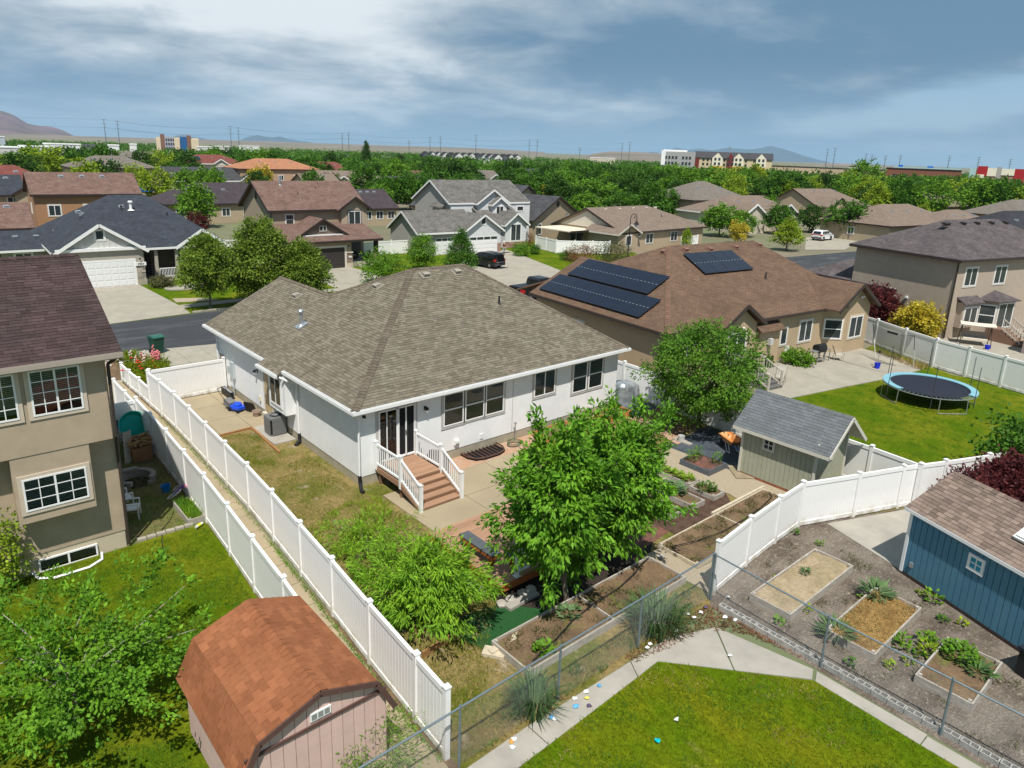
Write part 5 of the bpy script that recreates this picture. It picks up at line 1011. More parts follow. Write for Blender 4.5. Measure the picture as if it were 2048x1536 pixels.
MB().box(-.2, .1, -.3, 0, -.2, .2).build('utility_box', mat('meter_pale', (.5, .5, .48), .5, .05, 3), Sh, (9.1, -.45, 1.75)); MB().box(-.22, .22, -.03, 0, -.18, .18).build('utility_panel', M_trimwhite, Sh, (11.9, 0, .75))
for x, y, z in ((5.35, -.97, 3.1), (18.25, -1.08, 3.95)):
    MB().box(-.06, .06, -.04, 0, -.06, .06).tube((-.02, -.04, 0), (-.2, -.14, .06), .05, .07, 8).tube((.02, -.04, 0), (.2, -.14, .06), .05, .07, 8).build('flood_lamp', M_trimwhite, Sh, (x, y, z))
spout(Sh, [(-.35, -.35, 3.15), (-.06, -.06, 2.9), (-.06, -.06, .1)], M_brownfascia, .05)
MB().box(-.015, 0, 8.0, 8.16, 2.2, 2.45).build('side_vent', M_brownfascia, Sh)
def hvent(u, v, parent=Sh, p0=sA, n=(0, -.5, 1), up=(0, 1), m=None, inv=None):
    inv = parent.matrix_basis.inverted(); nw = parent.matrix_basis.to_3x3() @ Vector(n); p0w = parent.matrix_basis @ Vector(p0); p = plane_pt(u, v, p0w, nw); pl = inv @ Vector(p); turtle_vent(parent, pl+Vector((0, 0, .03)), up, .5, m or mat('vent_brown', (.22, .12, .09), .8, .05, 3)); return pl
for u, v in ((1370, 501), (1419, 500), (1470, 496), (1517, 491)): hvent(u, v)
hvent(1329, 505, n=(-.5, 0, 1), up=(1, 0))
inv = Sh.matrix_basis.inverted(); nw = Sh.matrix_basis.to_3x3() @ Vector((0, -.5, 1)); vent_pipe(Sh, inv @ Vector(plane_pt(1531, 557, Sh.matrix_basis @ Vector(sA), nw)), .45, .05)
caps(Sh, sA, sP1, (-.5, 0, 1), (0, -.5, 1), mat('cap_brown', (.16, .095, .065), .95, .2, 9, island=.12), .17, .25, 'hip_cap')
# solar arrays: panels found by where their corners lie on the slopes
M_solar = mat('solar_cell', (.010, .012, .022), .18, .3, 30, spec=.6); M_solframe = mat('solar_frame', (.035, .036, .042), .4, .1, 4, metal=.3)
def array(corners, rows, cols, n, label, gaps=()):
    inv = Sh.matrix_basis.inverted(); nw = Sh.matrix_basis.to_3x3() @ Vector(n); p0 = Sh.matrix_basis @ Vector(sA); P = [Vector(plane_pt(u, v, p0, nw)) for u, v in corners]
    nn = nw.normalized(); up = Vector((0, 0, 1)); h = up.cross(nn).normalized(); w = nn.cross(h)
    # true rectangle: mean of the opposite edges in the slope's own axes
    uv_ = [((p-P[0]).dot(h), (p-P[0]).dot(w)) for p in P]; u0, u1 = min(a for a, _ in uv_), max(a for a, _ in uv_); v0, v1 = min(b for _, b in uv_), max(b for _, b in uv_)
    us = sorted(a for a, _ in uv_); vs_ = sorted(b for _, b in uv_); u0, u1 = (us[0]+us[1])/2, (us[2]+us[3])/2; v0, v1 = (vs_[0]+vs_[1])/2, (vs_[2]+vs_[3])/2
    o_ = P[0]+h*u0+w*v0+nn*.12; t = empty('solar_array', tuple(o_), 0, label, 'solar panels'); t.matrix_world = Matrix(((h[0], w[0], nn[0], o_[0]), (h[1], w[1], nn[1], o_[1]), (h[2], w[2], nn[2], o_[2]), (0, 0, 0, 1)))
    cw, ch = (u1-u0)/cols, (v1-v0)/rows; me = MB().box(.012, cw-.012, .012, ch-.012, 0, .035).mesh('solar_panel', M_solframe); pm = MB().box(.025, cw-.025, .025, ch-.025, .03, .039).mesh('cell_face', M_solar)
    for i in range(cols):
        for j in range(rows): q = link('solar_panel', me, t, (i*cw, j*ch, 0)); link('cell_face', pm, q)
    for j in range(rows): MB().box(0, u1-u0, (j+.25)*ch, (j+.25)*ch+.05, -.12, -.001).build('rail', M_solframe, t)
    for j in range(1, rows): 
        for i in range(cols*4): MB().box(i*cw/4+.03, (i+.62)*cw/4, j*ch-.02, j*ch+.02, .036, .042).build('clamp', M_metal, t)
    return t
z5p = lambda x, y: (1060+x*.3937, 470+y*.3937)
array([z5p(292, 128), z5p(705, 218), z5p(608, 312), z5p(200, 208)], 2, 6, (-.5, 0, 1), 'upper block of black solar panels on the side slope of the tan house')
array([z5p(140, 203), z5p(665, 335), z5p(562, 430), z5p(62, 285)], 2, 8, (-.5, 0, 1), 'lower block of black solar panels along the side eave of the tan house')
array([z5p(790, 100), z5p(1038, 84), z5p(1114, 182), z5p(868, 208)], 2, 4, (0, -.5, 1), 'small block of black solar panels on the rear slope of the tan house')
# patio furniture
ns = empty('neighbour_steps', (0, 0, 0), 0, 'grey patio steps with pale railings at the solar panel house', 'steps'); M_cedar = mat('pale_rail', (.52, .47, .40), .7, .1, 3); M_step_dk = mat('dark_step', (.12, .115, .11), .8, .1, 3)
for i in range(4): a = i*.33; MB().prism([(24.6+.0, -2.2-a-.33), (26.0, -2.4-a-.33), (26.0, -2.4-a), (24.6, -2.2-a)], .05, .65-.15*i).build('step', M_step_dk, ns)
MB().prism([(24.5, -2.2), (26.1, -2.4), (26.3, -.2), (24.7, -.1)], .05, .8).build('landing', M_step_dk, ns)
for x0 in (24.55, 26.0):
    for (y, z, zt) in ((-.4, .8, 1.75), (-2.3, .75, 1.75), (-3.6, .05, 1.1)): MB().box(x0-.05, x0+.05, y-.05, y+.05, z, zt).build('post', M_cedar, ns)
    for o_ in (.12, .88): MB().bar((x0, -.4, .8+o_), (x0, -2.3, .8+o_), .05, .07).build('rail', M_cedar, ns); MB().bar((x0, -2.3, .75+o_), (x0, -3.6, .12+o_), .05, .07).build('rail', M_cedar, ns)
    for k in range(8): t = (k+.5)/8; y = -2.3-1.3*t; z = .75-.63*t; MB().box(x0-.015, x0+.015, y-.015, y+.015, z+.12, z+.88).build('baluster', M_cedar, ns)
    for k in range(9): t = (k+.5)/9; y = -.4-1.9*t; MB().box(x0-.015, x0+.015, y-.015, y+.015, .92, 1.68).build('baluster', M_cedar, ns)
bq = empty('barbecue', (33.3, -2.3, .05), math.radians(-8), 'black barbecue with side shelves on the neighbour patio', 'barbecue')
M_steel = mat('steel_grey', (.35, .35, .34), .4, .1, 4, metal=.5)
MB().xprism([(-.26, .85), (.26, .85), (.28, 1.0), (.2, 1.18), (0, 1.25), (-.2, 1.18), (-.28, 1.0)], -.42, .42, 'x').build('hood', M_black, bq); MB().box(-.42, .42, -.26, .26, .72, .85).build('firebox', M_black, bq); MB().box(-.85, -.42, -.24, .24, .80, .84).build('side_shelf', M_steel, bq); MB().box(.42, .95, -.24, .24, .80, .84).build('side_shelf', M_steel, bq)
for x in (-.38, .38, .9):
    for y in (-.2, .2): MB().box(x-.025, x+.025, y-.025, y+.025, 0, .75).build('leg', M_steel, bq)
MB().box(-.4, .4, -.22, .22, .18, .22).build('lower_shelf', M_steel, bq)
def sling_chair(loc, rz, label):
    t = empty('patio_chair', loc, rz, label, 'chair'); Ms = mat('sling_fabric', (.42, .39, .34), .8, .1, 5); Mf = mat('chair_frame', (.34, .31, .27), .4, .05, 3, metal=.3)
    MB().add([(-.25, -.25, .42), (.25, -.25, .42), (.25, .2, .38), (-.25, .2, .38), (-.25, .42, .98), (.25, .42, .98)], [(0, 1, 2, 3), (3, 2, 5, 4)]).build('sling', Ms, t, recalc=False).modifiers.new('t', 'SOLIDIFY').thickness = .012
    for x in (-.28, .28): MB().path([(x, -.28, 0), (x, -.3, .62), (x, .1, .64), (x, .28, .62), (x, .2, .4), (x, -.25, .43)], .016, 6).path([(x, .3, .0), (x, .2, .4), (x, .44, 1.0)], .016, 6).build('frame', Mf, t)
sling_chair((34.9, -2.9, .05), math.radians(35), 'beige sling patio chair beside the barbecue'); sling_chair((26.7, -3.15, .05), math.radians(-70), 'beige sling patio chair beside the neighbour steps')
bk_ = empty('blue_bucket', (35.15, -5.4, .05), 0, 'blue bucket with a brush standing in it on the neighbour patio', 'bucket'); MB().lathe((0, 0, 0), [(.15, 0), (.19, .36), (.2, .36), (.18, .34), (.14, .03)], 16).build('bucket', mat('bucket_blue', (.01, .03, .55), .4, .05, 3), bk_); MB().tube((.03, 0, .05), (.2, .08, 1.05), .018).build('brush_handle', M_steel, bk_); MB().box(.1, .3, .03, .13, 1.02, 1.14).build('brush_head', M_black, bk_)
# trampoline
tp_ = empty('trampoline', (31.0, -9.9, 0), math.radians(10), 'round trampoline with a light blue pad and bare upright poles on the lawn', 'trampoline')
M_pad = mat('pad_blue', (.20, .40, .47), .5, .08, 2); M_mat = mat('jump_mat', (.018, .02, .032), .55, .15, 4); tr_, tz = 2.38, .9
def ring(r0, r1, z0, z1, a0, a1, n): 
    b = MB()
    for i in range(n):
        a, c = a0+(a1-a0)*i/n, a0+(a1-a0)*(i+1)/n
        b.add([(r*math.cos(t), r*math.sin(t), z) for t in (a, c) for r, z in ((r0, z0), (r1, z0), (r1, z1), (r0, z1))], [(0, 1, 5, 4), (1, 2, 6, 5), (2, 3, 7, 6), (3, 0, 4, 7)])
    return b
ring(2.02, tr_+.02, tz, tz+.05, math.radians(-105), math.radians(150), 44).build('safety_pad', M_pad, tp_); MB().lathe((0, 0, tz-.01), [(2.06, 0), (1.9, -.02), (1.6, -.05), (.8, -.08), (.01, -.08)], 40, False).build('jump_mat', M_mat, tp_, smooth=True)
ring(tr_-.03, tr_+.02, tz-.05, tz-.01, 0, 2*math.pi, 48).build('frame_ring', M_metal, tp_)
for k in range(60): a = k*2*math.pi/60; MB().tube((2.05*math.cos(a), 2.05*math.sin(a), tz-.015), (2.34*math.cos(a), 2.34*math.sin(a), tz-.03), .012, n=4).build('spring', M_metal, tp_)
for k in range(4):
    a = math.radians(22+k*90); a2 = a+math.radians(38); P = [(tr_*math.cos(a), tr_*math.sin(a), tz), (2.42*math.cos(a), 2.42*math.sin(a), .05), (2.42*math.cos(a2), 2.42*math.sin(a2), .05), (tr_*math.cos(a2), tr_*math.sin(a2), tz)]; MB().path(P, .022, 6).build('leg', M_metal, tp_)
for k in range(6): a = math.radians(12+k*60); MB().tube((2.45*math.cos(a), 2.45*math.sin(a), .3), (2.42*math.cos(a), 2.42*math.sin(a), 2.65), .018, n=6).build('upright_pole', mat('pole_sleeve', (.05, .05, .055), .6, .1, 3), tp_)
# sports net on the far side
nt_ = empty('sports_net', (0, 0, 0), 0, 'slack black pitching net on white poles behind the trampoline', 'net'); M_net = bpy.data.materials.new('net_mesh'); M_net.use_nodes = True
N_, L2 = M_net.node_tree.nodes, M_net.node_tree.links; tb = N_.new('ShaderNodeBsdfTransparent'); mxs = N_.new('ShaderNodeMixShader'); mxs.inputs[0].default_value = .45; N_['Principled BSDF'].inputs['Base Color'].default_value = (.03, .03, .03, 1); L2.new(tb.outputs[0], mxs.inputs[1]); L2.new(N_['Principled BSDF'].outputs[0], mxs.inputs[2]); L2.new(mxs.outputs[0], N_['Material Output'].inputs[0])
pa, pb = np.array([38.05, -4.1, .05]), np.array([37.4, -6.85, .05]); ta, tb_ = np.array([37.2, -3.9, 2.5]), np.array([36.3, -6.9, 2.45])
for p, t in ((pa, ta), (pb, tb_)): MB().tube(p, p+(t-p)*.55, .03, n=6).build('pole', M_white, nt_); MB().tube(p+(t-p)*.5, t, .02, n=6).build('upper_pole', M_black, nt_)
nn_ = 8; b = MB(); V = []
for j in range(nn_+1):
    for i in range(nn_+1):
        s, t = i/nn_, j/nn_; top = ta+(tb_-ta)*s; bot = np.array([36.9, -4.6, .55])+np.array([-.3, -1.6, 0])*s; p = top+(bot-top)*t; p = p+np.array([-.5, 0, -.5])*math.sin(math.pi*s)*math.sin(math.pi*t)*.8-np.array([0, 0, .18])*math.sin(math.pi*s)*(1-t); V.append(p)
b.add(V, [(j*(nn_+1)+i, j*(nn_+1)+i+1, (j+1)*(nn_+1)+i+1, (j+1)*(nn_+1)+i) for j in range(nn_) for i in range(nn_)]).build('netting', M_net, nt_, recalc=False)
MB().box(-.4, .4, -.01, .01, -.08, .08).build('banner', M_black, nt_, tuple((ta+tb_)/2+(0, 0, -.25)), math.radians(-108))
# ------------------------------------------------------------------ grey-tan two-storey house on the right
M_taupe = mat('taupe_stucco', (.40, .33, .26), .95, .07, 2, bump=.3, bscale=80); RM_char = roof_mat('charcoal_plum_shingles', (.085, .072, .075), (.13, .11, .11), .2)
Rh = empty('grey_tan_house', (48.45, -5.0, 0), math.radians(-15), 'grey-tan two-storey house with dark charcoal hip roof beyond the trampoline fence', 'house')
MB().box(0, 16, 0, 9.0, 0, 6.4).build('wall', M_taupe, Rh); rfF = gable_faces(0, 16, 0, 9.0, 6.5, .5, 'x', .45, (True, True)); roof(Rh, rfF, RM_char, .14); fascia(Rh, rfF, M_gutter_dk, .2)
MB().box(2.2, 11.5, 7.8, 14.5, 0, 3.1).build('garage_wall', M_taupe, Rh) ; rgF = gable_faces(.3, 9.5, 5.0, 14.0, 3.25, .48, 'y', .4, (False, True)); roof(Rh, rgF, RM_char, .12, 'garage_roof'); fascia(Rh, rgF, M_gutter_dk, .2); MB().box(.3, 9.5, 5, 14, 0, 3.2).build('lower_wall', M_taupe, Rh)
M_trim3 = mat('cream_window_trim', (.58, .53, .46), .9, .05, 3)
for x in (1.1, 4.9): window(Rh, x, 0, 4.1, '-y', 1.5, 1.45, cols=2, trim=M_trim3)
MB().box(.9, 3.0, -.5, 0, .9, 2.9).build('bay_wall', M_taupe, Rh); window(Rh, 1.15, -.5, 1.15, '-y', 1.6, 1.35, cols=2, trim=M_trim3); roof(Rh, [[(.7, -.75, 2.85), (3.2, -.75, 2.85), (3.2, .02, 3.3), (.7, .02, 3.3)]], RM_char, .08)
MB().prism([(3.6, 0), (4.3, -1.1), (6.6, -1.1), (7.3, 0)], 0, 2.9).build('bay_wall', M_taupe, Rh); window(Rh, 3.66, -.1, .9, math.atan2(-1.1, .7), 1.15, 1.7, hung=True, trim=M_trim3, tw=.07); window(Rh, 4.45, -1.1, .75, '-y', 2.0, 2.0, cols=2, trim=M_trim3, tw=.07)
roof(Rh, [[(3.3, -.0, 2.95), (4.15, -1.4, 2.95), (5.45, .02, 3.6)], [(4.15, -1.4, 2.95), (6.75, -1.4, 2.95), (5.45, .02, 3.6)], [(6.75, -1.4, 2.95), (7.6, 0, 2.95), (5.45, .02, 3.6)]], RM_char, .08)
window(Rh, 0, 5.6, 1.7, '-x', .8, 1.3, hung=True, trim=M_trim3) ; spout(Rh, [(-.3, -.3, 6.2), (-.06, -.06, 5.9), (-.06, -.06, .1)], M_gutter_dk, .06)
MB().box(-.16, 0, -.1, .1, -.06, .1).build('wall_light', M_trimwhite, Rh, (0, 3.6, 2.6)); MB().box(-.02, 0, 3.5, 3.7, .3, .5).build('vent_cover', M_gutter_dk, Rh); wall_lamp(3.35, 0, 2.1, Rh, '-y')
for x in (1.3, 3.2, 5.3, 7.2, 9.2, 11.2): turtle_vent(Rh, (max(x, 2.6)+.6, 3.9 if x > 3 else 3.7, 6.28+.5*(3.9+.45)), (0, 1), .5, M_gutter_dk)
for x, y in ((4.2, 11.5), (4.2, 9.5)): turtle_vent(Rh, (x-.3, y, 3.06+.48*(x+.1)), (1, 0), .48, M_gutter_dk)
# swing seat, steps, red-roofed shed corner
sw = empty('swing_seat', (48.4, -7.1, .01), math.radians(-65), 'canopy swing seat with a cream top on the patio of the grey-tan house', 'swing seat'); M_canvas = mat('cream_canvas', (.62, .56, .46), .8, .08, 3); M_cush = mat('taupe_cushion', (.33, .28, .24), .9, .1, 4)
for x in (-1.0, 1.0): MB().path([(x, -.7, 0), (x*.95, 0, 1.62), (x, .7, 0)], .03, 6).build('leg', M_gutter_dk, sw)
MB().tube((-.98, 0, 1.62), (.98, 0, 1.62), .03).build('cross_bar', M_gutter_dk, sw)
b = MB(); V = []
for j in range(5):
    for i in range(7): V.append((-1.15+i*2.3/6, -.6+j*.3, 1.72-.10*((j-2)/2)**2-.03*math.sin(i*math.pi/6)))
b.add(V, [(j*7+i, j*7+i+1, (j+1)*7+i+1, (j+1)*7+i) for j in range(4) for i in range(6)]).build('canopy', M_canvas, sw, recalc=False).modifiers.new('t', 'SOLIDIFY').thickness = .06
MB().box(-.8, .8, -.3, .25, .42, .54).build('seat', M_canvas, sw); o = MB().box(-.8, .8, 0, .1, 0, .5).build('backrest', M_cush, sw, (0, .25, .5)); o.rotation_euler = (math.radians(-15), 0, 0)
for x in (-.75, .75): MB().tube((x, 0, 1.6), (x, -.1, .5), .012, n=5).build('hanger', M_gutter_dk, sw)
o = MB().lathe((47.75, -8.2, .01), [(.15, 0), (.19, .3), (.2, .3), (.18, .28), (.14, .03)], 14).build('bucket', MATS['bucket_blue']); tag(o, 'blue bucket beside the canopy swing seat', 'bucket')
ps = empty('rear_steps', (50.9, -8.1, 0), math.radians(-15), 'wooden steps with pale rails at the grey-tan house', 'steps')
for i in range(5): MB().box(0, 1.2, -.3*(i+1), -.3*i, 0, .85-.16*i).build('step', mat('step_brown', (.22, .13, .09), .8, .1, 3), ps)
MB().box(0, 1.2, 0, 1.2, 0, 1.0).build('landing', MATS['step_brown'], ps)
for x in (0, 1.2):
    MB().bar((x, 0, 1.9), (x, -1.5, 1.0), .05, .07).bar((x, 0, 1.15), (x, -1.5, .3), .05, .06).build('rail', M_cedar, ps)
    for k in range(8): t = k/8+.06; MB().box(x-.02, x+.02, -1.5*t-.02, -1.5*t+.02, 1.0-.8*t, 1.9-.9*t).build('baluster', M_cedar, ps)
rs = empty('barn_shed', (49.6, -12.2, 0), math.radians(-15), 'barn-shaped shed with a dark red roof at the picture edge', 'shed'); MB().box(-1.4, 1.4, -1.8, 1.8, 0, 1.75).build('wall', mat('grey_pink_siding', (.34, .28, .26), .85, .06, 3), rs); RM_red = roof_mat('dark_red_shingles', (.16, .045, .035), (.11, .032, .028), .2); roof(rs, [[(-1.55, -1.9, 1.65), (-1.2, -1.9, 2.5), (-1.2, 1.9, 2.5), (-1.55, 1.9, 1.65)], [(-1.2, -1.9, 2.5), (0, -1.9, 2.95), (0, 1.9, 2.95), (-1.2, 1.9, 2.5)], [(0, -1.9, 2.95), (1.2, -1.9, 2.5), (1.2, 1.9, 2.5), (0, 1.9, 2.95)], [(1.2, -1.9, 2.5), (1.55, -1.9, 1.65), (1.55, 1.9, 1.65), (1.2, 1.9, 2.5)]], RM_red, .06)
MB().xprism([(-1.4, 1.75), (1.4, 1.75), (1.15, 2.42), (0, 2.85), (-1.15, 2.42)], -1.75, 1.75, 'y').build('gable_wall', MATS['grey_pink_siding'], rs)
# ------------------------------------------------------------------ houses across the street
RM_blue = roof_mat('slate_blue_shingles', (.038, .044, .056), (.058, .064, .078), .15); RM_br2 = roof_mat('warm_brown_shingles', (.15, .088, .072), (.20, .135, .11), .18); RM_grey = roof_mat('mixed_grey_shingles', (.17, .16, .145), (.10, .095, .088), .25); RM_dk = roof_mat('dark_grey_shingles', (.052, .052, .056), (.085, .085, .09), .25); RM_tanr = roof_mat('tan_brown_shingles', (.22, .17, .135), (.18, .135, .105), .1); RM_plum = roof_mat('plum_shingles', (.055, .044, .05), (.075, .06, .066), .15)
M_greige = mat('greige_stucco', (.36, .33, .275), .95, .06, 2, bump=.2, bscale=60); M_bb = mat('pale_board_batten', (.52, .52, .49), .8, .05, 2); M_ledge = mat('ledge_stone', (.33, .30, .26), .95, .4, 6, bump=1., bscale=9, col2=(.22, .195, .17), mscale=3.5, stretch=(1, 1, 4))
M_gdw = mat('white_garage_door', (.72, .72, .71), .5, .04, 2); M_gdb = mat('brown_garage_door', (.045, .038, .037), .5, .08, 2)
def text_on(parent, txt, x, y, z, face, size, m):
    c = bpy.data.curves.new('lettering', 'FONT'); c.body = txt; c.size = size; c.extrude = .008; c.align_x = 'CENTER'; to_ = bpy.data.objects.new('lettering_curve', c); COL.objects.link(to_); bpy.context.view_layer.update(); me = bpy.data.meshes.new_from_object(to_.evaluated_get(bpy.context.evaluated_depsgraph_get())); bpy.data.objects.remove(to_); me.materials.clear(); me.materials.append(m); o = link('lettering', me, parent); o.location = (x, y, z); o.rotation_euler = (math.pi/2, 0, FACE[face]); return o
def stone_wall(parent, x0, x1, y, z0, z1, m=None, seed=1, rows=6, name='stone'):
    """stacked ledge stones on a wall facing -y, each its own piece"""
    rr = random.Random(seed); h = (z1-z0)/rows
    for j in range(rows):
        x = x0
        while x < x1-.02:
            w = min(rr.uniform(.22, .5), x1-x); MB().box(x+.008, x+w-.008, y-rr.uniform(.04, .09), y, z0+j*h+.008, z0+(j+1)*h-.008).build(name, m or M_stone_v, parent); x += w
M_stone_v = mat('ledge_stone_piece', (.34, .30, .255), .95, .2, 5, island=.35, bump=.5, bscale=20)
# blue-grey roofed house
Bh = empty('slate_roof_house', (-2.05, 48.1, 0), math.radians(-2.5), 'greige single-storey house with slate-blue roof and white garage door across the street', 'house')
MB().box(0, 14.2, 3.2, 17.5, 0, 3.35).build('wall', M_greige, Bh); MB().box(0, 6.7, 0, 4, 0, 3.4).build('garage_wall', M_greige, Bh); MB().box(10.0, 14.2, .8, 4, 0, 3.4).build('front_room_wall', M_greige, Bh)
bhm = [[(-.4, .5, 3.3), (14.6, .5, 3.3), (9.2, 9.3, 7.5), (5.9, 9.3, 7.5)], [(14.6, .5, 3.3), (14.6, 18, 3.3), (9.2, 9.3, 7.5)], [(14.6, 18, 3.3), (-.4, 18, 3.3), (5.9, 9.3, 7.5), (9.2, 9.3, 7.5)], [(-.4, 18, 3.3), (-.4, .5, 3.3), (5.9, 9.3, 7.5)]]
roof(Bh, bhm, RM_blue, .12); fascia(Bh, bhm, M_trimwhite, .2)
for x0, x1, yf, wm in ((0, 6.7, 0, M_bb), (10.0, 14.2, .8, M_greige)):
    F = gable_faces(x0, x1, yf, yf+6.5, 3.45, .66, 'y', .4, eo=.4); roof(Bh, F, RM_blue, .12, 'gable_roof'); xc = (x0+x1)/2
    for P in F:
        e = sorted(P, key=lambda p: p[1])[:2]; MB().bar(np.array(e[0])-(0, 0, .10), np.array(e[1])-(0, 0, .10), .06, .26).build('barge_board', M_trimwhite, Bh)
    MB().xprism([(x0, 3.35), (x1, 3.35), (xc, 3.4+(x1-x0)/2*.66-.1)], yf-.02, yf+.2, 'y').build('gable_wall', wm, Bh)
for k in range(14): x = .35+k*.46; zt = 3.5+(3.35-abs(x-3.35))*.66-.25; MB().box(x-.025, x+.025, -.045, -.02, 3.6, max(3.65, zt)).build('batten', M_bb, Bh)
MB().box(-.15, 6.9, -.25, 0, 3.28, 3.55).build('gable_band', M_trimwhite, Bh); window(Bh, 3.0, -.02, 4.25, '-y', .7, .85, trim=M_trimwhite, frame=M_trimwhite, name='gable_vent')
garage_door(Bh, .85, 0, .02, '-y', 4.95, 2.25, M_gdw); MB().box(.65, .85, -.05, 0, 0, 2.45).box(5.8, 6.0, -.05, 0, 0, 2.45).box(.85, 5.8, -.05, 0, 2.27, 2.45).build('door_trim', M_trimwhite, Bh)
stone_wall(Bh, 6.0, 6.72, -.02, .55, 1.75, seed=2); MB().box(5.98, 6.78, -.10, 0, 0, .55).build('pillar_base', M_found, Bh); MB().box(5.92, 6.82, -.14, 0, 1.78, 2.08).build('number_plate', M_trimwhite, Bh); text_on(Bh, '2964', 6.37, -.15, 1.86, '-y', .26, M_black)
wall_lamp(6.35, 0, 2.35, Bh, '-y')
stone_wall(Bh, 10.0, 14.2, .78, .1, 1.1, seed=3, rows=5); MB().box(9.95, 14.25, .68, .8, 1.12, 1.25).build('sill_band', M_trimwhite, Bh); window(Bh, 11.2, .8, 1.35, '-y', 1.3, 1.55, cols=2, trim=M_trimwhite)
for x in (10.75, 12.6): MB().box(x, x+.4, .75, .8, 1.3, 2.95).build('shutter', mat('black_shutter', (.02, .025, .035), .6, .1, 3), Bh)
MB().box(6.75, 10.0, 2.9, 3.2, 0, 3.3).build('porch_wall', mat('porch_shade_paint', (.14, .12, .105), .9, .1, 3), Bh)  # wall darkened in its colour to give the recess its shade
for x in (7.9, 9.7): MB().box(x-.14, x+.14, .75, 1.03, 0.3, 3.2).build('porch_column', M_greige, Bh); stone_wall(Bh, x-.25, x+.25, .75, .3, 1.2, seed=int(x*10), rows=4)
MB().box(6.8, 10.0, .6, 3.0, 0, .3).build('porch_floor', M_conc, Bh); MB().box(7.3, 9.0, .1, .6, 0, .16).build('porch_step', M_conc, Bh); MB().box(6.95, 7.85, 2.86, 2.9, .3, 2.4).build('front_door', M_gdb, Bh)
for z in (.45, 1.2): MB().box(8.1, 9.6, .80, .86, z, z+.07).build('porch_rail', M_white, Bh)
for k in range(11): MB().box(8.16+k*.135, 8.2+k*.135, .81, .85, .5, 1.2).build('baluster', M_white, Bh)
MB().box(-3.6, 0, 6.2, 13, 0, 3.0).build('side_wing_wall', M_greige, Bh); F = gable_faces(-3.6, .5, 6.2, 13, 3.1, .35, 'x', .4, eo=.4); roof(Bh, F, RM_blue, .1, 'side_wing_roof'); fascia(Bh, F, M_trimwhite, .2); window(Bh, -2.6, 6.2, 1.2, '-y', 1.3, 1.4, cols=2, trim=M_trimwhite); 
for x, y in ((2.8, 6.4), (6.6, 7.2), (3.9, 9.0)): z = 3.3+(4.2/8.8)*(y-.5); turtle_vent(Bh, (x, y, min(z, 7.2)+.03), (0, 1), .48, M_metal) if x != 3.9 else turtle_vent(Bh, (3.3, 8.2, 3.3+(4.2/6.3)*3.7), (1, 0), .66, M_metal)
vent_pipe(Bh, (7.3, 6.6, 6.2), .7, .13, M_white, True); vent_pipe(Bh, (6.5, 6.8, 6.3), .4, .06); vent_pipe(Bh, (10.3, 5.6, 5.6), .4, .06)
# brown two-storey house
M_brwall = mat('warm_tan_stucco', (.33, .265, .19), .95, .06, 2, bump=.2, bscale=60); M_shake = lap_mat('tan_shake', (.36, .29, .21), .28, 2); M_dkbrown = mat('dark_brown_trim', (.035, .026, .022), .6, .1, 3)
Br = empty('brown_roof_house', (18.7, 47.6, 0), math.radians(-1.5), 'tan two-storey house with brown roof and dark brown garage door across the street', 'house')
MB().box(0, 6.9, 0, 6, 0, 3.2).build('garage_wall', M_brwall, Br); walls(Br, 0, 11, 4.9, 13.4, 0, 6.2, M_brwall, .62, 'x'); F = gable_faces(0, 11, 4.9, 13.4, 6.25, .62, 'x', .4, eo=.5); roof(Br, F, RM_br2, .14); fascia(Br, F, M_dkbrown, .24)
MB().xprism([(7.9, 3.2), (11.2, 3.2), (11.2, 6.2), (9.55, 7.3), (7.9, 6.2)], 4.2, 5.2, 'y').build('gable_wall', M_shake, Br); F = gable_faces(7.9, 11.2, 4.2, 9, 6.25, .68, 'y', .45, eo=.4); roof(Br, F, RM_br2, .12, 'gable_roof')
for P in F: e = sorted(P, key=lambda p: p[1])[:2]; MB().bar(np.array(e[0])-(0, 0, .1), np.array(e[1])-(0, 0, .1), .06, .26).build('barge_board', M_dkbrown, Br)
lowr = [[(-.4, -.5, 3.1), (10.6, -.5, 3.1), (10.6, 4.9, 4.5), (-.4, 4.9, 4.5)]]; roof(Br, lowr, RM_br2, .12, 'lower_roof'); fascia(Br, lowr, M_dkbrown, .22)
F = gable_faces(1.3, 7.0, 1.2, 5.5, 3.55, .62, 'y', .3, eo=.3); roof(Br, F, RM_br2, .12, 'garage_gable_roof')
for P in F: e = sorted(P, key=lambda p: p[1])[:2]; MB().bar(np.array(e[0])-(0, 0, .1), np.array(e[1])-(0, 0, .1), .06, .24).build('barge_board', M_dkbrown, Br)
MB().xprism([(1.5, 3.45), (6.8, 3.45), (4.15, 5.05)], 1.22, 1.6, 'y').build('garage_gable_wall', mat('brown_shake', (.17, .13, .10), .9, .1, 3), Br); MB().box(1.4, 6.9, .95, 1.2, 3.5, 3.62).build('gable_band', M_trimwhite, Br)
window(Br, 3.75, 1.2, 3.95, '-y', .85, .6, cols=2, frame=M_trim3); garage_door(Br, 1.2, 0, .02, '-y', 4.85, 2.25, M_gdb, 6, 8); MB().box(.95, 1.2, -.05, 0, 0, 2.5).box(6.05, 6.3, -.05, 0, 0, 2.5).box(1.2, 6.05, -.05, 0, 2.27, 2.5).build('door_trim', M_trim3, Br)
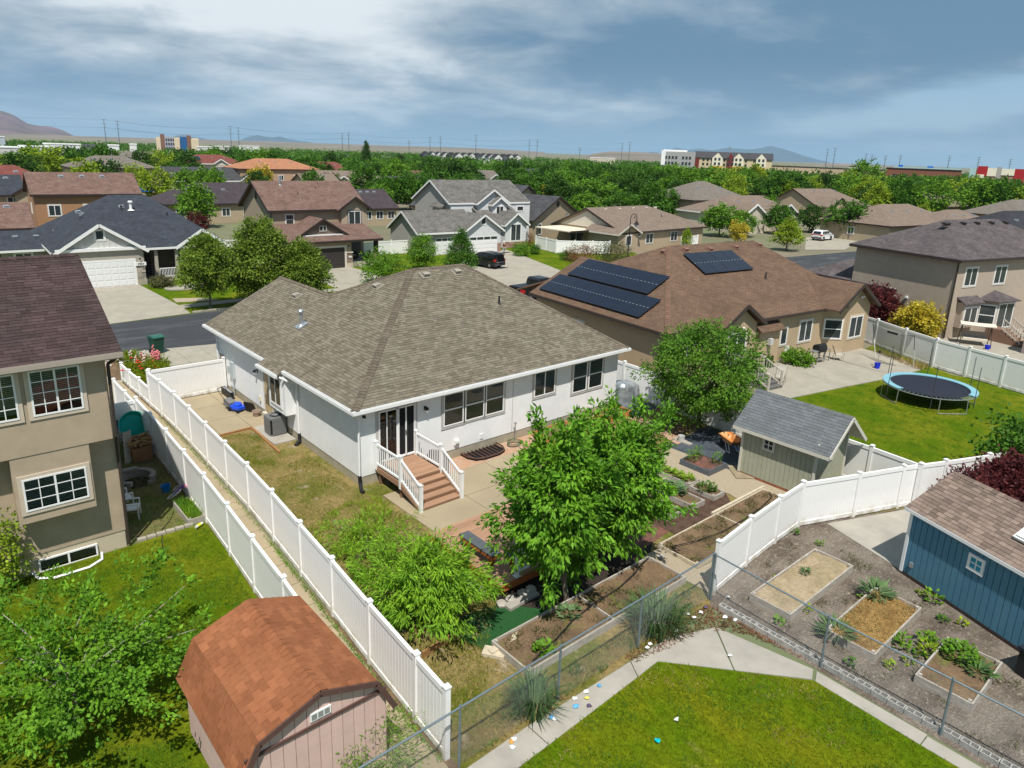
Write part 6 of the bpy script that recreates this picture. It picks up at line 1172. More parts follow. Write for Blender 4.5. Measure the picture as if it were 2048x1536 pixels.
stone_wall(Br, 6.32, 7.0, -.02, .5, 1.6, mat('brown_ledge', (.26, .19, .14), .95, .2, 5, island=.35), 5); MB().box(6.28, 7.04, -.12, 0, 0, .5).build('pillar_base', M_found_lt, Br); MB().box(6.28, 7.04, -.14, 0, 1.62, 1.72).build('pillar_cap', M_trim3, Br); MB().box(6.5, 6.85, -.12, -.09, 1.1, 1.28).build('number_plate', M_trimwhite, Br)
wall_lamp(6.6, 0, 2.3, Br, '-y'); MB().box(9.9, 10.3, .1, .5, .5, 3.05).build('porch_column', M_dkbrown, Br); stone_wall(Br, 9.75, 10.45, .05, .2, 1.5, MATS['brown_ledge'], 6); MB().box(7, 10.5, .3, 4.9, 0, .5).build('porch_floor', M_conc, Br)
for i in range(3): MB().box(7.6, 9.4, -.35*(i+1)+.3, -.35*i+.3, 0, .38-.13*i).build('porch_step', M_conc, Br)
MB().box(7.0, 10.6, 4.8, 4.9, .5, 3.3).build('porch_wall', MATS['porch_shade_paint'], Br); MB().box(7.5, 8.5, 4.74, 4.8, .5, 2.6).build('front_door', M_dkbrown, Br)  # recess shade put into this porch wall's colour too
ch_ = empty('porch_armchair', (27.2, 49.9, .5), math.radians(-20), 'dark armchair with a pale cushion on the brown house porch', 'armchair'); MB().box(-.4, .4, -.35, .4, .1, .4).build('seat', M_black, ch_); MB().box(-.4, .4, .25, .42, .4, .85).build('backrest', M_black, ch_); MB().box(-.28, .28, -.3, .25, .4, .5).build('cushion', mat('cushion_grey', (.4, .4, .4), .9, .05, 3), ch_)
for x in (-.47, .4): MB().box(x, x+.1, -.35, .4, .1, .62).build('armrest', M_black, ch_)
window(Br, 1.55, 4.9, 4.35, '-y', .95, 1.15, hung=True, trim=M_trim3, tw=.07); window(Br, 8.75, 4.2, 4.15, '-y', 1.55, 1.6, cols=2, trim=M_dkbrown, tw=.08); MB().box(-.03, 0, 8.9, 9.4, 6.9, 8.0).build('gable_vent', M_dkbrown, Br); spout(Br, [(-.1, 4.5, 6.0), (-.08, 4.85, 5.6), (-.08, 4.85, .2)], M_dkbrown, .05)
vent_pipe(Br, (2.6, 8.6, 8.4), 1.0, .11, M_metal); vent_pipe(Br, (4.0, 7.0, 7.3), .4, .06, M_dkbrown); vent_pipe(Br, (6.6, 8.0, 7.9), .4, .06, M_dkbrown); vent_pipe(Br, (6.7, 6.6, 7.0), .4, .06, M_dkbrown)
# grey and white house
M_lap = lap_mat('white_grey_lap', (.56, .565, .565), .20, 2); M_gstuc = mat('grey_stucco', (.34, .325, .30), .95, .06, 2, bump=.2, bscale=60); M_br = mat('brick_pale', (.36, .24, .19), .95, .3, 9, bump=.6, bscale=14)
Wg = empty('grey_white_house', (43.3, 50.0, 0), math.radians(-4), 'grey and white two-storey house with mixed grey roof above the open black car', 'house')
def gabled(P_, x0, x1, y0, y1, ze, pitch, axis, wm, rm, tm, z0=0., over=.4, eo=.4, hips=(False, False), wn='wall', rn='roof'):
    (walls_hip(P_, x0, x1, y0, y1, z0, ze, wm, pitch, hips, wn) if any(hips) else walls(P_, x0, x1, y0, y1, z0, ze, wm, pitch, axis, wn)); F = gable_faces(x0, x1, y0, y1, ze+.05, pitch, axis, over, hips, eo); roof(P_, F, rm, .12, rn); fascia(P_, F, tm, .22)
gabled(Wg, -.1, 5.6, -.2, 8, 3.1, .66, 'y', M_lap, RM_grey, M_trimwhite, wn='garage_wall', rn='garage_roof'); gabled(Wg, -6.7, 2, .3, 7.6, 3.1, .6, 'x', M_gstuc, RM_grey, M_trimwhite, wn='side_garage_wall', rn='side_garage_roof')
gabled(Wg, 2.2, 15.5, 7.2, 16.8, 6.1, .55, 'x', M_gstuc, RM_grey, M_trimwhite, wn='upper_wall', rn='upper_roof'); gabled(Wg, 6.2, 11.2, 6.2, 12, 6.1, .66, 'y', M_lap, RM_grey, M_trimwhite, 3, wn='front_gable_wall', rn='front_gable_roof'); gabled(Wg, 8.2, 10.6, 5.4, 10, 5.9, .7, 'y', M_lap, RM_grey, M_trimwhite, 3, over=.3, eo=.3, wn='bay_wall', rn='bay_roof')
gabled(Wg, 8.0, 11.6, 2.0, 8, 3.5, .75, 'y', M_lap, RM_grey, M_trimwhite, wn='wing_wall', rn='wing_roof'); roof(Wg, [[(5.6, 2.4, 3.1), (12.5, 2.4, 3.1), (12.5, 7.2, 5.4), (5.6, 7.2, 5.4)]], RM_grey, .12, 'lower_roof')
MB().box(2.2, 16, 6.9, 7.2, 0, 6.0).build('front_wall', M_lap, Wg); garage_door(Wg, .6, -.2, .02, '-y', 4.4, 2.15, M_gdw, 4, 4, True); garage_door(Wg, -4.2, .3, .02, '-y', 2.6, 2.15, M_gdw, 4, 3, True); window(Wg, 2.35, -.2, 3.7, '-y', .75, 1.0, trim=M_trimwhite, frame=M_trimwhite, name='gable_vent')
window(Wg, 8.75, 5.4, 4.0, '-y', 1.3, 1.5, cols=2, trim=M_trimwhite); window(Wg, 8.9, 2.0, 1.0, '-y', 1.75, 2.3, cols=2, trim=M_trimwhite); stone_wall(Wg, 8.0, 11.6, 1.98, .05, .9, mat('brick_piece', (.36, .22, .17), .95, .2, 6, island=.25), 8, 5); stone_wall(Wg, 5.05, 5.6, -.22, .05, 1.2, MATS['brick_piece'], 9, 6)
window(Wg, 11.6, 6.9, 3.7, '-y', .8, 1.7, grid=(2, 4), trim=M_trimwhite); window(Wg, 13.6, 6.9, 4.6, '-y', 1.2, .7, trim=M_trimwhite); window(Wg, 2.2, 10.6, 4.4, '-x', 1.2, .6, cols=2, trim=M_trimwhite); roof(Wg, [[(1.5, 8.2, 5.2), (1.5, 11.5, 5.2), (2.22, 11.5, 5.7), (2.22, 8.2, 5.7)]], RM_grey, .1, 'awning_roof')
# dark-roofed tan house behind it
Dk = empty('dark_roof_house', (60.8, 54.6, 0), math.radians(14), 'tan house with dark grey double-gable roof behind the grey and white house', 'house'); M_tan4 = mat('buff_stucco', (.40, .315, .215), .95, .06, 2)
gabled(Dk, 0, 14, 1.2, 14, 3.3, .45, 'y', M_tan4, RM_dk, M_dkbrown, wn='front_wall', rn='front_roof'); gabled(Dk, 2.5, 17, 9, 28, 3.6, .56, 'y', M_tan4, RM_dk, M_dkbrown, wn='rear_wall', rn='rear_roof')
for x, z in ((7, 5.3),): MB().lathe((0, 0, 0), [(.45, 0), (.45, .06), (.01, .06)], 20).build('round_vent', M_dkbrown, Dk).matrix_local = Matrix.Translation((x, 1.2, z)) @ Matrix.Rotation(math.pi/2, 4, 'X')
window(Dk, 1.4, 1.2, .9, '-y', 1.0, 1.6, trim=M_trim3); window(Dk, 0, 5.2, .9, '-x', 1.2, 1.6, cols=2, trim=M_trim3); ds_ = MB().lathe((0, 0, 0), [(.05, -.06), (.3, 0), (.42, .1)], 18, False).build('satellite_dish', M_steel, Dk); ds_.matrix_local = Matrix.Translation((9.5, .9, 3.3)) @ Matrix.Rotation(math.radians(70), 4, 'X'); vent_pipe(Dk, (8.6, 16, 7.2), .7, .12, M_white, True)
# tan single-storey house with patio cover
Tn = empty('tan_gable_house', (62.9, 40.4, 0), math.radians(1.5), 'long tan single-storey house with brown roof and a white patio cover', 'house')
gabled(Tn, 0, 20, 0, 12.8, 2.95, .42, 'x', M_tan4, RM_tanr, M_gutter_dk, hips=(False, True)); gabled(Tn, -1.2, 3.2, -.4, 5, 2.9, .5, 'y', M_tan4, RM_tanr, M_trim3, wn='front_gable_wall', rn='front_gable_roof')
MB().xprism([(1.2, 3.0), (11.6, 3.0), (6.4, 5.2)], -.06, -.01, 'x').build('gable_siding', mat('cream_batten', (.56, .51, .42), .8, .05, 3), Tn)
for k in range(11): y = 1.8+k*.9; MB().box(-.09, -.06, y-.03, y+.03, 3.02, 3.02+.40*(5.2-abs(y-6.4))).build('batten', MATS['cream_batten'], Tn)
for x in (5.5, 11.5): window(Tn, x, 0, 1.0, '-y', 1.7, 1.4, cols=2, trim=M_trim3, tw=.07)
window(Tn, 3.4, 0, 2.1, '-y', .9, .45, trim=M_trim3, tw=.07); window(Tn, .5, -.4, 1.0, '-y', 1.2, 1.4, cols=2, trim=M_trim3, tw=.07); window(Tn, 0, 4.4, 1.0, '-x', 1.7, 1.4, cols=2, trim=M_trim3, tw=.07); window(Tn, 0, 9.5, .4, '-x', 2.4, 2.1, cols=2, trim=M_trim3, tw=.07)
for x in (2.5, 6.5, 10.5, 14.5, 17.5): turtle_vent(Tn, (x*.8+1, 5.7, 2.78+.42*6.1), (0, 1), .42, M_trim3)
for x in (6.5, 13): vent_pipe(Tn, (x, 3, 4.3), .35, .05, M_dkbrown)
pc = empty('patio_cover', (62.9, 40.4, 0), math.radians(1.5), 'flat cream patio cover on posts at the gable end of the tan house', 'patio cover'); MB().box(-5.4, -.1, 4.6, 11.4, 2.62, 2.75).build('canopy', mat('cream_cover', (.62, .55, .44), .8, .05, 2), pc); MB().box(-5.4, -.1, 4.55, 4.6, 2.5, 2.78).build('beam', M_dkbrown, pc)
for x, y in ((-5.2, 4.8), (-5.2, 11.2), (-2.6, 4.8)): MB().box(x-.08, x+.08, y-.08, y+.08, 0, 2.62).build('post', M_dkbrown, pc)
# fences across the street
def far_fence(pts, label, h=1.8): return vinyl_fence(pts, h, label, pickets=False)
M_vinyl_b = M_vinyl
far_fence([(29.3, 53.2), (32.0, 53.5), (34.5, 53.6), (37.0, 53.4)], 'white vinyl fence between the brown house and the grey and white house'); far_fence([(13.0, 49.5), (15.5, 49.6), (18.3, 49.7)], 'white vinyl fence between the slate roof house and the brown house'); far_fence([(12.2, 62), (14.6, 62.2), (17.0, 62.4), (18.4, 62.5)], 'white vinyl fence behind the big rounded street trees')
far_fence([(55.4, 49.5), (55.0, 47.0), (54.6, 44.6), (56.5, 43.0), (58.5, 41.6), (60.5, 40.3)], 'white vinyl fence in front of the tan house patio'); far_fence([(74.5, 38.8), (77, 39.2), (79.5, 39.4)], 'white vinyl fence at the far corner of the tan house'); far_fence([(-11, 57), (-8.5, 57.2), (-6.0, 57.4)], 'white vinyl fence beside the slate roof house')
# ------------------------------------------------------------------ vehicles
def car(loc, rz, label, paint, kind='suv', open_hatch=False, cat='car', name='parked_car'):
    """front along local +x; wheels, glass, lights and doors are parts"""
    t = empty(name, loc, rz, label, cat); Ld, Wd = (4.75, .94) if kind == 'suv' else (5.8, 1.0); h0, hb, ht = .32, 1.05, 1.72
    if kind == 'suv':
        prof = [(-2.3, .42), (-2.25, h0), (2.2, h0), (2.36, .5), (2.34, .82), (2.2, .98), (1.25, 1.10), (-2.2, 1.14), (-2.34, .95)]
        cab = [(-2.22, 1.12), (1.15, 1.08), (.35, 1.66), (-.4, 1.74), (-1.6, 1.72), (-2.05, 1.60)]
    else:
        prof = [(-2.85, .6), (-2.8, .5), (2.7, .42), (2.85, .6), (2.84, 1.0), (2.7, 1.14), (1.5, 1.22), (-2.85, 1.22)]
        cab = [(-.75, 1.22), (1.45, 1.2), (.75, 1.86), (-.55, 1.9), (-.72, 1.7)]
    b = MB(); n = len(prof); b.add([(x, -Wd, z) for x, z in prof]+[(x*.985, -Wd*.93, z*1.0+.03 if z > .9 else z-.02) for x, z in prof]+[(x, Wd, z) for x, z in prof], []) if False else None
    secs = [(-Wd*.93, .97), (-Wd, 1.0), (Wd, 1.0), (Wd*.93, .97)]; V = []; Fc = []
    for yv, s in secs: V += [(x*s, yv, .75+(z-.75)*s) for x, z in prof]
    for k in range(3): Fc += [(k*n+i, k*n+(i+1) % n, (k+1)*n+(i+1) % n, (k+1)*n+i) for i in range(n)]
    Fc += [tuple(range(n-1, -1, -1)), tuple(range(3*n, 4*n))]; body = MB().add(V, Fc).build('body', paint, t)
    m = len(cab); V = []; Fc = []
    for sgn in (-1, 1): V += [(x, sgn*(Wd-.06-(z-1.1)*.24), z) for x, z in cab]
    Fc = [(i, (i+1) % m, m+(i+1) % m, m+i) for i in range(m)]+[tuple(range(m-1, -1, -1)), tuple(range(m, 2*m))]; MB().add(V, Fc).build('cabin', paint, t)
    gl = mat('car_glass', (.012, .014, .016), .06, .05, 2, spec=.7)
    for sgn in (-1, 1):
        yf = lambda z: sgn*(Wd-.06-(z-1.1)*.24+.012)
        wins = ([(-2.0, -1.3), (-1.22, -.3), (-.22, .75)] if kind == 'suv' else [(-.55, .2), (.28, 1.0)])
        for xa, xb in wins:
            z0_, z1_ = (1.16, 1.58) if kind == 'suv' else (1.28, 1.74); xt = min(xb, .42 if kind == 'suv' else .72); xr = max(xa, -1.85) if kind == 'suv' else xa
            MB().add([(xa, yf(z0_), z0_), (xb, yf(z0_), z0_), (min(xb, xt), yf(z1_), z1_), (xr+(.06 if xa < -1.9 else 0), yf(z1_), z1_)], [(0, 1, 2, 3)]).build('side_window', gl, t, recalc=False)
        MB().box(.75, .95, min(sgn*(Wd-.02), sgn*(Wd+.2)), max(sgn*(Wd-.02), sgn*(Wd+.2)), 1.12, 1.27).build('mirror', paint, t)
        for xw in ((-1.45, 1.45) if kind == 'suv' else (-1.85, 1.85)):
            r = .37 if kind == 'suv' else .42; w = MB().lathe((0, 0, 0), [(r*.62, -.12), (r*.94, -.12), (r, -.07), (r, .07), (r*.94, .12), (r*.62, .12)], 20, False).build('tyre', mat('tyre', (.02, .02, .02), .9, .1, 5), t); w.location = (xw, sgn*(Wd-.10), r); w.rotation_euler = (math.pi/2, 0, 0)
            rm_ = MB().lathe((0, 0, 0), [(.01, .06), (r*.2, .07), (r*.62, .03), (r*.64, -.1), (.01, -.1)], 16, False).build('rim', mat('alloy', (.5, .5, .51), .3, .05, 4, metal=.7), w); rm_.scale = (1, 1, sgn*-1)
            for k in range(5): a = k*2*math.pi/5; MB().bar((0, 0, -sgn*.075), (r*.58*math.cos(a), r*.58*math.sin(a), -sgn*.06), .06, .03).build('spoke', MATS['alloy'], rm_) if False else None
    xf, xr = (1.18, .38) if kind == 'suv' else (1.46, .78); zf, zr_ = (1.1, 1.62) if kind == 'suv' else (1.24, 1.82)
    MB().add([(xf, -Wd+.14, zf), (xf, Wd-.14, zf), (xr+.03, Wd-.26, zr_), (xr+.03, -Wd+.26, zr_)], [(0, 1, 2, 3)]).build('windscreen', gl, t, recalc=False).location = (.015, 0, .012)
    xt_ = -2.3 if kind == 'suv' else -2.86
    for sgn in (-1, 1):
        MB().box(xt_-.05, xt_+.18, min(sgn*.62, sgn*(Wd+.01)), max(sgn*.62, sgn*(Wd+.01)), .88 if kind == 'suv' else .8, 1.1).build('tail_light', mat('tail_red', (.45, .01, .012), .3, .1, 3, spec=.6), t)
        MB().box(-xt_-.2, -xt_+.03, min(sgn*.55, sgn*(Wd-.06)), max(sgn*.55, sgn*(Wd-.06)), .72, .9).build('headlight', mat('headlight', (.6, .62, .64), .15, .05, 3, spec=.7), t)
    MB().box(xt_-.09, xt_+.06, -Wd+.05, Wd-.05, .38, .62).build('rear_bumper', mat('bumper', (.06, .06, .062), .6, .1, 3), t); MB().box(-xt_-.05, -xt_+.09, -Wd+.05, Wd-.05, .38, .60).build('front_bumper', MATS['bumper'], t)
    if kind == 'suv':
        for sgn in (-1, 1): MB().tube((-1.7, sgn*.62, 1.78), (.1, sgn*.62, 1.77), .02, n=6).build('roof_rail', MATS['alloy'], t)
        if open_hatch:
            MB().box(-2.35, -2.28, -.68, .68, .78, 1.55).build('cargo_opening', M_dark, t); MB().box(-2.4, -2.3, -.6, .6, .74, .80).build('cargo_floor', mat('cargo_grey', (.3, .3, .29), .9, .2, 5), t); h = MB().box(-1.15, 0, -.72, .72, -.03, .04).build('hatch', paint, t, (-2.0, 0, 1.76)); h.rotation_euler = (0, math.radians(8), 0); MB().box(-.75, -.15, -.58, .58, .042, .05).build('rear_window', gl, h)
        else:
            MB().add([(-2.28, -.68, 1.2), (-2.28, .68, 1.2), (-2.1, .6, 1.58), (-2.1, -.6, 1.58)], [(0, 1, 2, 3)]).build('rear_window', gl, t, recalc=False).location = (-.02, 0, 0); MB().box(-2.37, -2.33, -.28, .28, .84, .98).build('number_plate', M_white, t); MB().box(-2.36, -2.30, -.75, .75, 1.0, 1.08).build('light_bar', MATS['tail_red'], t)
    else:
        MB().box(-2.8, -.78, -.86, .86, 1.22, 1.27).build('bed_cover', mat('bed_vinyl', (.02, .026, .036), .45, .1, 3), t); MB().add([(-.74, -.72, 1.3), (-.74, .72, 1.3), (-.7, .68, 1.72), (-.7, -.68, 1.72)], [(0, 1, 2, 3)]).build('rear_window', gl, t, recalc=False).location = (-.02, 0, 0)
    return t
P_black = mat('black_paint', (.012, .013, .016), .25, .05, 2, spec=.6); P_white = mat('white_paint', (.75, .76, .77), .25, .03, 2, spec=.5)
car((38.95, 40.5, .04), math.radians(90+10), 'black car with its tailgate open on the driveway of the grey and white house', P_black, open_hatch=True)
car((32.0, 23.95, .03), math.radians(2), 'black pickup truck with a covered bed beside the solar panel house', P_black, 'truck', cat='truck', name='pickup_truck')
car((109.1, 34.3, .05), math.radians(2), 'white car parked on a driveway among the trees', P_white)
# ------------------------------------------------------------------ person behind the open tailgate
pr_ = empty('person', (47.1, 46.6, .04), math.radians(200), 'person in a maroon top and white cap standing by the open car', 'person')
def skin_body(name, joints, edges, m, parent):
    me = bpy.data.meshes.new(name); me.from_pydata([j[:3] for j in joints], edges, []); me.materials.append(m); o = link(name, me, parent); mod = o.modifiers.new('skin', 'SKIN'); mod.use_smooth_shade = True
    for i, j in enumerate(joints): me.skin_vertices[0].data[i].radius = (j[3], j[4] if len(j) > 4 else j[3])
    me.skin_vertices[0].data[0].use_root = True; o.modifiers.new('sub', 'SUBSURF').levels = 1; o.modifiers['sub'].render_levels = 2; return o
M_skin = mat('skin', (.45, .28, .20), .6, .05, 5); M_mar = mat('maroon_cloth', (.14, .022, .03), .9, .1, 6); M_jean = mat('pale_trousers', (.34, .34, .35), .9, .1, 6)
skin_body('body', [(0, 0, .95, .15, .11), (0, .01, 1.2, .15, .11), (0, 0, 1.42, .17, .10), (0, -.01, 1.52, .06), (0, -.03, 1.62, .085), (0, -.03, 1.72, .08), (.2, 0, 1.40, .06), (.27, -.05, 1.12, .045), (.24, -.25, .95, .035), (-.2, 0, 1.40, .06), (-.27, -.05, 1.12, .045), (-.24, -.25, .95, .035), (.09, 0, .9, .09), (.1, .0, .48, .065), (.1, .02, .08, .045), (.1, -.12, .04, .04), (-.09, 0, .9, .09), (-.1, -.02, .48, .065), (-.1, .02, .08, .045), (-.1, -.12, .04, .04)], [(0, 1), (1, 2), (2, 3), (3, 4), (4, 5), (2, 6), (6, 7), (7, 8), (2, 9), (9, 10), (10, 11), (0, 12), (12, 13), (13, 14), (14, 15), (0, 16), (16, 17), (17, 18), (18, 19)], M_skin, pr_)
skin_body('shirt', [(0, .0, .93, .17, .13), (0, .01, 1.2, .17, .125), (0, 0, 1.43, .185, .115), (.2, 0, 1.42, .075), (.27, -.04, 1.14, .062), (-.2, 0, 1.42, .075), (-.27, -.04, 1.14, .062)], [(0, 1), (1, 2), (2, 3), (3, 4), (2, 5), (5, 6)], M_mar, pr_)
skin_body('trousers', [(0, 0, .93, .16, .12), (.09, 0, .86, .105), (.1, 0, .48, .085), (.1, .02, .12, .07), (-.09, 0, .86, .105), (-.1, -.02, .48, .085), (-.1, .02, .12, .07)], [(0, 1), (1, 2), (2, 3), (0, 4), (4, 5), (5, 6)], M_jean, pr_)
MB().lathe((0, -.03, 1.66), [(.105, 0), (.105, .06), (.08, .12), (.02, .14)], 14).box(-.07, .07, -.22, -.1, 1.66, 1.68).build('cap', M_white, pr_)
# ------------------------------------------------------------------ street things
lp = empty('street_lamp', (57.0, 34.2, 0), math.radians(-40), 'black gooseneck street lamp behind the solar panel house', 'street lamp'); M_lamp = mat('lamp_black', (.025, .018, .02), .4, .1, 3)
MB().lathe((0, 0, 0), [(.2, 0), (.2, .12), (.1, .3), (.075, .9), (.06, 5.0)], 12).build('pole', M_lamp, lp); MB().path([(0, 0, 4.7), (0, 0, 5.5), (.12, 0, 5.9), (.4, 0, 6.1), (.68, 0, 5.95), (.78, 0, 5.6), (.78, 0, 5.2)], .045, 8).build('gooseneck', M_lamp, lp); MB().lathe((.78, 0, 4.55), [(.14, .62), (.17, .45), (.34, .3), (.34, .24), (.22, .24)], 14).build('lamp_head', M_lamp, lp); MB().lathe((.78, 0, 4.4), [(.1, 0), (.2, .1), (.22, .39)], 14).build('lamp_globe', mat('lamp_globe', (.6, .58, .6), .2, .05, 3), lp)
tc_ = empty('wheeled_bin', (-1.0, 23.75, .05), math.radians(12), 'dark green wheeled bin standing at the kerb', 'bin'); M_bin = mat('bin_green', (.012, .055, .038), .5, .1, 3); M_binl = mat('bin_green_lid', (.03, .11, .085), .45, .08, 3)
b = MB(); b.add([(-.26, -.3, .08), (.26, -.3, .08), (.26, .3, .08), (-.26, .3, .08), (-.34, -.38, 1.0), (.34, -.38, 1.0), (.34, .36, 1.0), (-.34, .36, 1.0)], [(0, 3, 2, 1), (4, 5, 6, 7), (0, 1, 5, 4), (1, 2, 6, 5), (2, 3, 7, 6), (3, 0, 4, 7)]).build('body', M_bin, tc_)
MB().xprism([(-.42, 1.0), (.42, 1.0), (.42, 1.06), (.2, 1.13), (-.2, 1.13), (-.42, 1.06)], -.36, .36, 'x').build('lid', M_binl, tc_); 
for x in (-.3, .3): MB().tube((x-.03, .3, .12), (x+.03, .3, .12), .12, n=12).build('wheel', M_black, tc_)
MB().tube((-.3, .42, .98), (.3, .42, .98), .02).build('handle', M_bin, tc_)
# blue shade sail, wooden play wall beyond the slate roof house
o = MB().add([(*gz(272, 372, 3.2), 3.2), (*gz(312, 383, 2.6), 2.6), (*gz(270, 384, 2.4), 2.4)], [(0, 1, 2)]).build('shade_sail', mat('sail_blue', (.0, .10, .42), .6, .05, 3), recalc=False); o.modifiers.new('t', 'SOLIDIFY').thickness = .03; tag(o, 'bright blue triangular shade sail behind the slate roof', 'shade sail')
# ------------------------------------------------------------------ vegetation
def leaf_mat(name, col, col2, island=.35, trans=.35, rough=.6, spec=.2):
    return mat(name, col, rough, .15, 1.5, island=island, col2=col2, mscale=1.3, mcut=(.4, .6), trans=trans, spec=spec, coord='World')
LM = {'cherry': leaf_mat('leaf_cherry', (.165, .35, .022), (.10, .25, .018)), 'peach': leaf_mat('leaf_peach', (.22, .40, .022), (.15, .31, .020)), 'locust': leaf_mat('leaf_mid', (.12, .25, .020), (.08, .19, .018)), 'plum': leaf_mat('leaf_plum_tree', (.16, .33, .02), (.10, .24, .018)), 'linden': leaf_mat('leaf_linden', (.19, .27, .03), (.12, .20, .022)), 'dark': leaf_mat('leaf_dark', (.055, .125, .014), (.035, .09, .013)), 'mid': leaf_mat('leaf_green', (.085, .20, .016), (.055, .145, .014)), 'bright': leaf_mat('leaf_bright', (.15, .30, .02), (.10, .22, .018)), 'lime': leaf_mat('leaf_lime', (.28, .37, .02), (.19, .29, .02)), 'yellow': leaf_mat('leaf_yellow', (.55, .44, .045), (.40, .34, .035)), 'maroon': leaf_mat('leaf_maroon', (.13, .028, .028), (.075, .018, .02)), 'olive': leaf_mat('leaf_olive', (.13, .13, .045), (.08, .085, .03)), 'rust': leaf_mat('leaf_rust', (.26, .11, .05), (.16, .09, .045)), 'grass': leaf_mat('leaf_grass', (.12, .185, .004), (.185, .215, .008), spec=.1), 'straw': leaf_mat('leaf_straw', (.42, .31, .12), (.30, .22, .08)), 'iris': leaf_mat('leaf_iris', (.075, .15, .055), (.11, .19, .06)), 'squash': leaf_mat('leaf_squash', (.16, .25, .11), (.11, .19, .07)), 'lettuce': leaf_mat('leaf_lettuce', (.22, .34, .03), (.16, .27, .03))}
M_bark = mat('bark_grey', (.16, .13, .10), .95, .25, 6, bump=.6, bscale=25, stretch=(1, 1, .3)); M_bark_lt = mat('bark_pale', (.34, .30, .25), .9, .25, 6, bump=.4, bscale=25, stretch=(1, 1, .3))
def unit(v): return v/np.maximum(np.linalg.norm(v, axis=-1, keepdims=True), 1e-9)
def leaf_arrays(P, D, L_, Wd, rng, droop=.3, upn=.5, O=None):
    """one diamond leaf per row: base P, axis D, length L_, half width Wd"""
    n = len(P); D = unit(D+np.array([0, 0, -droop])*rng.random((n, 1))); nr = unit(rng.normal(size=(n, 3))*.55+(unit(O)*.9 if O is not None else 0)+np.array([0, 0, upn*(1. if O is not None else 2.)])); s = unit(np.cross(D, nr)); nn = np.cross(s, D)
    L_ = np.asarray(L_).reshape(-1, 1)*np.ones((n, 1)); Wd = np.asarray(Wd).reshape(-1, 1)*np.ones((n, 1))
    V = np.stack([P, P+D*L_*.42+s*Wd-nn*Wd*.25, P+D*L_-nn*L_*.06, P+D*L_*.42-s*Wd-nn*Wd*.25], 1).reshape(-1, 3)
    i = np.arange(n)*4; F = np.concatenate([np.stack([i, i+1, i+2], 1), np.stack([i, i+2, i+3], 1)]); return V, F
def crown_points(rng, n, rad, shape='round', shell=.55, lump=.22, taper=.0):
    """points through a crown's volume with an uneven outline; unit crown scaled by rad"""
    out = []; ph = rng.random(6)*6.28
    while len(out) < n:
        p = rng.normal(size=(n*2, 3)); p = unit(p); r = rng.random((n*2, 1))**(1/3.); r = shell*(.62+.38*r)+(1-shell)*r
        th = np.arctan2(p[:, 1], p[:, 0]); ph2 = p[:, 2]*2.6
        k = 1+lump*(np.sin(3*th+ph[0])*np.sin(2*ph2+ph[1])+.6*np.sin(5*th+ph[2]+ph2*2)+.5*np.sin(7*ph2+ph[3]+2*th))
        q = p*r*k[:, None]
        if shape == 'cone': zz = (q[:, 2]+1)/2; q[:, :2] *= (1.25-1.05*np.clip(zz, 0, 1))[:, None]
        elif shape == 'egg': zz = (q[:, 2]+1)/2; q[:, :2] *= (1.12-.5*np.clip(zz, 0, 1)**2)[:, None]
        elif shape == 'vase': zz = (q[:, 2]+1)/2; q[:, :2] *= (.62+.5*np.clip(zz, 0, 1))[:, None]
        elif shape == 'fan': q[:, 2] *= .8
        out += list(q*np.array(rad))
    return np.array(out[:n])
def limb_mesh(rng, base, top, targets, r0, name='trunk', m=None, parent=None):
    b = MB(); base, top = np.array(base, float), np.array(top, float); k = 5; pts = [base+(top-base)*i/k+np.append(rng.normal(0, .03, 2)*np.linalg.norm(top-base)*.3*(i > 0), 0) for i in range(k+1)]
    b.lathe(tuple(base), [(r0*1.6, 0), (r0*1.15, r0*1.5)], 9, False); b.path(pts, r0*1.1, 9, r0*.45)
    for t in targets:
        s = pts[rng.integers(1, k+1)]; t = np.array(t); mid = s+(t-s)*.5+np.append(rng.normal(0, .06, 2), .12)*np.linalg.norm(t-s); b.path([s, mid, t], r0*.38, 6, r0*.08)
    return b.build(name, m or M_bark, parent, recalc=False)
